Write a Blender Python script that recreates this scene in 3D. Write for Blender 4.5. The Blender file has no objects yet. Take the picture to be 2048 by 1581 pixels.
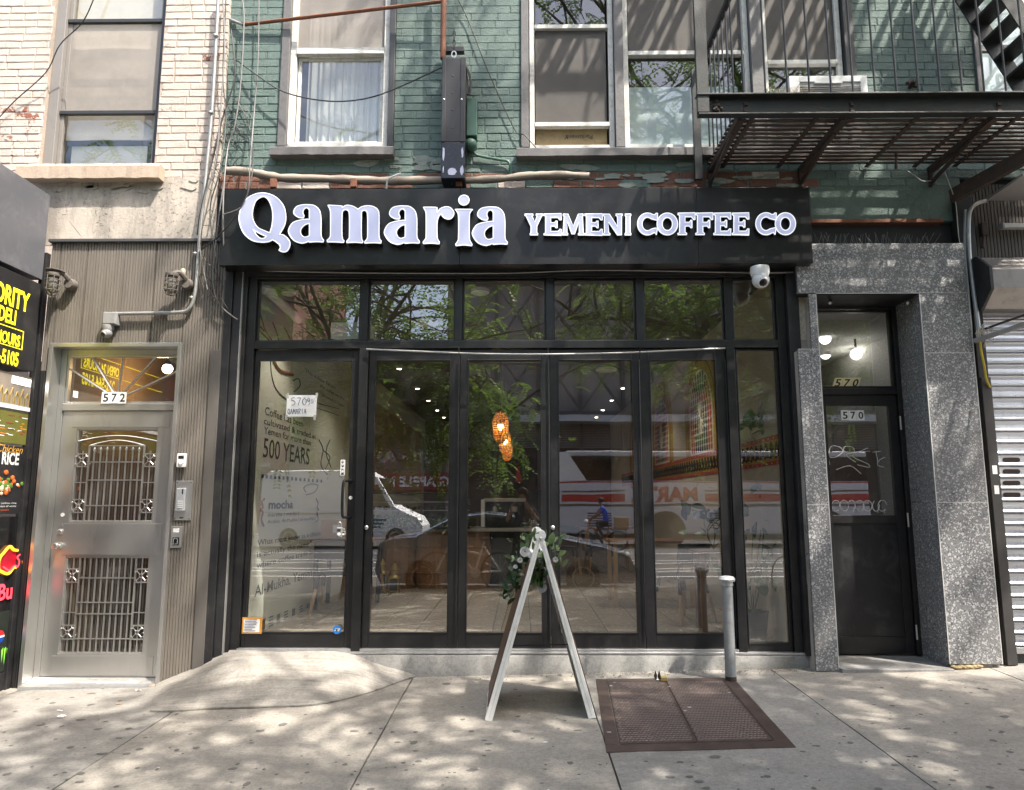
import bpy, bmesh, math, random
from mathutils import Vector, Matrix
R = math.radians
S = bpy.context.scene
C = S.collection
rnd = random.Random(7)
# ------------------------------------------------------------------ camera, sky, sun, exposure
F = 1460.0; CZ = 1.38; PITCH = R(8.26); YAW = R(0.63)
cam = bpy.data.objects.new('camera', bpy.data.cameras.new('camera')); C.objects.link(cam)
cam.location = (0, 0, CZ); cam.rotation_euler = (R(90) + PITCH, 0, YAW)
cam.data.sensor_fit = 'HORIZONTAL'; cam.data.sensor_width = 36; cam.data.lens = 36 * F / 2048
cam.data.clip_start = 0.05; cam.data.clip_end = 1500
S.camera = cam
SUNV = Vector((0.57, -0.50, 1.22)).normalized()
W = bpy.data.worlds.new('World'); S.world = W; W.use_nodes = True
wn = W.node_tree; bg = wn.nodes['Background']
sky = wn.nodes.new('ShaderNodeTexSky'); sky.sky_type = 'NISHITA'; sky.sun_disc = False
sky.sun_elevation = math.asin(SUNV.z); sky.sun_rotation = math.atan2(SUNV.x, SUNV.y)
sky.dust_density = 4.0; sky.ozone_density = .6
wn.links.new(sky.outputs[0], bg.inputs[0]); bg.inputs[1].default_value = 0.15
sl = bpy.data.lights.new('sun', 'SUN'); sl.energy = 3.3; sl.angle = R(0.6); sl.color = (1, .93, .83)
so = bpy.data.objects.new('sun', sl); C.objects.link(so); so.location = SUNV * 60
so.rotation_euler = (-SUNV).to_track_quat('-Z', 'Y').to_euler()
S.view_settings.view_transform = 'Standard'; S.view_settings.look = 'None'
S.view_settings.exposure = 1.72; S.view_settings.gamma = 1; S.view_settings.use_curve_mapping = False
S.cycles.use_denoising = True
S.cycles.max_bounces = 8; S.cycles.transparent_max_bounces = 24; S.cycles.glossy_bounces = 4
S.cycles.caustics_reflective = False; S.cycles.caustics_refractive = False
S.cycles.sample_clamp_indirect = 6
# ------------------------------------------------------------------ helpers
_ca = Matrix.Rotation(YAW, 3, 'Z') @ Matrix.Rotation(R(90) + PITCH, 3, 'X')
def ray(u, v): return _ca @ Vector(((u - 1024) / F, -(v - 790.5) / F, -1))
def P(u, v, Y):                       # the point of the plane y=Y that shows at a place of the photograph
    d = ray(u, v); t = Y / d.y; return Vector((d.x * t, Y, CZ + d.z * t))
def PX(u, v, X):
    d = ray(u, v); t = X / d.x; return Vector((X, d.y * t, CZ + d.z * t))
def X_(u, v, Y): return P(u, v, Y).x
def Z_(v, Y, u=1024): return P(u, v, Y).z
def ground(x, y): return 0.025 * (max(-7, min(7, x)) - 0.4) - 0.02 * (6.2 - y)
def G(u, v, lift=0.0):
    d = ray(u, v); lo, hi = 1.0, 40.0
    for _ in range(50):
        m = (lo + hi) / 2
        if CZ + d.z * m > ground(d.x * m, d.y * m): lo = m
        else: hi = m
    return Vector((d.x * lo, d.y * lo, ground(d.x * lo, d.y * lo) + lift))
class MB:
    def __init__(s): s.v = []; s.f = []; s.m = []; s.cm = 0
    def add(s, vs, fs):
        o = len(s.v); s.v += [tuple(p) for p in vs]
        for f in fs: s.f.append(tuple(i + o for i in f)); s.m.append(s.cm)
        return s
    def box(s, x0, x1, y0, y1, z0, z1):
        x0, x1 = min(x0, x1), max(x0, x1); y0, y1 = min(y0, y1), max(y0, y1); z0, z1 = min(z0, z1), max(z0, z1)
        return s.add([(x0,y0,z0),(x1,y0,z0),(x1,y1,z0),(x0,y1,z0),(x0,y0,z1),(x1,y0,z1),(x1,y1,z1),(x0,y1,z1)],
                     [(0,3,2,1),(4,5,6,7),(0,1,5,4),(1,2,6,5),(2,3,7,6),(3,0,4,7)])
    def hexa(s, a, b):                # a, b: two quads of four points each, joined
        return s.add(list(a) + list(b), [(0,3,2,1),(4,5,6,7),(0,1,5,4),(1,2,6,5),(2,3,7,6),(3,0,4,7)])
    def bar(s, p, q, w, h, up=(0, 0, 1)):   # a rectangular bar from p to q
        p, q = Vector(p), Vector(q); d = (q - p).normalized(); up = Vector(up)
        if abs(d.dot(up)) > .95: up = Vector((0, 1, 0))
        a = d.cross(up).normalized() * w / 2; b = a.cross(d).normalized() * h / 2
        return s.hexa([p - a - b, p + a - b, p + a + b, p - a + b], [q - a - b, q + a - b, q + a + b, q - a + b])
    def quad(s, a, b, c, d): return s.add([a, b, c, d], [(0, 1, 2, 3)])
    def ngon(s, pts): return s.add(pts, [tuple(range(len(pts)))])
    def prism(s, pts, off):           # polygon swept by the vector off
        n = len(pts); off = Vector(off)
        vs = [Vector(p) for p in pts] + [Vector(p) + off for p in pts]
        return s.add(vs, [tuple(range(n))[::-1], tuple(range(n, 2 * n))] + [(i, (i + 1) % n, n + (i + 1) % n, n + i) for i in range(n)])
    def tube(s, pts, r, n=8, cap=True):
        pts = [Vector(p) for p in pts]; rs = r if isinstance(r, (list, tuple)) else [r] * len(pts)
        o = len(s.v); prev = None; k = len(pts)
        for i, p in enumerate(pts):
            d = (pts[min(i + 1, k - 1)] - pts[max(i - 1, 0)])
            d = d.normalized() if d.length > 1e-9 else Vector((0, 0, 1))
            if prev is None:
                a = d.cross(Vector((0, 0, 1)) if abs(d.z) < .9 else Vector((1, 0, 0))).normalized()
            else:
                a = prev - d * prev.dot(d); a = a.normalized() if a.length > 1e-6 else d.orthogonal().normalized()
            prev = a; b = d.cross(a)
            for j in range(n):
                t = 2 * math.pi * j / n; s.v.append(tuple(p + (a * math.cos(t) + b * math.sin(t)) * rs[i]))
        for i in range(k - 1):
            for j in range(n):
                s.f.append((o + i*n + j, o + i*n + (j+1) % n, o + (i+1)*n + (j+1) % n, o + (i+1)*n + j)); s.m.append(s.cm)
        if cap:
            s.f.append(tuple(o + j for j in range(n))[::-1]); s.m.append(s.cm)
            s.f.append(tuple(o + (k-1)*n + j for j in range(n))); s.m.append(s.cm)
        return s
    def lathe(s, prof, c, n=16, axis='Z', cap=True):   # prof: (radius, height) pairs
        c = Vector(c); o = len(s.v); k = len(prof)
        for r, h in prof:
            for j in range(n):
                t = 2 * math.pi * j / n; x, y = r * math.cos(t), r * math.sin(t)
                q = (x, y, h) if axis == 'Z' else (x, h, y) if axis == 'Y' else (h, x, y)
                s.v.append(tuple(c + Vector(q)))
        for i in range(k - 1):
            for j in range(n):
                s.f.append((o + i*n + j, o + i*n + (j+1) % n, o + (i+1)*n + (j+1) % n, o + (i+1)*n + j)); s.m.append(s.cm)
        if cap:
            s.f.append(tuple(o + j for j in range(n))[::-1]); s.m.append(s.cm)
            s.f.append(tuple(o + (k-1)*n + j for j in range(n))); s.m.append(s.cm)
        return s
    def ball(s, c, r, n=12, m=8, sq=(1, 1, 1)):
        c = Vector(c); prof = [(max(1e-4, r * math.sin(math.pi * i / m)), -r * math.cos(math.pi * i / m)) for i in range(m + 1)]
        o = len(s.v); s.lathe(prof, (0, 0, 0), n, cap=False)
        for i in range(o, len(s.v)):
            x, y, z = s.v[i]; s.v[i] = (c.x + x * sq[0], c.y + y * sq[1], c.z + z * sq[2])
        return s
    def mesh(s, name, mats, smooth=False, bev=0.0, seg=2):
        me = bpy.data.meshes.new(name); me.from_pydata(s.v, [], s.f)
        for m in (mats if isinstance(mats, (list, tuple)) else [mats]): me.materials.append(m)
        me.polygons.foreach_set('material_index', s.m)
        bm = bmesh.new(); bm.from_mesh(me)
        bmesh.ops.recalc_face_normals(bm, faces=bm.faces)
        if bev: bmesh.ops.bevel(bm, geom=[e for e in bm.edges if len(e.link_faces) == 2 and e.calc_face_angle(0) > .5], offset=bev, segments=seg, affect='EDGES', profile=.5, clamp_overlap=True)
        bm.to_mesh(me); bm.free()
        if smooth:
            me.polygons.foreach_set('use_smooth', [True] * len(me.polygons))
            me.set_sharp_from_angle(angle=R(40))
        return me
    def build(s, name, mats, parent=None, smooth=False, bev=0.0, **kw):
        return obj(name, s.mesh(name, mats, smooth, bev), parent, **kw)
def obj(name, me, parent=None, loc=None, label=None, cat=None, group=None, kind=None):
    o = bpy.data.objects.new(name, me); C.objects.link(o)
    if loc is not None: o.location = loc
    if parent is not None:
        o.parent = parent; o.matrix_parent_inverse = W0[parent.name].copy()
    W0[o.name] = Matrix.Identity(4)
    if label: o['label'] = label
    if cat: o['category'] = cat
    if group: o['group'] = group
    if kind: o['kind'] = kind
    return o
W0 = {}
def T(name, label, cat, loc=(0, 0, 0), group=None):
    o = bpy.data.objects.new(name, None); C.objects.link(o); o.location = loc; o.empty_display_size = .1
    o['label'] = label; o['category'] = cat
    if group: o['group'] = group
    W0[o.name] = Matrix.Translation(-Vector(loc))
    return o
def copy_thing(root, delta, label, rotz=None):
    def cp(o, par):
        c = o.copy(); C.objects.link(c)
        if par: c.parent = par
        for ch in [k for k in list(bpy.data.objects) if k.parent == o]: cp(ch, c)
        return c
    c = cp(root, None); c.location = Vector(root.location) + Vector(delta); c['label'] = label
    if rotz is not None: c.rotation_euler = (0, 0, rotz)
    return c
def box(name, m, parent, x0, x1, y0, y1, z0, z1, bev=0.003, **kw):
    return MB().box(x0, x1, y0, y1, z0, z1).build(name, m, parent, bev=bev, **kw)
def catmull(pts, n=6, closed=False):
    pts = [Vector(p) for p in pts]; out = []; k = len(pts)
    for i in range(k if closed else k - 1):
        g = (lambda j: pts[j % k]) if closed else (lambda j: pts[max(0, min(k - 1, j))])
        p0, p1, p2, p3 = g(i-1), g(i), g(i+1), g(i+2)
        for j in range(n):
            t = j / n
            out.append(.5 * ((2*p1) + (p2-p0)*t + (2*p0-5*p1+4*p2-p3)*t*t + (3*p1-p0-3*p2+p3)*t**3))
    if not closed: out.append(pts[-1])
    return out
def outline(pts, n=5):                # closed 2-D outline; a point with a third entry is a corner
    k = len(pts); cor = [i for i in range(k) if len(pts[i]) > 2]
    if not cor: return [tuple(p[:2]) for p in catmull([(p[0], p[1], 0) for p in pts], n, True)]
    out = []
    for a, b in zip(cor, cor[1:] + [cor[0] + k]):
        seg = [(pts[i % k][0], pts[i % k][1], 0) for i in range(a, b + 1)]
        c = catmull(seg, n) if len(seg) > 2 else [Vector(q) for q in seg]
        out += [tuple(q[:2]) for q in c[:-1]]
    return out
def fill2d(loops):                     # flat outlines with holes -> verts and faces
    cu = bpy.data.curves.new('outline', 'CURVE'); cu.dimensions = '2D'; cu.fill_mode = 'BOTH'
    for lp in loops:
        sp = cu.splines.new('POLY'); sp.points.add(len(lp) - 1); sp.use_cyclic_u = True
        for i, q in enumerate(lp): sp.points[i].co = (q[0], q[1], 0, 1)
    o = bpy.data.objects.new('outline', cu); C.objects.link(o)
    dg = bpy.context.evaluated_depsgraph_get(); dg.update()
    me = o.evaluated_get(dg).to_mesh()
    vs = [tuple(v.co) for v in me.vertices]; fs = [tuple(p.vertices) for p in me.polygons]
    bpy.data.objects.remove(o); bpy.data.curves.remove(cu)
    return vs, fs
def text_mesh(txt, size=1.0, bold=0.0, align='LEFT', spacing=1.0, shear=0.0):   # a list of 2-D verts and faces
    cu = bpy.data.curves.new('lettering', 'FONT'); cu.body = txt; cu.size = size; cu.offset = bold; cu.align_x = align
    cu.space_character = spacing; cu.shear = shear; cu.resolution_u = 3
    o = bpy.data.objects.new('lettering', cu); C.objects.link(o)
    dg = bpy.context.evaluated_depsgraph_get(); dg.update()
    me = o.evaluated_get(dg).to_mesh()
    vs = [tuple(v.co) for v in me.vertices]; fs = [tuple(p.vertices) for p in me.polygons]
    bpy.data.objects.remove(o); bpy.data.curves.remove(cu)
    return vs, fs
def text_on(name, txt, org, ux, uz, size, m, parent, bold=0.0, width=None, height=None, spacing=1.0, shear=0.0, cap=None, **kw):
    """lettering laid on a plane: org is the lower left corner, ux and uz the unit vectors along and up"""
    vs, fs = text_mesh(txt, size, bold, 'LEFT', spacing, shear)
    xs = [v[0] for v in vs]; ys = [v[1] for v in vs]; a, b, c, d = min(xs), max(xs), min(ys), max(ys)
    sx = width / (b - a) if width else 1; sy = height / (d - c) if height else (sx if width else 1)
    if cap: sy = cap / .73; c = 0; height = cap      # org is then the start of the base line
    org, ux, uz = Vector(org), Vector(ux), Vector(uz)
    mb = MB(); mb.add([org + ux * (v[0] - a) * sx + uz * ((v[1] - c) * sy if height else v[1] * sy) for v in vs], fs)
    me = bpy.data.meshes.new(name); me.from_pydata(mb.v, [], mb.f); me.materials.append(m)
    return obj(name, me, parent, **kw)
# ------------------------------------------------------------------ materials
class NT:
    def __init__(s, name):
        s.m = bpy.data.materials.new(name); s.m.use_nodes = True; s.t = s.m.node_tree
        s.b = s.t.nodes['Principled BSDF']; s.out = s.t.nodes['Material Output']; s._pos = None
    def n(s, typ, **kw):
        nd = s.t.nodes.new('ShaderNode' + typ)
        for k, v in kw.items(): setattr(nd, k, v)
        return nd
    def link(s, a, b): s.t.links.new(a, b)
    @property
    def pos(s):
        if s._pos is None: s._pos = s.n('NewGeometry').outputs['Position']
        return s._pos
    def scaled(s, sc):
        mp = s.n('Mapping'); mp.inputs['Scale'].default_value = sc if isinstance(sc, (tuple, list)) else (sc,) * 3
        s.link(s.pos, mp.inputs['Vector']); return mp.outputs[0]
    def noise(s, sc, det=4, rough=.6, vec=None, dist=0):
        nd = s.n('TexNoise'); nd.inputs['Detail'].default_value = det; nd.inputs['Roughness'].default_value = rough
        nd.inputs['Distortion'].default_value = dist
        if isinstance(sc, (tuple, list)): s.link(s.scaled(sc), nd.inputs['Vector']); nd.inputs['Scale'].default_value = 1
        else: s.link(vec or s.pos, nd.inputs['Vector']); nd.inputs['Scale'].default_value = sc
        return nd.outputs['Fac']
    def voro(s, sc, feature='F1', out='Distance'):
        nd = s.n('TexVoronoi', feature=feature)
        if isinstance(sc, (tuple, list)): s.link(s.scaled(sc), nd.inputs['Vector']); nd.inputs['Scale'].default_value = 1
        else: s.link(s.pos, nd.inputs['Vector']); nd.inputs['Scale'].default_value = sc
        return nd.outputs[out]
    def ramp(s, fac, a, b, smooth=True):      # 0 below a, 1 above b
        nd = s.n('MapRange'); nd.clamp = True
        nd.interpolation_type = 'SMOOTHSTEP' if smooth else 'LINEAR'
        nd.inputs['From Min'].default_value = a; nd.inputs['From Max'].default_value = b
        s.link(fac, nd.inputs['Value']); return nd.outputs['Result']
    def math(s, op, a, b=None):
        nd = s.n('Math', operation=op)
        for i, q in enumerate((a, b)):
            if q is None: continue
            if isinstance(q, (int, float)): nd.inputs[i].default_value = q
            else: s.link(q, nd.inputs[i])
        return nd.outputs[0]
    def mix(s, fac, a, b):
        nd = s.n('Mix', data_type='RGBA'); nd.inputs['Factor'].default_value = .5
        def put(q, i):
            if isinstance(q, (tuple, list)): i.default_value = (*q[:3], 1)
            else: s.link(q, i)
        if isinstance(fac, (int, float)): nd.inputs[0].default_value = fac
        else: s.link(fac, nd.inputs[0])
        put(a, nd.inputs[6]); put(b, nd.inputs[7]); return nd.outputs[2]
    def bump(s, h, strength=.3, dist=.01, prev=None):
        nd = s.n('Bump'); nd.inputs['Strength'].default_value = strength; nd.inputs['Distance'].default_value = dist
        s.link(h, nd.inputs['Height'])
        if prev is not None: s.link(prev, nd.inputs['Normal'])
        return nd.outputs[0]
    def done(s, col=None, rough=.5, metal=0.0, nrm=None, spec=None):
        b = s.b.inputs
        if col is not None:
            if isinstance(col, (tuple, list)): b['Base Color'].default_value = (*col[:3], 1)
            else: s.link(col, b['Base Color'])
        if isinstance(rough, (int, float)): b['Roughness'].default_value = rough
        else: s.link(rough, b['Roughness'])
        b['Metallic'].default_value = metal
        if nrm is not None: s.link(nrm, b['Normal'])
        if spec is not None: b['Specular IOR Level'].default_value = spec
        return s.m
def mul(c, k): return tuple(min(1, x * k) for x in c)
_mc = {}
def M(name, col, rough=.5, metal=0.0, var=.18, vs=4.0, bump=.0, bs=60, dirt=None, dk=.5, spec=None, stretch=None):
    """a plain surface with uneven tone, fine relief and optional grime of the given colour"""
    if name in _mc: return _mc[name]
    t = NT(name)
    f = t.noise(vs if not stretch else tuple(vs * q for q in stretch), 6, .65)
    c = t.mix(f, mul(col, 1 - var), mul(col, 1 + var))
    if dirt: c = t.mix(t.math('MULTIPLY', t.ramp(t.noise(vs * 1.7, 8, .7, dist=.4), .46, .72), dk), c, dirt)
    r = t.math('ADD', t.math('MULTIPLY', t.noise(vs * 3, 4), .3 * (1 - rough)), rough - .12 * (1 - rough))
    nrm = t.bump(t.noise(bs, 5, .6), bump, .006) if bump else None
    _mc[name] = t.done(c, r, metal, nrm, spec); return _mc[name]
def emis(name, col, k, base=(.8, .8, .8)):
    if name in _mc: return _mc[name]
    t = NT(name); t.b.inputs['Emission Color'].default_value = (*col, 1); t.b.inputs['Emission Strength'].default_value = k
    _mc[name] = t.done(base, .4); return _mc[name]
def glass_mat(name, f0=.1, tint=(.93, .96, .95), dust=.02):
    t = NT(name); tr = t.n('BsdfTransparent'); tr.inputs[0].default_value = (*tint, 1)
    gl = t.n('BsdfGlossy'); gl.inputs['Roughness'].default_value = 0.003; gl.inputs[0].default_value = (1, 1, 1, 1)
    lw = t.n('LayerWeight'); lw.inputs[0].default_value = .5
    p = t.math('POWER', lw.outputs['Facing'], 4.0)
    fac = t.math('ADD', t.math('MULTIPLY', p, .8), f0)
    wob = t.bump(t.noise(1.6, 2), .02, .02); t.link(wob, gl.inputs['Normal'])
    m1 = t.n('MixShader'); t.link(fac, m1.inputs[0]); t.link(tr.outputs[0], m1.inputs[1]); t.link(gl.outputs[0], m1.inputs[2])
    df = t.n('BsdfDiffuse'); df.inputs[0].default_value = (.55, .53, .5, 1)
    m2 = t.n('MixShader'); t.link(t.math('MULTIPLY', t.ramp(t.noise(2.5, 8, .75), .4, .8), dust * 2), m2.inputs[0])
    t.link(m1.outputs[0], m2.inputs[1]); t.link(df.outputs[0], m2.inputs[2]); t.link(m2.outputs[0], t.out.inputs[0])
    return t.m
def screen_mat(name, col, open_=.3):
    t = NT(name); tr = t.n('BsdfTransparent'); mx = t.n('MixShader')
    f = t.noise((260, 260, 260), 1); c = t.mix(f, mul(col, .8), mul(col, 1.2)); c2 = t.mix(t.ramp(t.noise(2.2, 6), .35, .7), c, mul(col, .75))
    t.done(c2, .7); mx.inputs[0].default_value = 1 - open_
    t.link(tr.outputs[0], mx.inputs[1]); t.link(t.b.outputs[0], mx.inputs[2]); t.link(mx.outputs[0], t.out.inputs[0]); return t.m

def painted_brick(name, paint, light, under, peel=.7, soot=(.05, .05, .045), sootk=.45):
    t = NT(name)
    c = t.mix(t.noise(7, 6, .7), mul(paint, .82), mul(paint, 1.18))
    c = t.mix(t.math('MULTIPLY', t.ramp(t.noise(26, 5, .7), .5, .75), .5), c, light)
    chips = t.ramp(t.math('ADD', t.noise(9, 8, .75), t.math('MULTIPLY', t.noise(1.3, 3), .35)), peel + .13, peel + .16)
    c = t.mix(chips, c, under)
    cr = t.ramp(t.voro(14, 'DISTANCE_TO_EDGE'), .05, .0)
    cr = t.math('MULTIPLY', cr, t.ramp(t.noise(2.7, 4), .52, .66))
    c = t.mix(t.math('MULTIPLY', cr, .5), c, soot)
    c = t.mix(t.math('MULTIPLY', t.ramp(t.noise((1.6, 1.6, .5), 5, .7), .48, .75), sootk), c, soot)
    h = t.math('ADD', t.noise(55, 5, .7), t.math('MULTIPLY', t.noise(150, 3), .4))
    h = t.math('SUBTRACT', h, t.math('MULTIPLY', chips, .6))
    return t.done(c, .62, 0, t.bump(h, .75, .012), .35)
GREEN = painted_brick('green_painted_brick', (.117, .172, .155), (.19, .25, .226), (.25, .30, .26), .74, sootk=.3)
GMORT = painted_brick('green_painted_mortar', (.105, .156, .139), (.155, .21, .187), (.05, .06, .05), .74, sootk=.3)
CREAM = painted_brick('cream_painted_brick', (.565, .485, .425), (.64, .575, .515), (.33, .20, .155), .735, sootk=.2)
CMORT = painted_brick('cream_painted_mortar', (.42, .345, .29), (.5, .44, .38), (.12, .09, .07), .68, sootk=.35)
PEELB = painted_brick('peeling_cream_brick', (.55, .49, .43), (.6, .55, .49), (.27, .10, .065), .60, sootk=.3)
REDB = painted_brick('bare_red_brick', (.17, .075, .05), (.24, .13, .095), (.5, .42, .36), .74, sootk=.5)
def stucco_mat():
    t = NT('old_cream_stucco')
    c = t.mix(t.noise(2.3, 8, .7), (.38, .335, .285), (.64, .575, .50))
    c = t.mix(t.math('MULTIPLY', t.ramp(t.noise((2.5, 2.5, .7), 7, .75), .42, .62), .7), c, (.22, .20, .18))
    pit = t.ramp(t.noise(48, 5, .8), .56, .64); zone = t.ramp(t.noise(2.1, 3), .44, .58)
    pit = t.math('MULTIPLY', pit, zone); c = t.mix(t.math('MULTIPLY', pit, .85), c, (.075, .065, .055))
    cr = t.math('MULTIPLY', t.ramp(t.voro(2.3, 'DISTANCE_TO_EDGE'), .012, .0), t.ramp(t.noise(1.7, 3), .5, .6))
    c = t.mix(cr, c, (.05, .045, .04))
    return t.done(c, .85, 0, t.bump(t.math('SUBTRACT', t.noise(45, 6, .7), pit), .6, .012))
STUCCO = stucco_mat()
def ribbed_mat(name, c1, c2):
    t = NT(name)
    c = t.mix(t.noise((45, 45, 1.6), 6, .7), c1, c2)
    c = t.mix(t.math('MULTIPLY', t.ramp(t.noise((4, 4, .8), 5, .7), .45, .75), .45), c, mul(c1, .55))
    c = t.mix(t.math('MULTIPLY', t.ramp(t.noise((30, 30, 4), 5, .8), .66, .76), .6), c, (.4, .38, .35))
    return t.done(c, .5, 0, t.bump(t.noise((120, 120, 6), 4), .3, .004))
RIB = ribbed_mat('weathered_brown_cladding', (.125, .11, .095), (.22, .198, .172))
RIBD = ribbed_mat('dark_grooved_cladding', (.012, .012, .013), (.03, .03, .032))
def concrete_mat(name, a, b, dk):
    t = NT(name)
    c = t.mix(t.noise(1.4, 7, .7), a, b)
    c = t.mix(t.math('MULTIPLY', t.ramp(t.noise(85, 4, .8), .5, .7), .5), c, mul(a, .5))
    c = t.mix(t.math('MULTIPLY', t.ramp(t.noise(60, 3, .75), .60, .68), .5), c, mul(b, 1.3))
    c = t.mix(t.math('MULTIPLY', t.ramp(t.noise(38, 7, .9), .46, .6), .55), c, mul(a, .55))
    c = t.mix(t.math('MULTIPLY', t.ramp(t.noise(4.5, 8, .8), .5, .68), .45), c, mul(a, .62))
    c = t.mix(t.math('MULTIPLY', t.ramp(t.noise((.9, 3.2, 1), 7, .75), .46, .72), dk), c, mul(a, .55))
    c = t.mix(t.math('MULTIPLY', t.ramp(t.noise((40, 2.5, 40), 4, .7), .57, .75), .22), c, mul(a, .5))
    c = t.mix(t.math('MULTIPLY', t.ramp(t.voro(5.5), .16, .11), t.math('MULTIPLY', t.ramp(t.noise(2.1, 2), .5, .6), .4)), c, mul(a, .45))
    return t.done(c, .82, 0, t.bump(t.noise(130, 5, .7), .35, .006))
CONC = concrete_mat('worn_concrete', (.285, .262, .228), (.385, .357, .315), .45)
def broomed(m):
    t = m.node_tree; b = t.nodes['Principled BSDF']; l = b.inputs['Base Color'].links[0].from_socket
    g = t.nodes.new('ShaderNodeNewGeometry'); mp = t.nodes.new('ShaderNodeMapping'); mp.inputs['Scale'].default_value = (2, 34, 4); mp.inputs['Rotation'].default_value = (0, 0, .12); n = t.nodes.new('ShaderNodeTexNoise'); n.inputs['Detail'].default_value = 5; n.inputs['Scale'].default_value = 1
    r = t.nodes.new('ShaderNodeMapRange'); r.inputs['From Min'].default_value = .42; r.inputs['From Max'].default_value = .62; x = t.nodes.new('ShaderNodeMix'); x.data_type = 'RGBA'; x.blend_type = 'MULTIPLY'; x.inputs[7].default_value = (.80, .78, .75, 1)
    t.links.new(g.outputs['Position'], mp.inputs[0]); t.links.new(mp.outputs[0], n.inputs['Vector']); t.links.new(n.outputs[0], r.inputs['Value']); t.links.new(r.outputs[0], x.inputs[0]); t.links.new(l, x.inputs[6]); t.links.new(x.outputs[2], b.inputs['Base Color']); return m
CONC2 = concrete_mat('newer_concrete', (.28, .265, .24), (.37, .35, .32), .4)
broomed(CONC2)
CONC3 = concrete_mat('concrete_sill', (.24, .235, .225), (.36, .355, .34), .6)
CONCB = concrete_mat('greyer_worn_concrete', (.25, .238, .218), (.345, .328, .30), .6)
JOINT = M('joint_dirt', (.06, .055, .045), .95, 0, .4, 30, .6, 150)
ASPH = M('asphalt', (.07, .07, .072), .9, 0, .25, 3, .4, 120)
def granite_mat(name, k):
    t = NT(name)
    c = t.mix(t.noise(38, 5, .8), (.05 * k, .051 * k, .053 * k), (.175 * k, .175 * k, .18 * k))
    vc = t.n('TexVoronoi'); t.link(t.pos, vc.inputs['Vector']); vc.inputs['Scale'].default_value = 110
    sp = t.n('SeparateColor'); t.link(vc.outputs['Color'], sp.inputs[0])
    c = t.mix(t.math('MULTIPLY', t.ramp(sp.outputs[0], .76, .84), .7), c, (.36 * k, .36 * k, .36 * k))
    c = t.mix(t.math('MULTIPLY', t.ramp(sp.outputs[1], .78, .85), .65), c, (.018, .018, .02))
    v2 = t.n('TexVoronoi'); t.link(t.scaled(1), v2.inputs['Vector']); v2.inputs['Scale'].default_value = 26
    s2 = t.n('SeparateColor'); t.link(v2.outputs['Color'], s2.inputs[0])
    blob = t.math('MULTIPLY', t.ramp(s2.outputs[0], .70, .73), t.ramp(t.math('ADD', v2.outputs['Distance'], t.math('MULTIPLY', t.noise(60, 3), .3)), .5, .42))
    c = t.mix(t.math('MULTIPLY', blob, .8), c, t.mix(t.ramp(s2.outputs[1], .4, .5), (.09 * k, .09 * k, .095 * k), (.30 * k, .30 * k, .30 * k)))
    c = t.mix(t.math('MULTIPLY', t.ramp(t.noise(1.6, 4), .4, .7), .3), c, (.12 * k, .118 * k, .115 * k))
    return t.done(c, .38, 0, None, .4)
GRAN = granite_mat('speckled_grey_granite', 1.65)
def steel_mat(name, col, rough):
    t = NT(name)
    c = t.mix(t.noise((3, 3, 1.2), 5, .6), mul(col, .82), mul(col, 1.1))
    c = t.mix(t.math('MULTIPLY', t.ramp(t.noise((6, 6, 2), 7, .75), .55, .75), .35), c, mul(col, .5))
    r = t.math('ADD', t.math('MULTIPLY', t.noise((200, 200, 3), 3), .16), rough - .08)
    return t.done(c, r, .85, t.bump(t.noise((260, 260, 5), 2), .05, .002))
STEEL = steel_mat('brushed_stainless', (.57, .565, .545), .32)
STEELB = steel_mat('bright_aluminium', (.62, .61, .59), .3)
GALV = steel_mat('galvanised_slats', (.60, .63, .68), .3)
ALUM = M('mill_aluminium', (.6, .6, .6), .35, .8, .15, 8, .1, 90, (.2, .19, .18), .4)
BLACK = M('black_frame_paint', (.011, .011, .012), .34, 0, .35, 5, .08, 60, (.05, .047, .043), .3)
BLACK2 = M('dusty_black_metal', (.016, .016, .018), .45, 0, .35, 3, .15, 50, (.07, .066, .06), .4)
SIGNB = M('satin_black_sign_panel', (.012, .012, .0125), .33, .25, .3, 2.2, .05, 30, (.05, .05, .048), .45)
FIRE = M('black_fire_escape_paint', (.022, .025, .026), .42, .1, .3, 9, .3, 70, (.07, .04, .025), .3)
RUSTD = M('dark_rusty_iron', (.045, .034, .028), .7, .1, .35, 8, .5, 60, (.12, .05, .025), .55)
RUST = M('rusty_pipe', (.19, .075, .04), .75, .1, .35, 12, .5, 80, (.07, .04, .03), .6)
WHITEP = M('white_paint', (.82, .82, .80), .5, 0, .07, 6, .15, 60, (.4, .38, .35), .25)
WHITEO = M('chipped_white_paint', (.62, .61, .57), .6, 0, .12, 9, .5, 60, (.28, .26, .23), .6)
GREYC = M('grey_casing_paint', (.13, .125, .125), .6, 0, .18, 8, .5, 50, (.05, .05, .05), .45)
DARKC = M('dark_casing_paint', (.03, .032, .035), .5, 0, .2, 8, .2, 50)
PLAST = M('white_plastic', (.76, .76, .75), .35, 0, .05, 4)
GREYP = M('grey_plastic', (.25, .25, .25), .5, 0, .12, 9, .15, 60, (.12, .11, .1), .4)
BLKP = M('black_plastic', (.015, .015, .016), .4, 0, .2, 6)
LENS = M('dark_lens', (.004, .004, .005), .08, 0, .05, 4)
PIPE = M('galvanised_pipe', (.36, .36, .35), .45, .6, .15, 10, .15, 70, (.2, .18, .16), .4)
CABLE = M('black_cable', (.018, .018, .019), .55, 0, .2, 12)
CABLEG = M('grey_cable', (.17, .165, .16), .6, 0, .2, 12)
WOODL = M('pale_beech', (.50, .32, .17), .5, 0, .2, 6, .15, 40, None, .5, None, (3, 3, .5))
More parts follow.
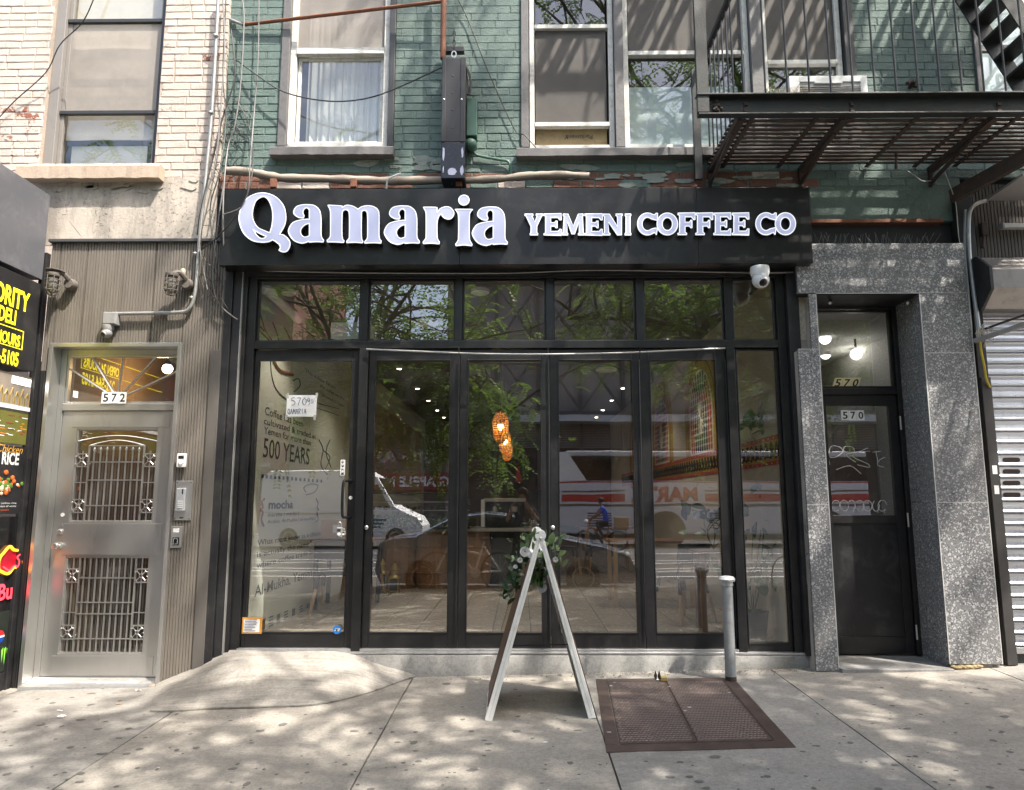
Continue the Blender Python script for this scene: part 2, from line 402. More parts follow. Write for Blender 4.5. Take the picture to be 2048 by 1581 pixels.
WOODM = M('brown_table_wood', (.20, .105, .055), .45, 0, .25, 5, .1, 40, None, .5, None, (1, 8, 8))
CARD = M('cardboard', (.42, .27, .155), .8, 0, .1, 6, .1, 60)
PAPER = M('white_paper', (.78, .78, .77), .8, 0, .04, 5)
INK = M('black_ink', (.012, .012, .013), .6, 0, .1, 20)
INKB = M('blue_ink', (.03, .05, .16), .6, 0, .1, 20)
YELL = emis('yellow_lettering', (.9, .78, .02), .55, (.8, .68, .02))
GLASS = glass_mat('shop_glass', .205, (.92, .94, .93), dust=.02)
GLASSU = glass_mat('window_glass', .11, dust=.05)
GLASSD = glass_mat('dirty_door_glass', .27, (.8, .82, .8), dust=.07)
SCREEN = screen_mat('insect_screen', (.115, .105, .096), .22)
SCREENL = screen_mat('pale_insect_screen', (.33, .30, .27), .25)
CURT = M('white_curtain', (.66, .66, .62), .9, 0, .1, 5, .2, 30)
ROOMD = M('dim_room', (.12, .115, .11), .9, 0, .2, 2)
GOLD = M('gilt_metal', (.62, .46, .16), .35, .8, .15, 15)
LEAF = M('glossy_leaf', (.06, .125, .04), .42, 0, .35, 14)
LEAFP = M('pale_leaf', (.15, .22, .09), .45, 0, .25, 14)
PETAL = M('white_petal', (.78, .77, .78), .6, 0, .05, 20)
# ------------------------------------------------------------------ the ground
YF = 6.2
SLX = [-9.0, -7.2, -5.6, -4.0, -2.45, -0.87, 0.5, 2.02, 3.7, 5.3, 6.9, 8.5]
SLY = [-0.6, 0.9, 2.3, 3.72, 6.32]
walk = MB()
for xa_, xb_ in ((-12, -7), (-7, 7), (7, 12)):
    walk.hexa([(xa_, -.7, -.6), (xb_, -.7, -.6), (xb_, 6.5, -.5), (xa_, 6.5, -.5)], [(x, y, ground(x, y) - .02) for x, y in ((xa_, -.7), (xb_, -.7), (xb_, 6.5), (xa_, 6.5))])
sidewalk = walk.build('sidewalk', JOINT, kind='structure')
for i in range(len(SLX) - 1):
    for j in range(len(SLY) - 1):
        x0, x1, y0, y1 = SLX[i] + .005, SLX[i+1] - .005, SLY[j] + .004, SLY[j+1] - .004
        n = 8; mb = MB(); vs = []; fs = []
        for a in range(n + 1):
            for b in range(n + 1):
                x, y = x0 + (x1 - x0) * a / n, y0 + (y1 - y0) * b / n
                if a in (0, n) and 0 < b < n: x += rnd.uniform(-.003, .003)
                vs.append((x, y, ground(x, y) + (rnd.uniform(-.0015, .0015) if 0 < a < n and 0 < b < n else -.002)))
        for a in range(n):
            for b in range(n): fs.append((a*(n+1)+b, (a+1)*(n+1)+b, (a+1)*(n+1)+b+1, a*(n+1)+b+1))
        ring = [a*(n+1) for a in range(n+1)] + [n*(n+1)+b for b in range(1, n+1)] + [a*(n+1)+n for a in range(n-1, -1, -1)] + [b for b in range(n-1, 0, -1)]
        o = len(vs); vs += [(vs[k][0], vs[k][1], vs[k][2] - .06) for k in ring]
        for k in range(len(ring)): fs.append((ring[k], ring[(k+1) % len(ring)], o + (k+1) % len(ring), o + k))
        mb.add(vs, fs); mb.build('sidewalk_slab', (CONC, CONCB)[(i * 3 + j) % 5 in (1, 2)], sidewalk, smooth=True)
KERB = MB()
for i in range(9):
    x0, x1 = -12 + i * 2.667, -12 + (i + 1) * 2.667 - .01
    KERB.hexa([(x0, -.78, -.4), (x1, -.78, -.4), (x1, -.61, -.4), (x0, -.61, -.4)],
              [(x0, -.77, ground(x0, -.7)), (x1, -.77, ground(x1, -.7)), (x1, -.61, ground(x1, -.6)), (x0, -.61, ground(x0, -.6))])
KERB.build('kerb', CONC3, kind='structure', bev=.01)
ZR = ground(0, -.7) - .15
road = MB().add([(-60, -24, ZR - .1), (60, -24, ZR - .1), (60, -12, ZR + .05), (-60, -12, ZR + .05), (60, -.75, ZR), (-60, -.75, ZR)], [(0, 1, 2, 3), (3, 2, 4, 5)]).build('road', ASPH, kind='structure')
LINEP = M('road_line_paint', (.7, .7, .68), .8, 0, .2, 5, .2, 80, (.2, .2, .2), .5)
for y in (-4.1, -5.3, -6.0, -7.6, -8.4, -11.0):
    zz = ZR + .004 + (-.75 - y) / 11.25 * .05
    MB().box(-40, 40, y - .06, y + .06, zz - .002, zz + .002).build('lane_line', LINEP, road)
far_walk = box('far_sidewalk', CONC, None, -60, 60, -40, -24, -.6, ZR + .05, 0, kind='structure')
# far ground, so that the place goes on past the block
MB().add([(-400, -400, -.75), (400, -400, -.75), (400, 400, -.75), (-400, 400, -.75)], [(0, 1, 2, 3)]).build('ground', ASPH, kind='structure')
# concrete ramp up to the shop door
front = catmull([G(300, 1424), G(345, 1424), G(430, 1419), G(560, 1415), G(650, 1408), G(735, 1388), G(790, 1368), G(842, 1351)], 5)
back = catmull([P(314, 1366, 6.19), P(345, 1351, 6.19), P(395, 1329, 6.19), P(452, 1304, 6.19), P(560, 1305, 6.19), P(690, 1306, 6.19), P(760, 1330, 6.19), P(845, 1350, 6.19)], 5)
mb = MB(); vs = []; n = 10
for a, b in zip(front, back):
    for k in range(n + 1):
        t = k / n; q = a.lerp(b, t); e = t * (1.06 - .06 * t)
        g0 = ground(q.x, q.y); top = max(0, b.z - ground(b.x, b.y))
        vs.append((q.x, q.y, g0 + .010 + top * min(1, e) + rnd.uniform(-.0012, .0012)))
fs = [(i*(n+1)+k, i*(n+1)+k+1, (i+1)*(n+1)+k+1, (i+1)*(n+1)+k) for i in range(len(front)-1) for k in range(n)]
o = len(vs); ed = [i*(n+1) for i in range(len(front))]
vs += [(vs[k][0], vs[k][1] - .004, vs[k][2] - .05) for k in ed]
fs += [(ed[i], ed[i+1], o+i+1, o+i) for i in range(len(ed)-1)]
mb.add(vs, fs).build('entrance_ramp', CONC2, smooth=True, kind='structure')
# crack round the edge of the ramp and one crumbling joint
ck = MB()
for path, w in ((front, .009), (catmull([G(862, 1342), G(840, 1352), G(800, 1362), G(742, 1392)], 5), .008)):
    for a, b in zip(path[:-1], path[1:]):
        a2, b2 = a + Vector((rnd.uniform(-.006, .006), -.012, 0)), b + Vector((rnd.uniform(-.006, .006), -.012, 0))
        ww = w * rnd.uniform(.5, 1.5)
        ck.add([(a2.x, a2.y, ground(a2.x, a2.y) + .0025), (b2.x, b2.y, ground(b2.x, b2.y) + .0025), (b2.x, b2.y + ww, ground(b2.x, b2.y) + .0025), (a2.x, a2.y + ww, ground(a2.x, a2.y) + .0025)], [(0, 1, 2, 3)])
ck.build('pavement_crack', JOINT, kind='stuff')
# trodden gum and paint flecks
GUM = M('trodden_gum', (.12, .113, .105), .8, 0, .3, 30); FLECK = M('pale_flecks', (.62, .61, .58), .8)
gm = MB(); fl = MB()
for _ in range(430):
    u, v = rnd.uniform(-60, 2110), rnd.uniform(1350, 1620)
    q = G(u, v)
    if 1195 < u < 1600 and 1350 < v < 1510: continue
    if 290 < u < 850 and v < 1425: continue
    r = rnd.choice((.006, .008, .010, .014, .018, .024)) * rnd.uniform(.7, 1.3) * (.75 if u > 1500 else 1); k = rnd.randint(7, 10); f = gm if rnd.random() < .9 else fl
    if f is fl: r *= .5
    a0 = rnd.random() * 6; sx, sy = rnd.uniform(.7, 1.4), rnd.uniform(.7, 1.2)
    rr = [r * rnd.uniform(.75, 1.2) for _ in range(k)]
    pts = []
    for h, s_ in ((.0012, 1.0), (.0026, .8)):
        pts.append([(q.x + rr[i] * s_ * sx * math.cos(6.283 * i / k + a0), q.y + rr[i] * s_ * sy * math.sin(6.283 * i / k + a0), 0) for i in range(k)])
    vs = [(x, y, ground(x, y) + h) for ring, h in ((pts[0], .0012), (pts[1], .0026)) for x, y, _z in ring]
    f.add(vs, [tuple(range(k, 2 * k))] + [(i, (i + 1) % k, k + (i + 1) % k, k + i) for i in range(k)])
gm.build('chewing_gum', GUM, kind='stuff'); fl.build('paint_flecks', FLECK, kind='stuff')
# grit along the foot of the shop front
gr = MB()
for _ in range(420):
    x = rnd.choice((rnd.uniform(-3.9, 3.9), rnd.uniform(.4, 2.2))); y = 6.16 - abs(rnd.gauss(0, .06)); r = rnd.uniform(.002, .006)
    gr.ball((x, y, ground(x, y) + r * .6), r, 5, 3, (rnd.uniform(.7, 1.5), 1, .7))
gr.build('grit', M('grit_mix', (.22, .18, .12), .9, 0, .6, 90), kind='stuff')

# ------------------------------------------------------------------ walls with openings, bricks
def cells(x0, x1, z0, z1, ops):
    xs = sorted({x0, x1, *[min(max(q, x0), x1) for o in ops for q in o[:2]]}); zs = sorted({z0, z1, *[min(max(q, z0), z1) for o in ops for q in o[2:]]})
    for i in range(len(xs) - 1):
        run = None
        for j in range(len(zs) - 1):
            cx, cz = (xs[i] + xs[i+1]) / 2, (zs[j] + zs[j+1]) / 2
            solid = not any(o[0] < cx < o[1] and o[2] < cz < o[3] for o in ops)
            if solid: run = [run[0] if run else zs[j], zs[j+1]]
            if (not solid or j == len(zs) - 2) and run:
                yield xs[i], xs[i+1], run[0], run[1]; run = None
def wall_mesh(x0, x1, z0, z1, ops, y0, y1):
    mb = MB()
    for c in cells(x0, x1, z0, z1, ops): mb.box(c[0], c[1], y0, y1, c[2], c[3])
    return mb
_bv = {}
def brick_mesh(m, k):                 # a unit brick, its face a little uneven, its arrises worn
    if (m.name, k) in _bv: return _bv[m.name, k]
    r = random.Random(k * 31 + 5); q = lambda s: r.uniform(-s, s)
    vs = [(0, 1, 0), (1, 1, 0), (1, 1, 1), (0, 1, 1)]
    vs += [(0 + q(.004), .10 + q(.03), 0 + q(.02)), (1 + q(.004), .10 + q(.03), q(.02)), (1 + q(.004), .10 + q(.03), 1 + q(.02)), (q(.004), .10 + q(.03), 1 + q(.02))]
    vs += [(.02 + q(.012), q(.04), .07 + q(.03)), (.5 + q(.1), q(.04), .06 + q(.03)), (.98 + q(.012), q(.04), .07 + q(.03)),
           (.98 + q(.012), q(.04), .93 + q(.03)), (.5 + q(.1), q(.04), .94 + q(.03)), (.02 + q(.012), q(.04), .93 + q(.03))]
    fs = [(0, 1, 5, 4), (1, 2, 6, 5), (2, 3, 7, 6), (3, 0, 4, 7), (4, 5, 10, 9, 8), (5, 6, 11, 10), (6, 7, 13, 12, 11), (7, 4, 8, 13), (8, 9, 12, 13), (9, 10, 11, 12)]
    _bv[m.name, k] = MB().add(vs, fs).mesh('brick', m); return _bv[m.name, k]
def lay_bricks(parent, x0, x1, z0, z1, ops, yf, pick, L=.252, H=.0745, joint=.0065, limit=300):
    todo = []; row = 0; z = z0
    while z < z1 - .02:
        h = H; x = x0 - (L / 2 if row % 2 else 0) + rnd.uniform(-.02, .02)
        while x < x1:
            l = L / 2 if rnd.random() < .10 else L * rnd.uniform(.96, 1.03)
            spans = [(max(x, x0), min(x + l - .011, x1))]
            for o in ops:
                if o[2] < z + h / 2 < o[3]:
                    spans = [s for a, b in spans for s in ((a, min(b, o[0] - .004)), (max(a, o[1] + .004), b))]
            for a, b in spans:
                if b - a > .03: todo.append((a, b, z, h - joint))
            x += l
        z += H; row += 1
    seen = [t for t in todo]; seen.sort(key=lambda t: -(t[1] - t[0]) + (5 if t[2] > 5.25 else 0)); rest = MB()
    for i, (a, b, z, h) in enumerate(seen):
        m = pick((a + b) / 2, z); y = yf + rnd.uniform(-.0012, .0016)
        if i < limit:
            o = obj('brick', brick_mesh(m, rnd.randint(0, 8)), parent); o.location = Vector((a, y, z)); o.scale = (b - a, .045, h)
            o.rotation_euler = (0, rnd.uniform(-.004, .004), 0)
        else: rest.box(a, b, y, y + .04, z, z + h)
    if rest.v: rest.build('small_bricks', pick(0, 9), parent, kind='stuff')

# ------------------------------------------------------------------ green brick building
XG0, XG1 = X_(441, 330, YF), 5.6
ZS = Z_(376, YF)                      # top of the shop front
XS1 = X_(1624, 450, YF)
def opn(u0, u1, v, v0, v1, ul=None): return (X_(u0, v, YF), X_(u1, v, YF), Z_(v1, YF), Z_(v0, YF))
W1 = opn(562, 790, 150, -160, 292); W2 = opn(1042, 1712, 150, -160, 297); W3 = opn(1952, 2200, 150, -160, 292)
XD1 = X_(1935, 500, YF)
gops = [W1, W2, W3, (XG0 - 1, XS1, -1, ZS), (XS1 - .01, XD1, -1, Z_(446, YF)), (XD1 - .01, 9, -1, Z_(355, YF))]
gb = T('green_brick_building', 'green painted brick building above the coffee shop', 'building', (0, YF, 0))
wall_mesh(XG0, XG1, -.3, 9.0, gops, YF + .005, YF + .34).build('wall', GMORT, gb)
def gpick(x, z):
    if z < Z_(352, YF) and x < XS1: return REDB if rnd.random() < .75 else CREAM if rnd.random() < .4 else GREEN
    return GREEN
lay_bricks(gb, XG0, XG1, ZS, Z_(-12, YF), gops, YF, gpick, limit=299)
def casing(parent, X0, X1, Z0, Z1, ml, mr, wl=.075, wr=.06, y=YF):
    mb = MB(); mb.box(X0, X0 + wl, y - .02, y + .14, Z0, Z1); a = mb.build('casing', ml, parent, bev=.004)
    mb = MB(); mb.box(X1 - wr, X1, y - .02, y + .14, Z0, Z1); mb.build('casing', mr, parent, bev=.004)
def sash(parent, name, m, X0, X1, Z0, Z1, w, y, d=.03):
    mb = MB(); mb.box(X0, X0 + w, y, y + d, Z0, Z1).box(X1 - w, X1, y, y + d, Z0, Z1).box(X0 + w, X1 - w, y, y + d, Z0, Z0 + w).box(X0 + w, X1 - w, y, y + d, Z1 - w, Z1)
    return mb.build(name, m, parent, bev=.003)
def pane(parent, m, X0, X1, Z0, Z1, y, name='pane'):
    return MB().quad((X0, y, Z0), (X1, y, Z0), (X1, y, Z1), (X0, y, Z1)).build(name, m, parent)
def curtain(parent, m, X0, X1, Z0, Z1, y, amp=.02, n=40, name='curtain'):
    mb = MB(); vs = []
    for i in range(n + 1):
        x = X0 + (X1 - X0) * i / n; d = amp * math.sin(i * 1.3 + math.sin(i * .7)); vs += [(x, y + d, Z0), (x, y + d * .6, Z1)]
    return mb.add(vs, [(2*i, 2*i+2, 2*i+3, 2*i+1) for i in range(n)]).build(name, m, parent, smooth=True)
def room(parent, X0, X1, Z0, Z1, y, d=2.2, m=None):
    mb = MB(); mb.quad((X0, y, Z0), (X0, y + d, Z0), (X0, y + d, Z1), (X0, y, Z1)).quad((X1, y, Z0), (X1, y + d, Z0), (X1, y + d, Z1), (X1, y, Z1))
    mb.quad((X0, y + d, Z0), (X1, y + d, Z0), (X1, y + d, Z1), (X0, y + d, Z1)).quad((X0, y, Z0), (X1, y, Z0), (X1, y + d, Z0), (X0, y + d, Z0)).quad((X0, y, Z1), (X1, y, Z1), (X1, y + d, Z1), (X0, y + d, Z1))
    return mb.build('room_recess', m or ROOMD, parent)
def stone_sill(parent, m, X0, X1, Z0, Z1, y0, y1, name='sill'):
    mb = MB(); n = 26; vs = []
    for i in range(n + 1):
        x = X0 + (X1 - X0) * i / n; j = lambda s: rnd.uniform(-s, s)
        vs += [(x, y0 + j(.003), Z0 + j(.003)), (x, y0 + j(.003), Z1 - .012 + j(.002)), (x, y0 + .012, Z1), (x, y1, Z1), (x, y1, Z0)]
    fs = [(5*i+k, 5*i+(k+1) % 5, 5*i+5+(k+1) % 5, 5*i+5+k) for i in range(n) for k in range(5)] + [(0, 1, 2, 3, 4), tuple(5*n+k for k in (4, 3, 2, 1, 0))]
    return mb.add(vs, fs).build(name, m, parent)
YG = YF + .07
# left window
w = MB().box(W1[0], W1[1], YF + .16, YF + .2, W1[2], W1[2] + .03).build('window', WHITEO, gb, label='double hung sash window with white lace curtain')
casing(w, W1[0], W1[1], W1[2], W1[3], GREYC, DARKC, .075, .055)
zr = Z_(98, YF)
sash(w, 'outer_frame', WHITEO, W1[0] + .075, W1[1] - .055, W1[2], W1[3], .055, YF + .02, .05)
box('meeting_rail', WHITEO, w, W1[0] + .13, W1[1] - .11, YF + .01, YF + .07, zr - .03, zr + .03)
sash(w, 'lower_sash', WHITEO, W1[0] + .135, W1[1] - .115, W1[2] + .056, zr - .032, .03, YG, .03)
pane(w, GLASSU, W1[0] + .14, W1[1] - .12, W1[2] + .06, zr, YG + .015); pane(w, SCREENL, W1[0] + .13, W1[1] - .11, zr, W1[3], YF + .045, 'insect_screen')
curtain(w, CURT, W1[0] + .16, W1[1] - .13, W1[2] + .05, W1[3] - .3, YF + .3, .018, 60); room(w, W1[0] + .02, W1[1] - .02, W1[2], W1[3], YF + .14)
stone_sill(w, GREYC, X_(540, 300, 6.12), X_(787, 300, 6.12), Z_(309, 6.12), Z_(292, 6.12), 6.10, 6.3)
# triple window
w = MB().box(W2[0], W2[1], YF + .16, YF + .2, W2[2], W2[2] + .03).build('window', WHITEO, gb, label='wide triple window partly behind the fire escape')
xa = lambda u: X_(u, 150, YF)
casing(w, W2[0], W2[1], W2[2], W2[3], GREYC, DARKC, .07, .09)
for u0, u1 in ((1229, 1247), (1503, 1528)): box('mullion', GREYC, w, xa(u0), xa(u1), YF - .02, YF + .14, W2[2], W2[3])
def zf(v): return Z_(v, YF)
for (u0, u1, rails) in ((1059, 1228, (50, 246)), (1248, 1502, (104,)), (1529, 1690, (124,))):
    a, b = xa(u0), xa(u1)
    sash(w, 'outer_frame', WHITEO, a, b, W2[2], W2[3], .045, YF + .03, .05)
    for r in rails: box('meeting_rail', WHITEO, w, a + .046, b - .046, YF + .025, YF + .085, zf(r) - .022, zf(r) + .018)
a, b = xa(1071), xa(1214)
pane(w, GLASSU, a, b, zf(50), W2[3], YG + .01); pane(w, SCREEN, a, b, zf(244), zf(52), YG - .01, 'insect_screen')
box('sash_rail', GREYC, w, a, b, YG + .01, YG + .04, zf(106), zf(96)); box('sash_stile', GREYC, w, a, a + .02, YG + .01, YG + .04, zf(244), zf(52)); box('sash_stile', GREYC, w, b - .02, b, YG + .01, YG + .04, zf(244), zf(52))
tan = M('stained_packing_card', (.30, .22, .11), .7, 0, .35, 9, .1, 40, (.14, .11, .07), .5)
pane(w, tan, a, b, zf(287), zf(250), YG + .02, 'packing_card')
text_on('card_lettering', 'Parliament', (a + .52, YG + .012, zf(262)), (-1, 0, 0), (0, 0, -1), .05, INK, w, width=.24)
text_on('card_lettering', 'Y', (a + .30, YG + .012, zf(262)), (-1, 0, 0), (0, 0, -1), .06, INK, w)
a, b = xa(1260), xa(1490)
pane(w, GLASSU, a, b, W2[2] + .04, zf(104), YG + .01); pane(w, SCREEN, a, b, zf(102), W2[3], YG - .01, 'insect_screen')
sheet = M('pale_blue_blind', (.50, .58, .62), .8, 0, .08, 3)
curtain(w, sheet, a, b, W2[2], zf(150), YF + .22, .004, 10, 'blind')
a, b = xa(1540), xa(1680)
pane(w, GLASSU, a, b, W2[2] + .04, zf(124), YG + .01); pane(w, SCREEN, a, b, zf(120), W2[3], YG - .01, 'insect_screen')
curtain(w, sheet, a, b, W2[2], zf(150), YF + .26, .004, 10, 'blind')
room(w, W2[0] + .02, W2[1] - .02, W2[2], W2[3], YF + .15)
stone_sill(w, GREYC, X_(1033, 305, 6.12), X_(1720, 305, 6.12), Z_(314, 6.12), Z_(297, 6.12), 6.10, 6.3)
# window at the right edge
w = MB().box(W3[0], W3[1], YF + .16, YF + .2, W3[2], W3[2] + .03).build('window', WHITEO, gb, label='sash window behind the fire escape stair')
casing(w, W3[0], W3[1], W3[2], W3[3], GREYC, GREYC, .05, .05)
sash(w, 'outer_frame', GREYC, W3[0] + .05, W3[1] - .05, W3[2], W3[3], .03, YF + .03); box('meeting_rail', GREYC, w, W3[0] + .08, W3[1] - .08, YF + .03, YF + .07, zf(105), zf(92))
pane(w, GLASSU, W3[0] + .06, W3[1] - .06, W3[2], W3[3], YG + .01); curtain(w, sheet, W3[0], W3[1], W3[2], W3[3], YF + .24, .006, 14, 'blind'); room(w, W3[0], W3[1], W3[2], W3[3], YF + .16)
# peeling render in the pale band under the sills
rend = MB()
for (u0, v0, u1, v1) in ((1130, 330, 1400, 356), (690, 318, 900, 338), (1170, 352, 1390, 372), (1440, 352, 1610, 372)):
    for _ in range(9):
        c = P(rnd.uniform(u0, u1), rnd.uniform(v0, v1), YF - .004); r = rnd.uniform(.02, .07); k = 8
        rr = [r * rnd.uniform(.6, 1.3) for _ in range(k)]
        rend.ngon([(c.x + 1.8 * rr[i] * math.cos(6.283*i/k), c.y - .004 + rnd.uniform(-.002, .002), c.z + .5 * rr[i] * math.sin(6.283*i/k)) for i in range(k)])
rend.build('flaking_render', painted_brick('flaking_pale_render', (.24, .28, .25), (.34, .37, .33), (.12, .13, .12), .7), gb, kind='stuff')

# ------------------------------------------------------------------ cream brick building, number 572
YB = 6.16
XB0, XB1 = -5.2, X_(440, 300, YB) - .004
W0_ = (X_(89, 220, YB), X_(316, 220, YB), Z_(326, YB), Z_(-160, YB))
ZST, ZRB = Z_(352, YB), Z_(486, YB)
wb = T('cream_brick_building', 'cream painted brick building with stucco above the steel door', 'building', (-3, YB, 0))
dl = (X_(98, 690, YB), X_(366, 690, YB), -1, Z_(686, YB))
wall_mesh(XB0, XB1, ZST, 9, [W0_], YB + .005, YB + .4).build('wall', CMORT, wb)
def cpick(x, z):
    if x < X_(96, 280, YB) and z < Z_(215, YB) and rnd.random() < .75: return PEELB
    return PEELB if rnd.random() < .03 else CREAM
lay_bricks(wb, XB0 + .35, XB1 + .01, ZST + .002, Z_(-12, YB), [W0_], YB, cpick, L=.262, H=.0705, limit=299)
mb = MB(); n, m_ = 30, 12; vs = []
sx0, sx1, sz0, sz1 = X_(60, 400, YB), XB1 + .005, ZRB - .01, Z_(352, YB)
mb.box(sx0, sx1, YB - .004, YB + .01, sz0, sz1); mb.build('stucco_panel', STUCCO, wb)
for i in range(14):
    u, v = rnd.uniform(110, 400), rnd.uniform(352, 385); c = P(u, v, YB - .006); r = rnd.uniform(.02, .06)
    MB().prism([(c.x + r * (1.6 if k % 2 else 1) * rnd.uniform(.6, 1.2) * math.cos(k), c.y, c.z + .5 * r * rnd.uniform(.6, 1.2) * math.sin(k)) for k in range(7)], (0, -.006, 0)).build('stucco_flake', STUCCO, wb)
w = MB().box(W0_[0], W0_[1], YB + .2, YB + .24, W0_[2], W0_[2] + .03).build('window', GREYC, wb)
TAUPE = M('taupe_aluminium', (.24, .225, .21), .5, .2, .15, 7, .2, 50)
casing(w, W0_[0], W0_[1], W0_[2], W0_[3], TAUPE, DARKC, .09, .045, YB + .06)
a, b = W0_[0] + .09, W0_[1] - .045
sash(w, 'outer_frame', TAUPE, a, b, W0_[2], W0_[3], .035, YB + .09)
for v in (25, 211): box('meeting_rail', DARKC, w, a, b, YB + .07, YB + .11, Z_(v + 4, YB), Z_(v - 3, YB))
box('sash_rail', GREYC, w, a, b, YB + .115, YB + .15, Z_(152, YB), Z_(138, YB))
pane(w, GLASSU, a, b, W0_[2], Z_(211, YB), YB + .13); pane(w, GLASSU, a, b, Z_(25, YB), W0_[3], YB + .13); pane(w, SCREENL, a, b, Z_(211, YB), Z_(26, YB), YB + .1, 'insect_screen')
curtain(w, CURT, a + .03, b - .16, W0_[2], Z_(262, YB), YB + .25, .004, 10); curtain(w, M('beige_blind', (.60, .54, .46), .9), a, b, Z_(255, YB), W0_[3], YB + .2, .003, 8, 'blind')
box('red_cloth', M('red_cloth', (.55, .07, .09), .9), w, X_(160, 315, YB), X_(240, 315, YB), YB + .2, YB + .21, W0_[2], Z_(306, YB))
room(w, W0_[0] + .02, W0_[1] - .02, W0_[2], W0_[3], YB + .2)
stone_sill(w, M('pink_sandstone', (.43, .34, .265), .8, 0, .16, 9, .5, 70, (.24, .2, .16), .5), X_(34, 340, 6.08), X_(321, 340, 6.08), Z_(354, 6.08), Z_(327, 6.08), 6.06, 6.4)
# ribbed cladding round the steel door
YC = 6.12
DX0, DX1 = X_(101, 690, YC), X_(365, 690, YC); DZ1 = Z_(685, YC)
CX0, CX1 = X_(66, 900, YC), X_(432, 900, YC)
def ribs(x0, x1, z0, z1, name, m, parent, pitch=.0245, y=YC):
    mb = MB(); x = x0; pr = []
    while x < x1 - .002:
        e = min(x + pitch, x1); pr += [(x, y + .004), (x + .004, y + .010), (x + .007, y), (e - .001, y - .001)]; x = e
    n = len(pr); vs = [(p[0], p[1], z0) for p in pr] + [(p[0], p[1], z1) for p in pr] + [(p[0], y + .05, z0) for p in pr] + [(p[0], y + .05, z1) for p in pr]
    fs = [(i, i+1, n+i+1, n+i) for i in range(n-1)] + [(n+i, n+i+1, 3*n+i+1, 3*n+i) for i in range(n-1)] + [(0, n, 3*n, 2*n), (n-1, 2*n-1, 4*n-1, 3*n-1)]
    return mb.add(vs, fs).build(name, m, parent)
cl = T('ribbed_cladding', 'brown ribbed panel cladding around the steel door', 'cladding', (-3, YC, 0))
xs = [CX0, DX0 + .02, X_(160, 690, YC), X_(235, 690, YC), X_(300, 690, YC), DX1 - .01, CX1]
for a, b in zip(xs[:-1], xs[1:]): ribs(a, b - .003, DZ1 if a > CX0 and b < CX1 else (Z_(740, YC) if a == CX0 else -.15), ZRB, 'ribbed_panel', RIB, cl)
ribs(CX0, DX0 + .015, -.2, Z_(740, YC) - .003, 'ribbed_panel', RIBD, cl)['label'] = 'black grooved lower panel'
box('top_flashing', M('lead_flashing', (.09, .09, .095), .5, .4), cl, CX0 - .02, CX1 + .01, YC - .03, YC + .05, ZRB, ZRB + .028)
box('corner_post', ribbed_mat('corner_post_paint', (.085, .078, .07), (.13, .12, .11)), cl, CX1 - .09, CX1, YC - .012, YC + .04, -.15, Z_(700, YC))
# ------------------------------------------------------------------ steel street door, number 572
YD = 6.24
sd = T('street_door', 'stainless steel street door with decorative grilles, number 572', 'door', ((DX0 + DX1) / 2, YD, -.1))
zt = -.105
mb = MB(); mb.box(DX0, DX0 + .035, YC - .02, YD + .1, zt, DZ1).box(DX1 - .032, DX1, YC - .02, YD + .1, zt, DZ1).box(DX0 + .035, DX1 - .032, YC - .02, YD + .1, DZ1 - .035, DZ1)
mb.build('door_frame', STEEL, sd, bev=.003)
mb = MB(); mb.box(DX0 + .036, DX0 + .085, YD - .01, YD + .08, zt, DZ1 - .036).box(DX0 + .086, DX1 - .034, YD - .01, YD + .08, Z_(709, YD), DZ1 - .036).box(DX0 + .086, DX1 - .034, YD - .02, YD + .08, Z_(822, YD) + .004, Z_(807, YD))
mb.build('inner_frame', STEEL, sd, bev=.003)
TX0, TX1, TZ0, TZ1 = DX0 + .086, DX1 - .034, Z_(807, YD), Z_(709, YD)
tr = sash(sd, 'transom', STEEL, TX0, TX1, TZ0, TZ1, .018, YD, .05)
pane(tr, GLASSD, TX0 + .018, TX1 - .018, TZ0 + .018, TZ1 - .018, YD + .03)
tcx = X_(233, 800, YD)
for u, v in ((137, 738), (181, 709), (248, 709), (317, 709), (356, 742)):
    a = Vector((tcx, YD + .012, TZ0 + .04)); b = P(u, v, YD + .012); b.x = min(max(b.x, TX0 + .018), TX1 - .018)
    k = MB(); N = 26; k.tube([a.lerp(b, i / N) for i in range(N + 1)], [.009 if i % 2 else .0065 for i in range(N + 1)], 6); k.build('spoke', STEELB, tr, smooth=True)
hall = MB(); hx0, hx1 = TX0 - .02, DX1 + .02
hallm = M('ochre_hall_paint', (.27, .175, .085), .7, 0, .1, 2)
def hallway(name, x0, x1, z0, z1, y0, y1, wm, fm, cm, label):
    h = T(name, label, 'hallway', ((x0 + x1) / 2, y1, z0))
    MB().quad((x0, y0, z0), (x0, y1, z0), (x0, y1, z1), (x0, y0, z1)).quad((x1, y0, z0), (x1, y1, z0), (x1, y1, z1), (x1, y0, z1)).quad((x0, y1, z0), (x1, y1, z0), (x1, y1, z1), (x0, y1, z1)).build('hall_walls', wm, h)
    MB().quad((x0, y0, z0), (x1, y0, z0), (x1, y1, z0), (x0, y1, z0)).build('hall_floor', fm, h)
    MB().quad((x0, y0, z1), (x1, y0, z1), (x1, y1, z1), (x0, y1, z1)).build('hall_ceiling', cm, h); return h
hallway('hallway', hx0, hx1, zt - .01, DZ1 + .3, YD + .09, YD + 4, hallm, CONC3, hallm, 'narrow ochre hallway behind the steel door')
bl = T('hall_bulb', 'glowing warm bulb seen through the fanlight above the steel door', 'lamp', P(335, 738, YD + .9))
MB().ball(P(335, 738, YD + .9), .05).build('bulb', emis('warm_bulb', (1, .62, .25), 9), bl, smooth=True)
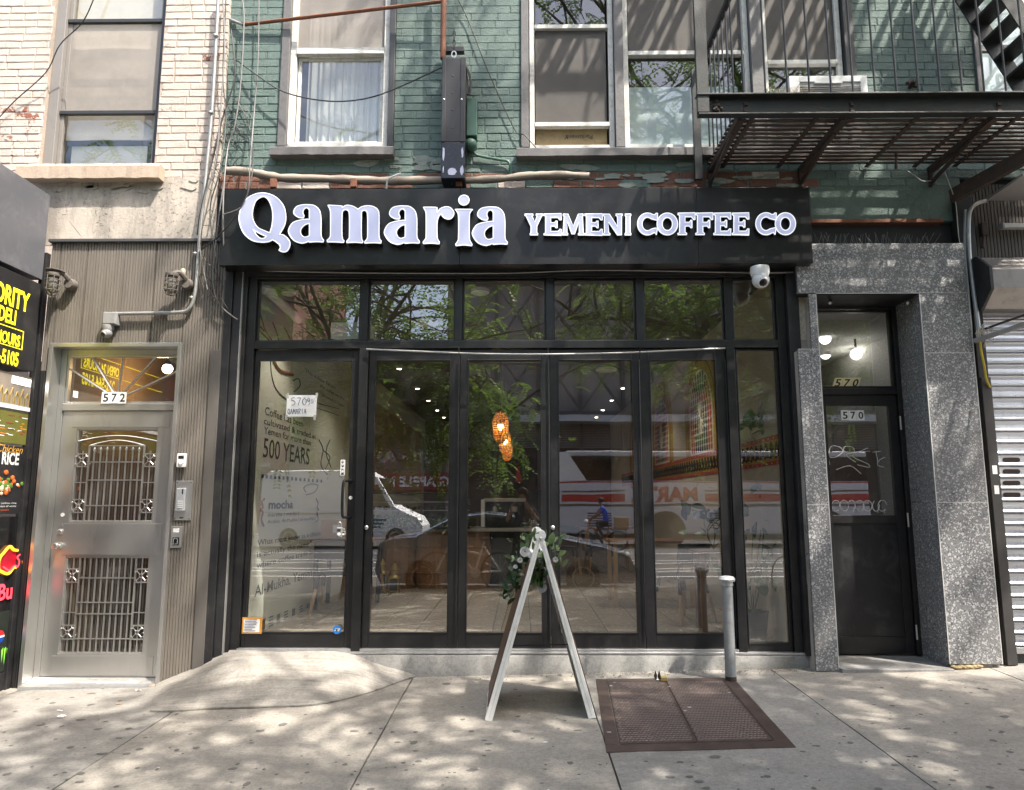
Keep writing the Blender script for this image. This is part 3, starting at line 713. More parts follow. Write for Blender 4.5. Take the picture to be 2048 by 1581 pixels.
MB().lathe([(.03, .04), (.03, .07), (.012, .09), (.008, DZ1 + .3 - P(335, 738, YD + .9).z)], P(335, 738, YD + .9), 10).build('lamp_holder', BLKP, bl)
def lamp(name, loc, e, col, r=.05, typ='POINT'):
    l = bpy.data.lights.new(name, typ); l.energy = e; l.color = col; l.shadow_soft_size = r
    o = bpy.data.objects.new(name, l); C.objects.link(o); o.location = loc; return o
lamp('hall_light', P(335, 738, YD + .9) + Vector((-.1, .1, -.12)), 4, (1, .7, .4))
LZ0, LZ1 = zt + .055, Z_(822, YD)
LX0, LX1 = DX0 + .087, DX1 - .035
uz = lambda v: Z_(v, YD)
UX0, UX1 = X_(146, 950, YD), X_(311, 950, YD)
mb = MB()
for c in cells(LX0, LX1, LZ0, LZ1, [(UX0, UX1, uz(1045), uz(857)), (UX0, UX1, uz(1311), uz(1114))]): mb.box(c[0], c[1], YD, YD + .045, c[2], c[3])
leaf = mb.build('door_leaf', STEEL, sd)
for a, b, c, d in ((uz(857), LZ1 - .002, LX0 + .09, LX1 - .09), (uz(1114), uz(1045), LX0 + .09, LX1 - .09), (LZ0, uz(1311), LX0 + .09, LX1 - .09)):
    MB().box(c, d, YD - .004, YD + .001, a + .012, b - .012).build('raised_panel', STEEL, leaf, bev=.002)
for (v0, v1, spear) in ((857, 1045, True), (1114, 1311, False)):
    z0, z1 = uz(v1), uz(v0)
    g = sash(sd, 'grille', STEELB, UX0, UX1, z0, z1, .014, YD + .008, .03)
    pane(g, GLASSD, UX0 + .01, UX1 - .01, z0 + .01, z1 - .01, YD + .036, 'door_glass')
    wv = (UX1 - UX0) * .165; ax0, ax1 = UX0 + wv, UX1 - wv
    def bar(p, q, r=.0055): MB().bar(p, q, r * 2, r * 2).build('grille_bar', STEELB, g)
    yb = YD + .014
    top = z1 - (z1 - z0) * (.22 if spear else .03)
    if spear:
        arc = [Vector((ax0 + (ax1 - ax0) * t / 12, yb, top + .045 * math.sin(math.pi * t / 12) + .03)) for t in range(13)]
        MB().tube(arc, .006, 6).build('grille_arch', STEELB, g)
        arc = [Vector((UX0 + (UX1 - UX0) * t / 12, yb, top + .05 * math.sin(math.pi * t / 12) + .065)) for t in range(13)]
        MB().tube(arc, .006, 6).build('grille_arch', STEELB, g)
    for x in (ax0, ax1): bar((x, yb, z0), (x, yb, top + (.03 if spear else .02)), .007)
    nb = 8 if spear else 9
    for i in range(nb):
        x = ax0 + (ax1 - ax0) * (i + .8) / (nb + .6); zt_ = top + .008 * math.sin(math.pi * i / (nb - 1)) if spear else z1 - .005
        bar((x, yb, z0 + .004), (x, yb, zt_ - (.03 if spear else 0)), .0055)
        if spear: MB().lathe([(.001, .022), (.009, .006), (.012, -.008), (.007, -.02), (.005, -.034)], (x, yb, zt_), 8).build('spear_head', STEELB, g, smooth=True)
    for t in ((.18, .46, .66, .84) if spear else (.2, .46, .58, .84)): bar((ax0, yb - .006, z0 + (z1 - z0) * (t if spear else 1 - t) * .97), (ax1, yb - .006, z0 + (z1 - z0) * (t if spear else 1 - t) * .97), .0048)
    for xa_, xb_ in ((UX0 + .01, ax0), (ax1, UX1 - .01)):
        xm = (xa_ + xb_) / 2; bar((xm, yb, z0 + .004), (xm, yb, z1 - (.24 * (z1 - z0) if spear else .01)), .005)
        for t in ((.17, .66) if spear else (.22, .80)):
            zc = z0 + (z1 - z0) * t; hs = (xb_ - xa_) / 2
            rs = MB(); rs.box(xa_, xb_, yb - .012, yb + .006, zc - hs - .006, zc - hs + .004).box(xa_, xb_, yb - .012, yb + .006, zc + hs - .004, zc + hs + .006)
            rs.tube([(xm + .014 * math.cos(k), yb - .012, zc + .014 * math.sin(k)) for k in [i * math.pi / 5 for i in range(11)]], .0045, 5)
            for sx in (-1, 1):
                for sz in (-1, 1): rs.tube([(xm + sx * (hs - .022 * math.cos(k * math.pi / 8)), yb - .012, zc + sz * (hs - .022 * math.sin(k * math.pi / 8))) for k in range(5)], .0045, 5).tube([(xm + sx * .011, yb - .012, zc + sz * .011), (xm + sx * (hs - .016), yb - .012, zc + sz * (hs - .016))], .0045, 5)
            rs.build('rosette', STEELB, g)
        bar((xa_, yb, z0 + (z1 - z0) * .42), (xb_, yb, z0 + (z1 - z0) * .42), .004)
k = P(116, 1092, YD)
kn = MB().lathe([(.033, 0), (.033, -.008), (.014, -.014), (.013, -.035), (.027, -.045), (.03, -.06), (.024, -.072), (.001, -.076)], (k.x + .01, YD, k.z), 16, 'Y').build('door_knob', STEELB, sd, smooth=True)
k = P(121, 1064, YD); MB().lathe([(.026, 0), (.026, -.006), (.017, -.010), (.016, -.016), (.001, -.017)], (k.x, YD, k.z), 16, 'Y').build('deadbolt', STEELB, sd, smooth=True)
k = P(122, 1052, YD); MB().lathe([(.017, 0), (.017, -.003), (.001, -.0035)], (k.x, YD, k.z), 14, 'Y').build('lock_plug', STEELB, sd)
k = P(125, 1030, YD); MB().lathe([(.017, 0), (.017, -.002), (.001, -.0025)], (k.x, YD, k.z), 14, 'Y').build('door_sticker', PAPER, sd)
for v in (868, 1100, 1290): MB().lathe([(.008, -.05), (.008, .05)], (LX1 - .002, YD - .008, uz(v)), 8).build('hinge', STEELB, sd)
th = MB(); tp = [(6.04, zt - .005), (6.05, zt + .018), (6.12, zt + .030), (6.14, zt + .026), (6.17, zt + .040), (6.19, zt + .036), (6.23, zt + .05), (6.30, zt + .05), (6.30, zt - .02), (6.04, zt - .02)]
th.prism([(DX0 + .04, y, z) for y, z in tp], (DX1 - DX0 - .06, 0, 0)); th.build('threshold', ALUM, sd)
def digits(name, txt, cu, v0, v1, u0, u1, Y, label, back, slant=0.0):
    n = len(txt); x0, x1, z0, z1 = X_(u0, (v0 + v1) / 2, Y), X_(u1, (v0 + v1) / 2, Y), Z_(v1, Y), Z_(v0, Y)
    t = T(name, label, 'house number', ((x0 + x1) / 2, Y, z0)); wd = (x1 - x0) / n
    for i, ch in enumerate(txt):
        a, b = x0 + wd * i + .0015, x0 + wd * (i + 1) - .0015; s = (z1 - z0) * slant; r = rnd.uniform(-.002, .002)
        tile = MB().hexa([(a, Y, z0 + r), (b, Y, z0 + r), (b, Y + .003, z0 + r), (a, Y + .003, z0 + r)], [(a + s, Y, z1 + r), (b + s, Y, z1 + r), (b + s, Y + .003, z1 + r), (a + s, Y + .003, z1 + r)]).build('digit_tile', back, t)
        text_on('digit', ch, (a + wd * .2 + s * .12, Y - .0012, z0 + (z1 - z0) * .14), (1, 0, 0), (slant, 0, 1), 1, INK, tile, bold=.02, width=wd * .62, height=(z1 - z0) * .72)
    return t
digits('house_number', '572', 0, 783, 806, 203, 253, YD - .03, 'white plate reading 572 on the fanlight of the steel door', PAPER)
# ------------------------------------------------------------------ the coffee shop front
fx = lambda u: X_(u, 1000, YF)
ZSILL = Z_(1303, YF); ZTH = Z_(1299, YF)
ZM0, ZM1 = Z_(697, YF), Z_(682, YF)            # bar between doors and transoms
ZT0, ZT1 = ZM1, Z_(540, YF)
sf = T('storefront', 'black aluminium shop front with glass door, four folding panels and transom row', 'shop front', (0, YF, 0))
FY0, FY1 = YF + .01, YF + .11
mb = MB()
for a, b in ((fx(476), fx(493)), (fx(1573), fx(1590))): mb.box(a, b, FY0 - .02, FY1, ZSILL, ZT1)
mb.box(fx(493), fx(1573), FY0 - .02, FY1, Z_(557, YF), ZT1).box(fx(493), fx(1573), FY0 - .02, FY1, ZM0, ZM1); mb.build('outer_frame', BLACK, sf, bev=.003)
for a, b in ((711, 729), (1464, 1481)): box('mullion', BLACK, sf, fx(a), fx(b), FY0 - .03, FY1, ZSILL, ZM0 - .002)
def fxt(u): return X_(u, 620, YF)
tm = [(720, 736), (910, 925), (1092, 1107), (1272, 1288), (1449, 1467)]
for a, b in tm: box('transom_mullion', BLACK, sf, fxt(a), fxt(b), FY0 - .012, FY1, ZM1 + .002, Z_(557, YF) - .002)
edges = [fx(493)] + [q for t in tm for q in (fxt(t[0]), fxt(t[1]))] + [fx(1573)]
for a, b in zip(edges[::2], edges[1::2]):
    s_ = sash(sf, 'transom_sash', BLACK, a, b, ZM1 + .003, Z_(557, YF) - .003, .014, FY0 + .02, .03); pane(s_, GLASS, a + .01, b - .01, ZM1 + .01, Z_(557, YF) - .01, FY0 + .035)
def leafdoor(name, parent, u0, u1, g0, g1, z0, z1, zg0, zg1, y, label=None):
    a, b, c, d = fx(u0), fx(u1), fx(g0), fx(g1)
    mb = MB(); mb.box(a, c, y, y + .06, z0, z1).box(d, b, y, y + .06, z0, z1).box(c, d, y, y + .06, z0, zg0).box(c, d, y, y + .06, zg1, z1)
    o = mb.build(name, BLACK, parent, bev=.004, label=label)
    sash(parent if False else o, 'glazing_bead', BLACK, c - .002, d + .002, zg0 - .002, zg1 + .002, .010, y - .005, .02)
    pane(o, GLASS, c, d, zg0, zg1, y + .03); return o
zg0, zg1 = Z_(1268, YF), Z_(719, YF)
door = leafdoor('glass_door', sf, 494, 710, 501, 696, ZTH + .006, ZM0 - .008, zg0, zg1, FY0 + .012, 'hinged glass door with pull handle')
for i, q in enumerate(((730, 916.5, 743, 898), (917.5, 1100, 933, 1084), (1101, 1285.5, 1118, 1271), (1286.5, 1463, 1306, 1443))):
    leafdoor('folding_panel', sf, q[0], q[1], q[2], q[3], ZTH + .006, ZM0 - .008, zg0, zg1, FY0 + .006 - .004 * (i % 2))
    x = fx(q[1]) - .004; MB().tube([(x, FY0 - .014, ZTH + .1), (x, FY0 - .014, ZM0 - .1)], .006, 6).build('panel_hinge', BLACK, sf)
    if i in (0, 2): MB().lathe([(.018, 0), (.018, -.006), (.011, -.012), (.001, -.013)], (fx(q[0] + 4), FY0 - .002, Z_(1056, YF)), 12, 'Y').build('lock_cylinder', STEELB, sf, smooth=True)
fxw = leafdoor('side_light', sf, 1481.5, 1573, 1486, 1569, Z_(1304, YF), ZM0 - .004, Z_(1288, YF), Z_(700, YF), FY0 + .012)
mb = MB(); mb.box(fx(455), fx(1600), YF - .03, YF + .3, ZSILL - .018, ZSILL - .002).box(fx(490), fx(1470), YF - .018, YF + .12, ZSILL - .001, ZTH + .004); mb.build('threshold', ALUM, sf, bev=.002)
mb = MB(); mb.box(fx(424), fx(449), YF - .08, YF + .14, -.05, Z_(530, YF)).box(fx(449.5), fx(466), YF - .06, YF + .14, -.05, Z_(530, YF)); mb.build('pilaster', BLACK2, sf, bev=.004)
box('pilaster_trim', PIPE, sf, fx(466.5), fx(468.5), YF - .066, YF - .03, .05, Z_(545, YF), 0); box('pilaster_jamb', BLACK, sf, fx(469), fx(476), YF - .04, YF + .14, .0, Z_(530, YF))
mb = MB(); mb.box(fx(1590.5), fx(1614), YF - .07, YF + .14, Z_(1308, YF), Z_(540, YF)); mb.build('pilaster', BLACK2, sf, bev=.003)
box('pilaster_flashing', BLACK2, sf, fx(1592), fx(1612.5), YF - .076, YF - .071, Z_(1306, YF), Z_(1165, YF), 0)
hb = MB(); hb.box(fx(470), fx(1600), YF - .05, YF + .1, Z_(556, YF) + .012, Z_(530, YF)); hb.build('head_casing', BLACK2, sf)
hp = MB(); hp.tube(catmull([P(487, 541, 6.12), P(700, 546, 6.12), P(1000, 547, 6.12), P(1200, 541, 6.12), P(1500, 546, 6.12), P(1592, 545, 6.12)], 8), .006, 6); hp.build('light_strip', PIPE, sf)
# curved awning bar that sags in front of the folding panels
aw = T('awning_bar', 'thin grey bar bowed across the folding panels below the transoms', 'bar', P(1090, 705, 6.05))
MB().tube(catmull([P(733, 699, 6.15), P(830, 703, 6.08), P(960, 708, 6.04), P(1100, 709, 6.03), P(1250, 706, 6.06), P(1380, 700, 6.1), P(1450, 697, 6.16)], 8), .008, 8).build('bar', PIPE, aw, smooth=True)
for u, v in ((918, 706), (1096, 709), (1280, 705)): MB().tube([P(u, v, 6.04), P(u, v - 12, 6.19)], .005, 6).build('bar_bracket', BLACK, aw)
# concrete plinth under the shop front
pl = MB(); n = 60; vs = []
px0, px1 = fx(640), fx(1610)
for i in range(n + 1):
    x = px0 + (px1 - px0) * i / n; j = lambda s: rnd.uniform(-s, s)
    vs += [(x, 6.172 + j(.003), ground(x, 6.17) - .05), (x, 6.168 + j(.003), ZSILL - .032 + j(.002)), (x, 6.178, ZSILL - .019), (x, 6.5, ZSILL - .019)]
pl.add(vs, [(4*i+k, 4*i+4+k, 4*i+5+k, 4*i+1+k) for i in range(n) for k in range(3)]).build('concrete_plinth', CONC3, sf, smooth=True)
# pull handle
hx = fx(689); z0, z1 = Z_(1035, YF), Z_(962, YF)
hm = MB(); hm.tube(catmull([(hx + .055, FY0 + .01, z1), (hx + .02, FY0 - .05, z1), (hx, FY0 - .075, z1 - .03), (hx, FY0 - .075, z0 + .03), (hx + .02, FY0 - .05, z0), (hx + .055, FY0 + .01, z0)], 5), .012, 8); hm.build('pull_handle', BLACK, door, smooth=True)
MB().lathe([(.015, 0), (.015, -.003), (.001, -.0035)], (fx(700), FY0 + .012, Z_(996, YF)), 12, 'Y').build('round_sticker', PAPER, door)
# key safe hanging on the handle
def keysafe(name, c, w, h, label, cat='key box', shackle=True):
    t = T(name, label, cat, c); x, y, z = c
    MB().box(x - w/2, x + w/2, y, y + .03, z, z + h).build('case', PLAST if not shackle else GREYP, t, bev=.006)
    MB().box(x - w*.3, x + w*.3, y - .003, y, z + h*.62, z + h*.84).build('shutter', BLKP, t, bev=.001)
    MB().lathe([(w*.26, 0), (w*.26, -.006), (w*.2, -.009), (.001, -.009)], (x, y, z + h*.33), 14, 'Y').build('dial', PLAST, t)
    if shackle: MB().tube([(x - w*.3, y + .015, z + h - .004), (x - w*.3, y + .015, z + h*1.35), (x, y + .015, z + h*1.5), (x + w*.3, y + .015, z + h*1.35), (x + w*.3, y + .015, z + h - .004)], .004, 6).build('shackle', STEELB, t, smooth=True)
    return t
keysafe('key_safe', (fx(686), FY0 - .11, Z_(1075, YF)), .045, .085, 'small grey key safe hung from the pull handle of the glass door')
keysafe('padlock', (fx(693), FY0 - .085, Z_(1072, YF)), .03, .04, 'silver padlock hooked beside the key safe on the door handle', 'padlock')
# things stuck on the glass of the door
YGL = FY0 + .036
def sheet_on(name, label, cat, u0, u1, v0, v1, Y, m, frame=None):
    x0, x1, z0, z1 = X_(u0, (v0+v1)/2, Y), X_(u1, (v0+v1)/2, Y), Z_(v1, Y), Z_(v0, Y)
    t = T(name, label, cat, ((x0+x1)/2, Y, z0)); MB().box(x0, x1, Y, Y + .0015, z0, z1).build('sheet', m, t); return t, x0, x1, z0, z1
def scrawl(name, parent, strokes, to3, r, m):
    mb = MB()
    for s_ in strokes: mb.tube(catmull([to3(*p) for p in s_], 4), r, 5)
    return mb.build(name, m, parent)
DG = {'5': [[(.9,1),(.15,1),(.1,.58)],[(.1,.58),(.5,.66),(.9,.4),(.7,.05),(.1,.05)]], '7': [[(0,1),(.9,1)],[(.9,1),(.6,.5),(.4,0)]], '0': [[(.5,1),(.1,.7),(.1,.3),(.5,0),(.9,.3),(.9,.7),(.5,1)]], '9': [[(.85,.75),(.5,1),(.15,.75),(.5,.5),(.85,.75)],[(.85,.75),(.8,.3),(.55,0)]],
      'Q': [[(.5,1),(.1,.6),(.2,.1),(.7,.1),(.9,.6),(.5,1)],[(.6,.3),(1,-.1)]], 'A': [[(0,0),(.5,1)],[(.5,1),(1,0)],[(.2,.4),(.8,.4)]], 'M': [[(0,0),(.1,1)],[(.1,1),(.5,.3)],[(.5,.3),(.9,1)],[(.9,1),(1,0)]], 'R': [[(.1,0),(.1,1)],[(.1,1),(.8,.9),(.7,.55),(.1,.5)],[(.3,.5),(.9,0)]], 'I': [[(.5,0),(.5,1)]],
      '/': [[(.1,0),(.8,1)]], '-': [[(.1,.5),(.9,.5)]], '3': [[(.1,.9),(.6,1),(.7,.7),(.3,.5)],[(.3,.5),(.9,.4),(.6,0),(.1,.1)]], '8': [[(.5,.5),(.15,.75),(.5,1),(.85,.75),(.5,.5),(.1,.25),(.5,0),(.9,.25),(.5,.5)]]}
def handwrite(parent, txt, x0, z0, h, w, gap, Y, r, m):
    x = x0
    for ch in txt:
        if ch == ' ': x += w * .6; continue
        scrawl('handwriting', parent, DG[ch], lambda a, b, x=x: Vector((x + a * w, Y, z0 + b * h)), r, m); x += w + gap
t, x0, x1, z0, z1 = sheet_on('paper_note', 'handwritten paper note taped to the glass door, reads 570 and Qamaria', 'note', 573, 633, 790, 833, FY0 + .008, PAPER)
hh = z1 - z0; handwrite(t, '570', x0 + .04, z0 + hh * .53, hh * .34, .036, .012, FY0 + .007, .0022, INKB); handwrite(t, '9', x0 + .175, z0 + hh * .53, hh * .34, .03, .01, FY0 + .007, .0022, INKB); handwrite(t, '3/-', x0 + .212, z0 + hh * .62, hh * .2, .012, .004, FY0 + .007, .0014, INKB)
handwrite(t, 'QAMARIA', x0 + .012, z0 + hh * .12, hh * .24, .019, .0045, FY0 + .007, .002, INKB)
TAPE = screen_mat('clear_tape', (.6, .6, .58), .45)
for a, b in ((x0 - .006, z1 - .03), (x1 - .012, z1 - .025), (x0 - .008, z0 - .03), (x1 - .022, z0 - .03)): MB().quad((a, FY0 + .0065, b), (a + .022, FY0 + .0065, b), (a + .022, FY0 + .0065, b + .045), (a, FY0 + .0065, b + .045)).build('tape', TAPE, t)
t, x0, x1, z0, z1 = sheet_on('permit_notice', 'white printed notice in an orange border at the foot of the glass door', 'notice', 484, 524, 1236, 1269, FY0 + .006, M('orange_card', (.55, .25, .04), .7))
MB().box(x0 + .014, x1 - .02, FY0 + .004, FY0 + .0055, z0 + .012, z1 - .015).build('printed_page', PAPER, t)
for i in range(8): MB().box(x0 + .022, x1 - .03 - rnd.random() * .05, FY0 + .0028, FY0 + .0038, z0 + .022 + i * .0125, z0 + .026 + i * .0125).build('text_line', INKB, t)
c = P(674, 1260, FY0 + .006); t = T('alarm_sticker', 'blue octagonal alarm company sticker at the foot of the glass door', 'sticker', c)
MB().prism([(c.x + .037 * math.cos(R(22.5 + 45 * i)), c.y, c.z + .037 * math.sin(R(22.5 + 45 * i))) for i in range(8)], (0, .001, 0)).build('sticker_face', M('alarm_blue', (.02, .16, .48), .5), t)
text_on('lettering', 'ADT', (c.x - .022, c.y - .001, c.z - .012), (1, 0, 0), (.15, 0, 1), .03, PAPER, t, bold=.012, width=.042, height=.024)
t, x0, x1, z0, z1 = sheet_on('push_plate', 'narrow white strip reading push above the door handle', 'sign', 681, 690, 920, 951, YGL - .008, PAPER)
for i, ch in enumerate('PUSH'): text_on('lettering', ch, (x0 + .009, YGL - .0095, z1 - .033 * (i + 1) + .004), (1, 0, 0), (0, 0, 1), .02, INK, t, bold=.01, width=.02, height=.022)
# ------------------------------------------------------------------ the illuminated sign
YS = 5.95
SX0, SX1 = P(442, 450, YS).x, P(1622, 450, YS).x; SZ0, SZ1 = Z_(529, YS), Z_(377, YS)
sg = T('shop_sign', 'long black sign box with white letters Qamaria Yemeni Coffee Co', 'sign', (0, YS, SZ0))
cuts = [SX0, X_(920, 450, YS), X_(1395, 450, YS), SX1]
for a, b in zip(cuts[:-1], cuts[1:]): MB().box(a + .0012, b - .0012, YS, YS + .24, SZ0, SZ1).build('sign_panel', SIGNB, sg, bev=.002)
LFACE = emis('lit_letter_face', (.62, .67, .97), .17, (.20, .21, .27)); LTRIM = emis('lit_letter_trim', (.9, .93, 1), .27, (.45, .45, .45))
LSIDE = M('black_letter_return', (.012, .012, .013), .25, 0, .2, 10)
def letter(loops, depth=.085):
    to3 = lambda x, y, Y: P(x * 1000, y * 1000, Y)
    yf = YS - depth
    lp3 = [[(p[0] / 1000, p[1] / 1000) for p in lp] for lp in loops]
    vs, fs = fill2d(lp3)
    b = P(lp3[0][0][0] * 1000, lp3[0][0][1] * 1000, yf)
    ret = MB()
    def q(p, Y):                       # letters stand square to the wall: take the plan from the face plane
        a = to3(p[0], p[1], yf); return (a.x, Y, a.z)
    for lp in lp3:
        k = len(lp)
        for i in range(k):
            a, c = lp[i], lp[(i + 1) % k]
            ret.cm = 0; ret.quad(q(a, YS), q(c, YS), q(c, yf + .010), q(a, yf + .010))
            ret.cm = 1; ret.quad(q(a, yf + .010), q(c, yf + .010), q(c, yf), q(a, yf))
    o = ret.build('letter', [LSIDE, LTRIM], sg)
    me = bpy.data.meshes.new('letter_face'); me.from_pydata([q(v, yf + .0005) for v in vs], [], fs); me.materials.append(LFACE); me.materials.append(LTRIM)
    obj('letter_face', me, o)
    ed = MB()
    for lp in lp3: ed.tube([q(p, yf) for p in lp + [lp[0]]], .0045, 5, cap=False)
    ed.build('letter_rim', LTRIM, o)
Z4 = lambda pts: outline([(470 + p[0] / 7.062, 380 + p[1] / 7.062, *p[2:]) for p in pts])
Z5 = lambda pts: outline([(740 + p[0] / 7.062, 380 + p[1] / 7.062, *p[2:]) for p in pts])
c = 'c'
Q = [Z4([(390,45),(560,95),(680,220),(718,370),(700,500),(628,632,c),(690,645),(760,710),(778,780),(740,860),(680,880),(620,855,c),(640,820),(625,775),(570,730),(528,708,c),(470,735),(370,742),(240,715),(120,610),(60,450),(65,330),(110,200),(220,90)]),
     Z4([(395,97),(470,140),(520,260),(532,380),(520,510),(490,608,c),(420,580),(325,535),(270,460),(245,370),(255,260),(300,150)]), Z4([(255,563,c),(350,620),(440,660,c),(420,680),(370,690),(310,650)])]
A_ = [[(1035,212),(1120,225),(1190,290),(1215,400),(1215,600),(1222,670),(1252,715,c),(1245,740,c),(1150,735),(1050,742,c),(1038,728,c),(990,748),(930,755),(830,715),(762,620),(762,550),(820,465),(930,428),(1050,415,c),(1050,320),(1045,280),(1010,255),(970,280),(960,330),(975,370),(965,400,c),(900,392),(840,350),(830,300),(870,240),(950,215)],
      [(1050,472,c),(980,500),(930,560),(930,620),(960,660),(1000,668),(1050,650,c)]]
sh = lambda L_, dx, dy: [[(p[0] + dx, p[1] + dy, *p[2:]) for p in l] for l in L_]
Mm = [(1315,225,c),(1330,218),(1500,228),(1512,238,c),(1513,252,c),(1570,220),(1640,225),(1700,250),(1735,278,c),(1790,240),(1880,225),(1960,240),(2020,290),(2035,380),(2035,660),(2064,720,c),(2060,755,c),(1950,748),(1835,755,c),(1830,735,c),(1865,690),(1872,640),(1872,380),(1860,310),(1825,290),(1790,310),(1785,380),(1785,660),(1808,730,c),(1800,750,c),(1690,742),(1580,748,c),(1578,725,c),(1608,690),(1615,640),(1615,370),(1600,300),(1560,280),(1525,300),(1512,360),(1512,660),(1540,720,c),(1532,745,c),(1420,738),(1305,738,c),(1300,715,c),(1340,670),(1348,600),(1348,340),(1340,280)]
Rr = [(755,250,c),(770,245),(930,248),(945,262,c),(946,325,c),(990,270),(1060,242),(1130,250),(1180,310),(1175,370),(1130,412),(1070,408),(1025,375),(1010,345),(975,370),(950,440),(945,540),(950,680),(980,740,c),(975,765,c),(860,755),(755,762,c),(748,740,c),(785,690),(792,640),(792,380),(785,310)]
Ii = [(1208,280,c),(1222,276),(1430,276),(1442,285,c),(1410,330),(1402,400),(1402,660),(1412,720),(1442,770,c),(1436,792,c),(1325,780),(1216,792,c),(1208,770,c),(1242,720),(1250,650),(1250,400),(1240,330)]
letter(Q); letter([Z4(l) for l in A_]); letter([Z4(Mm)]); letter([Z5(l) for l in sh(A_, -553, 17)]); letter([Z5(Rr)]); letter([Z5(Ii)])
letter([Z5([(1326 + 73 * math.cos(i * .5236), 148 + 70 * math.sin(i * .5236)) for i in range(12)])]); letter([Z5(l) for l in sh(A_, 690, 32)])
GL = {'E': [[(0,.06),(0,0),(1,-.02),(1,.28),(.93,.28),(.82,.17),(.40,.17),(.40,.42),(.62,.42),(.70,.34),(.76,.34),(.76,.68),(.70,.68),(.62,.59),(.40,.59),(.40,.83),(.80,.83),(.92,.72),(1,.72),(1,1.02),(0,1),(0,.94),(.10,.90),(.10,.10)]],
 'F': [[(0,.06),(0,0),(.52,0),(.52,.06),(.42,.12),(.42,.40),(.68,.40),(.76,.32),(.82,.32),(.82,.68),(.76,.68),(.68,.58),(.42,.58),(.42,.83),(.80,.83),(.92,.70),(1,.70),(1,1.02),(0,1),(0,.94),(.10,.90),(.10,.10)]],
 'I': [[(0,0),(1,0),(1,.06),(.85,.12),(.85,.88),(1,.94),(1,1),(0,1),(0,.94),(.15,.88),(.15,.12),(0,.06)]],
 'N': [[(0,0),(.36,0),(.36,.06),(.28,.12),(.28,.62),(.74,0),(.95,0),(.95,.9),(1,.94),(1,1),(.66,1),(.66,.94),(.74,.88),(.74,.40),(.32,1),(0,1),(0,.94),(.07,.88),(.07,.12),(0,.06)]],
 'M': [[(0,0),(.26,0),(.26,.06),(.21,.10),(.24,.62),(.44,.05),(.56,.05),(.76,.62),(.78,.10),(.73,.06),(.73,0),(1,0),(1,.06),(.96,.12),(.92,.88),(.96,.94),(.96,1),(.74,1),(.5,.42),(.26,1),(.04,1),(.04,.94),(.09,.88),(.04,.12),(0,.06)]],
 'Y': [[(.30,0),(.72,0),(.72,.06),(.66,.12),(.66,.42),(.92,.9),(1,.94),(1,1),(.62,1),(.62,.94),(.68,.90),(.55,.62),(.40,.90),(.46,.94),(.46,1),(0,1),(0,.94),(.08,.9),(.34,.42),(.34,.12),(.30,.06)]]}
ell = lambda rx, ry, a0=0, a1=360, n=28: [(.5 + rx * math.cos(R(a0 + (a1 - a0) * i / n)), .5 + ry * math.sin(R(a0 + (a1 - a0) * i / n))) for i in range(n + (0 if a1 - a0 == 360 else 1))]
GL['O'] = [ell(.5, .51), ell(.25, .30)]
GL['C'] = [[(.93, 1.0), (.87, .93)] + ell(.5, .51, 58, 302) + [(.86, .10), (.94, .0), (1, .30), (.93, .32)] + ell(.27, .31, 308, 52, 20) + [(.93, .68), (1, .68), (1, 1.0)]]
yem = [('Y',158,275),('E',280,392),('M',398,538),('E',541,655),('N',660,783),('I',800,838),('C',880,1008),('O',1005,1137),('F',1138,1248),('F',1252,1362),('E',1367,1477),('E',1485,1593),('C',1637,1768),('O',1762,1892)]
for ch, a, b in yem:
    t_, bt = (220, 354) if a < 850 else (214, 352) if a < 1600 else (212, 351)
    letter([[(1000 + (a + (b - a) * p[0]) / 3.2, 360 + (bt + (t_ - bt) * p[1]) / 3.2) for p in lp] for lp in GL[ch]], .065)
# rolled canvas above the sign
cr = T('canvas_roll', 'long beige canvas awning roll lying along the top of the sign', 'awning roll', P(800, 355, 6.05))
CANV = M('beige_canvas', (.30, .255, .21), .85, 0, .18, 6, .4, 50, (.16, .13, .11), .4)
for (pts, r) in (([(452, 342), (500, 345), (560, 356), (640, 358), (760, 362), (880, 361), (925, 360)], .038), ([(925, 362), (1000, 358), (1060, 352), (1120, 350), (1178, 353)], .034)):
    cv = catmull([P(u, v, 6.10) for u, v in pts], 5); MB().tube(cv, [r * rnd.uniform(.8, 1.12) for _ in cv], 10).build('canvas', CANV, cr, smooth=True)
for u in (548, 708, 918): box('strap', RUST, cr, X_(u - 6, 365, 6.05), X_(u + 6, 365, 6.05), 6.02, 6.06, Z_(375, 6.05), Z_(358, 6.05))
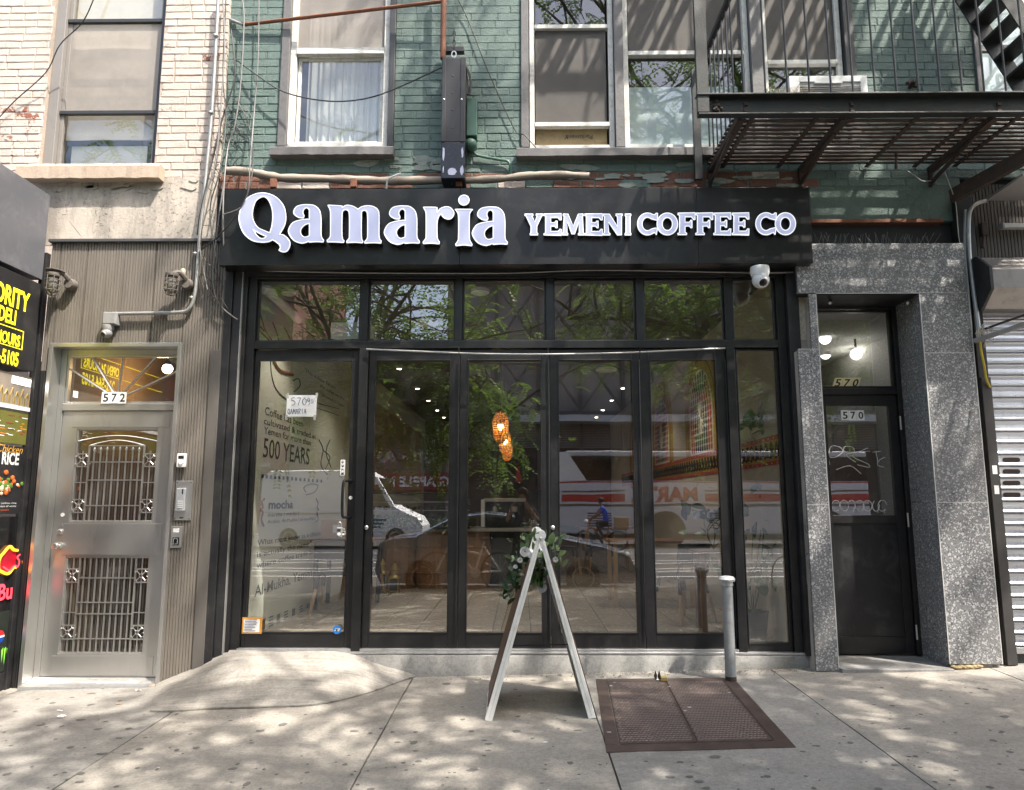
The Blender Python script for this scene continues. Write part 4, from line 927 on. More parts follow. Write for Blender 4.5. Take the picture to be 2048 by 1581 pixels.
# ------------------------------------------------------------------ granite entrance, number 570
YN = 6.03; YND = 6.46
ge = T('granite_entrance', 'speckled grey granite surround of the recessed door 570', 'door surround', (3.2, YN, 0))
nx = lambda u: X_(u, 1000, YN)
GX0, GX1, GX2, GX3 = nx(1613), nx(1657), nx(1873), nx(1975)
zn = lambda v: Z_(v, YN)
def slab(x0, x1, z0, z1, y0=YN, y1=YN + .03): return MB().box(x0 + .0015, x1 - .0015, y0, y1, z0 + .0015, z1 - .0015).build('granite_slab', GRAN, ge, bev=.002)
slab(nx(1622) - .01, GX3, zn(589), zn(490))
for a, b in zip((1341, 1010, 700), (1010, 700, 590)): slab(X_(1620, 640, YN) if a == 700 else GX0, GX1, zn(a), zn(b))
for a, b in zip((1327, 1005, 708), (1005, 708, 590)): slab(GX2, GX3, zn(a), zn(b))
for a, b in zip((1312, 1005, 708), (1005, 708, 590)):
    z0, z1 = zn(a) - (.12 if a == 1312 else 0), zn(b)
    MB().box(GX2 + .002, GX2 + .03, YN + .031, YND - .02, z0 + .0015, z1 - .0015).build('granite_slab', GRAN, ge, bev=.002)
    MB().box(GX1 - .03, GX1 - .002, YN + .031, YND - .02, z0 + .0015, z1 - .0015).build('granite_slab', GRAN, ge, bev=.002)
box('masonry_core', STUCCO, ge, GX2 + .031, GX3 - .004, YN + .031, YND + .2, -.2, zn(490) - .01, 0); box('masonry_core', STUCCO, ge, GX0 + .004, GX1 - .031, YN + .031, YND + .2, -.2, zn(702), 0); box('masonry_core', STUCCO, ge, X_(1624, 640, YN), GX1 - .031, YN + .031, YND + .2, zn(701), zn(590) - .01, 0)
box('masonry_core', DARKC, ge, nx(1622), GX3 - .004, YN + .031, YND + .2, zn(588), zn(490) - .004, 0)
box('reveal_ceiling', BLACK2, ge, GX1, GX2, YN + .031, YND + .1, zn(588) - .012, zn(588) - .002, 0)
for u in (1660, 1815): MB().tube([P(u, 607, YN + .08), P(u + 3, 600, YND - .04)], .012, 6).build('ceiling_track', ALUM, ge)
GRT = M('pale_grout', (.55, .54, .52), .7)
for x, z0, z1 in ((GX2, zn(1327), zn(590)), (GX1, zn(1341), zn(590)), (GX3, zn(1327), zn(592))): box('edge_grout', GRT, ge, x - .003, x + .003, YN - .0015, YN + .004, z0, z1, 0)
for x0, x1, v in ((GX0, GX1, 1010), (GX0, GX1, 700), (GX2, GX3, 1005), (GX2, GX3, 708), (GX1, GX3, 589)): box('joint_grout', GRT, ge, x0 + .004, x1 - .004, YN - .0012, YN + .004, zn(v) - .0022, zn(v) + .0022, 0)
sl2_ = MB()
for k in range(26): sl2_.ball((GX2 + .02 + (GX3 - GX2 - .08) * k / 40, YN - .012 + rnd.gauss(0, .006), ground(3.7, 6) + .012 + rnd.gauss(0, .004)), rnd.uniform(.012, .022), 6, 4, (1.6, 1, .7))
sl2_.build('foam_sealant', M('yellowed_foam', (.30, .23, .12), .9, 0, .3, 40), ge, kind='stuff')
st = box('door_step', CONC3, ge, GX1, GX2, YN - .06, YND + .2, -.2, Z_(1311, YND), .006)
box('fascia_recess', M('dark_fascia', (.03, .03, .034), .5, 0, .2, 3), ge, X_(1622, 470, YF), XD1, YF + .06, YF + .1, Z_(498, YF), Z_(446, YF), 0); box('rusty_lintel', RUST, ge, X_(1622, 470, YF), XD1 - .2, YF - .02, YF + .05, Z_(450, YF), Z_(443, YF))
# mosaic strip left bare between shop front and granite
ms = T('mosaic_strip', 'strip of tiny cream mosaic tiles left bare beside the granite', 'tile strip', P(1602, 680, YF - .02))
MOS = [M('mosaic_cream', (.68, .60, .48), .4, 0, .25, 25, 0, 60, (.3, .17, .08), .35), M('mosaic_grey', (.55, .50, .43), .4, 0, .25, 25)]
tl = MB(); 
a0, a1, b0, b1 = X_(1590, 620, YF - .03), X_(1618, 620, YF - .03), Z_(682, YF - .03), Z_(556, YF - .03)
nxx, nzz = 8, 30
for i in range(nxx):
    for j in range(nzz):
        if i > 5 and j < 3 + i % 3: continue
        w_, h_ = (a1 - a0) / nxx, (b1 - b0) / nzz; tl.cm = rnd.random() < .3
        tl.box(a0 + w_ * i + .0008, a0 + w_ * (i + 1) - .0008, YF - .036, YF - .028, b0 + h_ * j + .0008, b0 + h_ * (j + 1) - .0008)
tl.build('mosaic_tiles', MOS, ms, kind='stuff'); box('mortar_bed', STUCCO, ms, a0 - .01, a1 + .03, YF - .03, YF + .1, Z_(1335, YF), Z_(536, YF), 0)
# door 570
dr = T('entrance_door', 'black framed glass door number 570 with scratched graffiti', 'door', (3.0, YND, .1))
dxx = lambda u: X_(u, 1000, YND); zd = lambda v: Z_(v, YND)
EX0, EX1 = dxx(1645), dxx(1826)
mb = MB(); mb.box(EX1 - .075, EX1, YND - .03, YND + .08, zd(1309), zn(588)).box(EX0 - .05, EX0 + .03, YND - .03, YND + .08, zd(1309), zn(588)).box(EX0 + .03, EX1 - .075, YND - .02, YND + .08, zd(622), zn(588)).box(EX0 + .03, EX1 - .075, YND - .02, YND + .08, zd(791), zd(779))
mb.build('door_frame', BLACK, dr, bev=.004)
a, b = EX0 + .031, EX1 - .076
s_ = sash(dr, 'transom', BLACK, a, b, zd(779) + .002, zd(622) - .002, .022, YND, .04); pane(s_, GLASSD, a + .02, b - .02, zd(777), zd(624), YND + .02)
mb = MB(); dz0, dz1 = zd(1308) + .006, zd(792)
mb.box(a + .002, a + .05, YND, YND + .045, dz0, dz1).box(b - .075, b - .002, YND, YND + .045, dz0, dz1)
for v0, v1 in ((1308, 1272), (1047, 1031), (813, 792)): mb.box(a + .05, b - .075, YND, YND + .045, max(dz0, zd(v0)), min(dz1, zd(v1)))
lf = mb.build('door_leaf', BLACK, dr, bev=.003)
pane(lf, GLASSD, a + .05, b - .075, zd(1031), zd(813), YND + .02); kick = box('kick_panel', M('scuffed_black_panel', (.014, .014, .016), .38, .2, .3, 3, .1, 40, (.06, .06, .062), .6), lf, a + .05, b - .075, YND + .012, YND + .03, zd(1272), zd(1047), .001)
for v in (848, 1040, 1262): MB().lathe([(.008, -.06), (.008, -.02), (.0082, -.019), (.0082, .019), (.008, .02), (.008, .06)], (b + .002, YND - .034, zd(v)), 8).build('hinge', STEELB, dr)
SCR = M('etched_scratches', (.62, .63, .64), .8, 0, .2, 30)
zz = lambda u, v: P(u, v, YND + .0175)
gk = MB()
for s_ in ([(1660,930),(1657,910),(1663,893),(1680,895),(1685,905),(1670,915),(1660,915)],[(1690,915),(1688,895),(1705,895),(1708,905),(1692,910),(1712,925)],[(1735,897),(1705,912),(1735,928),(1738,935),(1715,930)],[(1745,905),(1762,903)],[(1752,905),(1756,925)],[(1770,915),(1760,920),(1755,930),(1768,935)],[(1672,940),(1700,932),(1722,948)],[(1690,905),(1740,903)]): gk.tube(catmull([zz(*p) for p in s_], 4), .0028, 5)
for i, x in enumerate((1658, 1672, 1688, 1703, 1719, 1735, 1752, 1765)):
    gk.tube(catmull([zz(x + 9 * math.cos(k * .9 + i) * (1 if i % 3 else .8), 1012 + 11 * math.sin(k * .9 + i)) for k in range(6 + i % 3)], 4), .0034, 5); gk.tube([zz(x + 4, 1018), zz(x + 4, 1027)], .002, 5)
gk.build('graffiti', SCR, lf, kind='stuff')
digits('house_number', '570', 0, 757, 778, 1663, 1716, YND + .012, 'slanted cream plate reading 570 on the fanlight of the black door', M('cream_plate', (.72, .63, .36), .6), .35)
digits('house_number', '570', 0, 822, 842, 1682, 1729, YND + .012, 'white plate reading 570 on the glass of the black door', PAPER)
hallway('hallway', GX1 - .2, GX2 + .5, zd(1308), zn(588) - .03, YND + .1, YND + 6, M('grey_hall_plaster', (.34, .33, .315), .8, 0, .12, 2), CONC3, M('white_hall_ceiling', (.75, .74, .71), .9), 'grey plaster hallway behind the black door')
for u, v, y, lb in ((1650, 678, 7.6, 'white globe light highest and nearest behind the fanlight of door 570'), (1651, 709, 8.6, 'white globe light below the highest globe behind fanlight 570'), (1712, 709, 7.7, 'white globe light in the middle of fanlight 570, above its number')):
    p = P(u, v, y); g_ = T('globe_light', lb, 'lamp', p)
    MB().ball(p, .06, 16, 10).build('globe', emis('white_globe', (1, .96, .88), 1.6), g_, smooth=True); MB().tube([p + Vector((0, 0, .08)), (p.x, p.y, zn(588) - .03)], .012, 8).build('stem', BLKP, g_)
lamp('hall_light', P(1700, 690, 8.2), 11, (1, .95, .86), .15)
# bird spikes on the granite head
def spikes(name, a, b, n, h, label, m):
    t = T(name, label, 'bird spikes', a); mb = MB(); a, b = Vector(a), Vector(b)
    for i in range(n):
        p = a.lerp(b, (i + rnd.random() * .5) / n); mb.tube([p, p + Vector((rnd.uniform(-.05, .05), rnd.uniform(-.06, .03), h * rnd.uniform(.7, 1.1)))], .0016, 4)
    mb.build('spikes', m, t, kind='stuff'); MB().bar(a, b, .03, .006).build('base_strip', GREYP, t)
spikes('bird_spikes', P(1632, 489, YN + .08), P(1868, 493, YN + .08), 60, .10, 'row of thin wire bird spikes standing on the granite lintel', M('dull_wire', (.2, .2, .2), .5, .6))
# ------------------------------------------------------------------ fire escape
YP0, YP1 = 5.28, 6.17
fe = T('fire_escape', 'black iron fire escape balcony over the sign and granite door', 'fire escape', (3.5, 6.1, 4.3))
fxp = lambda u, v=245, Y=YP0: X_(u, v, Y)
FX0, FX1 = fxp(1394, 220), 5.4
bz0, bz1 = Z_(238, YP0), Z_(197, YP0)
mb = MB(); mb.box(FX0, FX1, YP0, YP0 + .012, bz0 + .012, bz1 - .014).box(FX0, FX1, YP0 - .055, YP0 + .012, bz0, bz0 + .011).box(FX0 - .01, FX1, YP0 - .06, YP0 + .012, bz1 - .012, bz1)
mb.build('front_beam', FIRE, fe, bev=.002)
bp = MB()
for u in (1406, 1433, 1491, 1704, 1998):
    for v in (209, 221):
        q = P(u, v, YP0 - .004); bp.box(q.x - .014, q.x + .014, YP0 - .014, YP0, q.z - .012, q.z + .012)
bp.build('bolt_heads', RUSTD, fe, kind='stuff')
rk = MB(); q = P(1433, 214, YP0 - .01)
for _ in range(22): rk.ball(q + Vector((rnd.gauss(0, .02), -.006, rnd.gauss(0, .022))), rnd.uniform(.006, .016), 5, 4)
rk.build('rust_lump', RUSTD, fe, kind='stuff')
# floor slats run along the wall, bearers and brackets stand square to it
ns = 13; XS_ = fxp(1480)
for i in range(ns):
    y = YP0 + .06 + (YP1 - YP0 - .1) * i / (ns - 1)
    mb = MB(); N = 14; pts = []
    for k in range(N + 1):
        x = XS_ - .03 + (FX1 - XS_ - .02) * k / N; pts.append((x, y + rnd.uniform(-.002, .002), bz0 + .034 + rnd.uniform(-.002, .002)))
    for p, q in zip(pts[:-1], pts[1:]): mb.hexa([(p[0], p[1] - .019, p[2]), (q[0], q[1] - .019, q[2]), (q[0], q[1] + .019, q[2]), (p[0], p[1] + .019, p[2])], [(p[0], p[1] - .019, p[2] + .01), (q[0], q[1] - .019, q[2] + .01), (q[0], q[1] + .019, q[2] + .01), (p[0], p[1] + .019, p[2] + .01)])
    mb.build('floor_slat', RUSTD, fe)
for u in (1510, 1640, 1845, 1957, 2050): x = fxp(u); box('bearer', RUSTD, fe, x - .018, x + .018, YP0 + .02, YP1 + .02, bz0 + .020, bz0 + .032, .001)
for u in (1480, 1690, 1992):
    x = fxp(u); mb = MB()
    mb.bar((x, YP0 + .015, bz0 + .005), (x, YP1 + .03, bz0 - .005), .03, .05); mb.bar((x + .017, YP0 + .015, bz0 - .012), (x + .017, YP1 + .03, bz0 - .022), .055, .010)
    mb.bar((x, YP1 + .02, bz0 + .02), (x, YP1 + .02, bz0 - .16), .03, .03); mb.bar((x, YP0 + .2, bz0 - .02), (x, YP1 + .02, bz0 - .13), .022, .03); mb.build('bracket', RUSTD, fe, bev=.002)
RZ = Z_(130, 6.15) + .10
x = fxp(1400, 120); box('corner_post', FIRE, fe, x - .045, x + .045, YP0 - .05, YP0 - .012, bz0 + .02, RZ, .003)
x = X_(1393, 260, 6.12); box('wall_post', FIRE, fe, x - .033, x + .033, 6.09, 6.13, Z_(363, 6.12), Z_(146, 6.12), .003)
for u in [1490 + 44.0 * i for i in range(20)]:
    x = fxp(u, 185); MB().tube([(x, YP0 + .03, bz1 - .03), (x + rnd.uniform(-.004, .004), YP0 + .03, bz1 + .4), (x, YP0 + .03, RZ)], .0078, 6).build('baluster', FIRE, fe)
for i in range(7):
    y = YP0 + .12 + i * .125; MB().tube([(XS_, y, bz0 + .04), (XS_, y, RZ)], .0078, 6).build('baluster', FIRE, fe)
for z in (RZ, bz1 + .02):
    box('rail', FIRE, fe, XS_ + .021 if z == RZ else FX0, FX1, YP0 + .012, YP0 + .05, z - .008, z + .008, .001)
box('rail', FIRE, fe, XS_ - .02, XS_ + .02, YP0 + .012, YP1 + .02, RZ - .022, RZ + .022, .001)
# stair
YS0, YS1 = 5.62, 6.0
a, b = P(2002, -30, YS0), P(2151, 195, YS0); dv = b - a
for y in (YS0, YS1):
    p, q = Vector((a.x, y, a.z)) - dv * .6, Vector((b.x, y, b.z)) + dv * .02
    MB().bar(p, q, .012, .15).build('stair_stringer', FIRE, fe, bev=.002)
for i in range(9):
    p = a + dv * (-.42 + i * .17)
    MB().box(p.x - .075, p.x + .09, YS0 + .008, YS1 - .008, p.z - .012, p.z + .012).build('stair_tread', FIRE, fe)
# the next balcony up, out of the picture, whose slats throw the streaked shade
for i in range(34):
    x = XS_ - .5 + i * .12
    if i % 7 != 3: box('floor_slat', RUSTD, fe, x - (.03 if i % 3 else .05), x + .03, YP0 + .02, YP1, bz0 + 3.2, bz0 + 3.21, 0)
box('front_beam', FIRE, fe, XS_ - .55, FX1, YP0, YP0 + .012, bz0 + 3.18, bz1 + 3.2, 0)
for k in range(6): x = XS_ - .4 + k * .62; box('bracket', RUSTD, fe, x - .03, x + .03, YP0 + .02, YP1 + .03, bz0 + 3.1, bz0 + 3.19, 0)
for k in range(18): x = XS_ - .5 + k * .165; box('baluster', FIRE, fe, x - .008, x + .008, YP0 + .02, YP0 + .036, bz1 + 3.2, bz1 + 4.1, 0)
box('rail', FIRE, fe, XS_ - .55, FX1, YP0 + .015, YP0 + .05, bz1 + 4.1, bz1 + 4.12, 0)
MB().tube([P(1792, 305, 5.95), P(1792, 338, 5.95)], .012, 8).build('drain_stub', RUSTD, fe)
spikes('bird_spikes', P(1530, 188, 6.0), P(1622, 188, 6.0), 60, .05, 'cluster of yellowish bird spikes at the window sill behind the fire escape', M('yellow_plastic_spikes', (.55, .45, .22), .6))
# air conditioner in the right hand sash
ac = T('air_conditioner', 'white window air conditioner behind the fire escape bars', 'air conditioner', P(1656, 192, 6.02))
ax0, ax1, az0, az1 = X_(1579, 170, 6.02), X_(1735, 170, 6.02), Z_(206, 6.02), Z_(156, 6.02)
mb = MB()
for c_ in cells(ax0, ax1, az0, az1, [(ax0 + .09, ax1 - .06, az0 - 1, az1 - .055)]): mb.box(c_[0], c_[1], 6.02, 6.04, c_[2], c_[3])
mb.box(ax0 + .002, ax1 - .002, 6.04, 6.42, az0, az1 - .002); mb.build('housing', PLAST, ac, bev=.003)
box('handle_lip', PLAST, ac, ax0 + .22, ax1 - .22, 6.014, 6.036, az1 - .075, az1 - .056)
for i in range(8): z = az0 + .012 + i * .018; MB().bar((ax0 + .092, 6.028, z), (ax1 - .062, 6.028, z), .014, .008).build('louvre', GREYP, ac)
# broken pipe bracket on the wall
wbk = T('wall_hook', 'rusty broken iron hook on the green wall', 'hook', P(1820, 176, YF)); q = P(1820, 176, YF)
MB().tube([q, q + Vector((-.02, -.08, .03)), q + Vector((-.08, -.1, -.02))], .018, 7).tube([q + Vector((.03, 0, .02)), q + Vector((.03, -.06, .02)), q + Vector((.02, -.06, -.03))], .02, 7).build('iron', RUSTD, wbk)
# ------------------------------------------------------------------ blade sign and its rusty bracket
YBL = 5.96
bs = T('blade_sign', 'narrow black sign cabinet seen edge on hanging from a rusty pole', 'sign', P(905, 240, YBL))
q0, q1 = P(884, 236, YBL), P(930, 236, YBL); zb0, zb1, zb2 = Z_(357, YBL), Z_(284, YBL), Z_(115, YBL)
box('cabinet', BLACK2, bs, q0.x, q1.x, YBL, 6.17, zb1, zb2, .008); 
for a, b in ((q0.x - .003, q0.x + .03), (q1.x - .04, q1.x + .003)): box('edge_trim', BLACK2, bs, a, b, YBL - .008, YBL + .02, zb1, zb2, .003)
MB().box(q0.x - .002, q1.x + .002, YBL - .004, 6.17, zb0, zb1 - .003).build('torn_film', M('black_plastic_film', (.012, .012, .02), .22, 0, .2, 8), bs, bev=.006)
film = M('pale_film_backing', (.42, .43, .56), .4)
for (u0, v0, u1, v1) in ((884, 292, 890, 322), (892, 335, 915, 352), (922, 290, 927, 318), (920, 330, 928, 352), (885, 330, 888, 350)):
    k = 9; c_ = P((u0+u1)/2, (v0+v1)/2, YBL - .0065); w_, h_ = (u1-u0)/2/F*5.6, (v1-v0)/2/F*5.6*1.05
    MB().ngon([(c_.x + w_ * rnd.uniform(.7, 1.2) * math.cos(6.283*i/k), c_.y, c_.z + h_ * rnd.uniform(.7, 1.2) * math.sin(6.283*i/k)) for i in range(k)]).build('torn_patch', film, bs)
for v in (152, 186, 220, 256, 300, 316): q = P(905, v, YBL - .001); MB().ball(q, .008, 8, 5, (1, .4, 1)).build('rivet', BLKP, bs, smooth=True)
for u in (888, 923): q = P(u, 199, YBL - .008); MB().ball(q, .009, 8, 5, (1, .5, 1)).build('screw_head', STEELB, bs, smooth=True)
sb = T('sign_bracket', 'rust brown pipe bracket carrying the narrow black sign', 'bracket', P(886, 100, 6.06))
MB().tube([P(888, -60, 6.06), P(886, 118, 6.06)], .026, 10).build('pole', RUST, sb, smooth=True)
MB().tube([P(486, 50, 6.16), P(886, 3, 6.06)], .017, 8).build('strut', RUST, sb, smooth=True); MB().tube([P(447, 34, 6.19), P(486, 50, 6.16)], .014, 8).build('strut_foot', PIPE, sb)
q = P(908, 100, 6.0); ch = MB()
for i in range(4):
    z = q.z + .02 + i * .045; d_ = (1, 0) if i % 2 else (0, 1); ch.tube([(q.x + d_[0] * .012 * math.cos(k), q.y + d_[1] * .012 * math.cos(k), z + .026 * math.sin(k)) for k in [j * math.pi / 5 for j in range(11)]], .0045, 5)
ch.build('chain', BLKP, sb); MB().tube([q + Vector((.02 * math.cos(k), 0, -.045 + .03 * math.sin(k))) for k in [j * math.pi / 6 for j in range(13)]], .006, 5).build('shackle', STEELB, sb)
box('wall_plate', BLACK2, sb, X_(880, 95, 6.1), X_(928, 95, 6.1), 6.1, 6.16, Z_(102, 6.1), Z_(92, 6.1))
wl = T('wire_coil', 'loose coil of black wire hanging beside the blade sign', 'wire', P(938, 150, 6.1)); mb = MB()
for i in range(4): mb.tube(catmull([P(932, 132, 6.05), P(936 + i, 145, 6.03), P(940 + i * .8, 165, 6.03), P(938 + i, 183 + i, 6.03), P(934 + i, 188, 6.03), P(933 + i, 165, 6.04), P(933, 140, 6.05)], 5), .0045, 5)
mb.build('wire', CABLE, wl)
# ------------------------------------------------------------------ green alarm box and bell
GRNB = M('green_painted_metal', (.05, .12, .09), .45, 0, .15, 8, .15, 50)
al = T('alarm_bell', 'green alarm box with a round bell below on the green brick wall', 'alarm', P(943, 240, 6.1))
box('alarm_box', GRNB, al, X_(933, 240, 6.08), X_(954, 240, 6.08), 6.08, YF + .01, Z_(271, 6.08), Z_(195, 6.08), .006)
q = P(941, 288, 6.12); MB().lathe([(.055, .06), (.056, 0), (.048, -.022), (.03, -.034), (.012, -.038), (.001, -.039)], q, 20, 'Y').build('bell', GRNB, al, smooth=True)
MB().tube(catmull([P(947, 305, 6.15), P(958, 312, 6.17), P(1000, 320, 6.17), P(1015, 323, 6.17), P(1020, 333, 6.17), P(1021, 352, 6.17)], 6), .012, 8).build('conduit', GRNB, al, smooth=True)
# ------------------------------------------------------------------ cables
def cable(label, pts, r=.006, m=CABLE, name='cable', cat='cable', group=None, sm=6):
    o = MB().tube(catmull([P(*p) for p in pts], sm), r, 6).build(name, m, None, smooth=True, label=label, cat=cat, group=group); return o
cable('sagging black cable across the lace curtain window to the blade sign', [(468, 117, 6.17), (520, 155, 6.12), (565, 183, 6.1), (625, 199, 6.05), (688, 203, 6.02), (750, 193, 5.95), (820, 165, 6.0), (884, 135, 5.98)])
cable('black cable running down the green wall right of the blade sign', [(913, -5, 6.15), (935, 38, 6.17), (975, 140, 6.17), (1029, 259, 6.17), (1048, 270, 6.15), (1072, 296, 6.13)], .0045)
cable('black cable crossing the cream brick and its window', [(190, -8, 5.9), (165, 45, 6.0), (120, 90, 6.04), (92, 145, 6.08), (30, 202, 6.12), (-10, 245, 6.12)], .005)
GC = 'loose cables hanging down the joint between the two buildings'
for i, pts in enumerate(([(445, -5, 6.08), (449, 80, 6.08), (443, 200, 6.07), (430, 330, 6.05), (408, 400, 6.04), (398, 480, 6.04), (415, 580, 6.06)],
    [(452, -5, 6.1), (446, 150, 6.1), (452, 240, 6.1), (440, 340, 6.0), (420, 420, 5.98), (432, 520, 5.98), (444, 640, 6.08)],
    [(484, -5, 6.12), (488, 40, 6.12), (482, 160, 6.12), (470, 250, 6.12), (455, 300, 6.12), (446, 420, 5.9), (450, 560, 6.05)],
    [(518, -5, 6.14), (516, 120, 6.14), (508, 230, 6.13), (500, 330, 5.9), (497, 380, 5.88), (482, 415, 5.86), (446, 430, 5.88)],
    [(462, 60, 6.12), (470, 150, 6.12), (447, 230, 6.12), (430, 300, 6.1), (402, 420, 6.06), (395, 470, 6.06)],
    [(470, 200, 6.14), (490, 230, 6.14), (500, 265, 6.14), (506, 330, 5.94), (490, 400, 5.86), (440, 470, 5.9), (400, 500, 6.06)],
    [(450, 350, 6.1), (436, 450, 6.06), (426, 560, 6.06), (440, 610, 6.06), (475, 640, 6.1)])):
    cable(['grey cable nearest the cream wall, falling behind the conduit', 'thin black cable swinging down past the sign end', 'grey cable dropping straight down the green wall to the sign end', 'grey cable looping out over the letter Q of the sign', 'short black cable slanting from green wall to cream stucco', 'black cable bowed from the green wall round the sign corner', 'thin cable trailing from sign corner to the black pilaster'][i], pts, .0055 if i % 2 else .0065, CABLE if i in (1, 4, 5) else CABLEG, group=GC)
tg = MB()
for i in range(15):
    a = P(rnd.uniform(445, 500), rnd.uniform(170, 330), 6.17); pts = [a]
    for k in range(4): pts.append(pts[-1] + Vector((rnd.gauss(0, .05), rnd.uniform(-.03, .008), rnd.gauss(-.05, .05))))
    tg.tube(catmull(pts, 4), .003, 4)
for i in range(6):
    a = P(rnd.uniform(395, 440), rnd.uniform(480, 620), 6.06); pts = [a]
    for k in range(4): pts.append(pts[-1] + Vector((rnd.gauss(.01, .04), rnd.uniform(-.02, .006), rnd.gauss(-.06, .05))))
    tg.tube(catmull(pts, 4), .003, 4)
tg.build('wire_tangle', CABLE, None, kind='stuff')
cd = T('conduit', 'galvanised conduit down the cream wall turning to the grey junction box', 'conduit', P(400, 500, 6.08))
MB().tube(catmull([P(437, -8, 6.1), P(433, 70, 6.1), P(424, 220, 6.1), P(412, 350, 6.1), P(399, 480, 6.08), P(393, 560, 6.08), P(387, 600, 6.08), P(377, 619, 6.08), P(360, 625, 6.08), P(300, 627, 6.08), P(232, 628, 6.08)], 6), .016, 10).build('pipe', PIPE, cd, smooth=True)
for u, v in ((431, 72), (421, 226), (391, 508), (384, 596), (325, 626)): MB().ball(P(u, v, 6.085), .024, 8, 6, (1.1, 1, .7)).build('clip', PIPE, cd)
jb = T('junction_box', 'grey square junction box above the steel door', 'junction box', P(218, 650, 6.06)); q0, q1 = P(204, 649, 6.04), P(233, 624, 6.04)
box('box', GREYP, jb, q0.x, q1.x, 6.04, 6.115, q0.z, q1.z, .006); box('cover', GREYP, jb, q0.x + .006, q1.x - .006, 6.034, 6.04, q0.z + .006, q1.z - .006, .003)
def turret(label, c, s, m, tilt):
    t = T('security_camera', label, 'camera', c); c = Vector(c)
    MB().lathe([(.05 * s, 0), (.052 * s, -.03 * s), (.046 * s, -.05 * s)], c, 20).build('base', m, t, smooth=True)
    b = c + Vector((0, -.008 * s, -.075 * s)); MB().ball(b, .046 * s, 20, 12).build('dome', m, t, smooth=True)
    d = Vector(tilt).normalized(); e = b + d * .034 * s; mb = MB(); mb.tube([e, e + d * .012 * s], [.03 * s, .027 * s], 18); mb.build('lens_ring', m, t, smooth=True)
    MB().tube([e + d * .0121 * s, e + d * .014 * s], [.021 * s, .018 * s], 16).build('lens', LENS, t, smooth=True); return t
turret('small grey dome camera under the junction box above the steel door', P(216, 651, 6.07), .95, GREYP, (-.25, -.8, -.45))
turret('white dome camera under the right end of the sign', P(1519, 535, 5.99), 1.55, PLAST, (0, -.8, -.55))
# ------------------------------------------------------------------ caged lamps
LAMPM = M('dusty_cast_metal', (.115, .10, .088), .75, .1, .25, 25, .3, 80, (.2, .18, .15), .5)
def cage_lamp(label, u, v, bent):
    c = P(u, v, 5.97); t = T('caged_lamp', label, 'lamp', c)
    MB().lathe([(.052, .145), (.054, .125), (.050, .115)], c, 16).build('cap', LAMPM, t, smooth=True)
    MB().lathe([(.034, .115), (.038, .07), (.036, .01), (.024, -.022), (.001, -.034)], c, 14).build('glass_jar', M('dusty_glass_jar', (.16, .15, .135), .35, 0, .15, 20), t, smooth=True)
    for h, r in ((.085, .052), (.04, .052), (-.005, .048)): MB().tube([c + Vector((r * math.cos(k * .3927), r * math.sin(k * .3927), h)) for k in range(17)], .0045, 5).build('cage_ring', LAMPM, t)
    for k in range(6): a = k * 1.047 + .2; MB().tube([c + Vector((.052 * math.cos(a), .052 * math.sin(a), .12)), c + Vector((.052 * math.cos(a), .052 * math.sin(a), 0)), c + Vector((.035 * math.cos(a), .035 * math.sin(a), -.04)), c + Vector((0, 0, -.052))], .004, 5).build('cage_wire', LAMPM, t)
    w = c + Vector((.085, .12, .08)); MB().tube(catmull([c + Vector((.01, 0, .14)), c + Vector((.05, .03, .16)), w + Vector((0, -.03, .03)), w], 4), .022, 8).build('arm', LAMPM, t, smooth=True)
    MB().lathe([(.05, .02), (.052, -.02), (.04, -.045), (.001, -.046)], w, 12, 'Y').build('wall_box', LAMPM, t, smooth=True)
    if bent: MB().prism([c + Vector((.0 + .085 * math.cos(i * .7), .02 + .06 * math.sin(i * .7), .165 + .012 * math.cos(i * .7 + 2))) for i in range(9)], (0, 0, .008)).build('bent_shade', LAMPM, t)
    else:
        s_ = w + Vector((-.04, -.02, .07)); MB().lathe([(.014, -.03), (.016, 0), (.022, .02), (.022, .055), (.012, .068)], s_, 10).build('photocell', M('yellowed_plastic', (.36, .33, .24), .5), t, smooth=True)
cage_lamp('caged lamp with a bent shade left of the steel door', 104, 580, True); cage_lamp('caged lamp with a yellowed photocell near the conduit', 342, 580, False)
# ------------------------------------------------------------------ entry devices right of the steel door
keysafe('key_lock_box', P(361, 935, 6.07), .075, .115, 'grey key lock box on the cladding above the intercom', shackle=False)
it = T('intercom', 'steel intercom panel with a pale handset plate beside the steel door', 'intercom', P(368, 1040, YC)); q0, q1 = P(347, 1041, YC - .01), P(386, 962, YC - .01)
box('back_plate', STEEL, it, q0.x, q1.x, YC - .012, YC, q0.z, q1.z, .003); box('speaker_unit', GREYP if False else M('silver_plastic', (.5, .52, .54), .35, .3, .06, 9), it, q0.x + .02, q1.x - .045, YC - .04, YC - .0125, q0.z + .075, q1.z - .06, .006)
for i in range(4): box('call_button', PLAST, it, q0.x + .04, q0.x + .082, YC - .044, YC - .040, q0.z + .1 + i * .017, q0.z + .110 + i * .017, .001)
box('camera_slot', LENS, it, q1.x - .072, q1.x - .063, YC - .0425, YC - .040, q1.z - .11, q1.z - .07, .001); box('name_plate', BLKP, it, q0.x + .05, q1.x - .06, YC - .014, YC - .0125, q0.z + .015, q0.z + .025, .0005)
for a in (q0.x + .012, q1.x - .012):
    for b in (q0.z + .012, q1.z - .012): MB().ball((a, YC - .013, b), .005, 8, 4, (1, .5, 1)).build('screw', BLKP, it)
cdr = T('card_reader', 'small steel card reader plate with black slot below the intercom', 'card reader', P(352, 1096, YC)); q0, q1 = P(340, 1096, YC - .01), P(365, 1053, YC - .01)
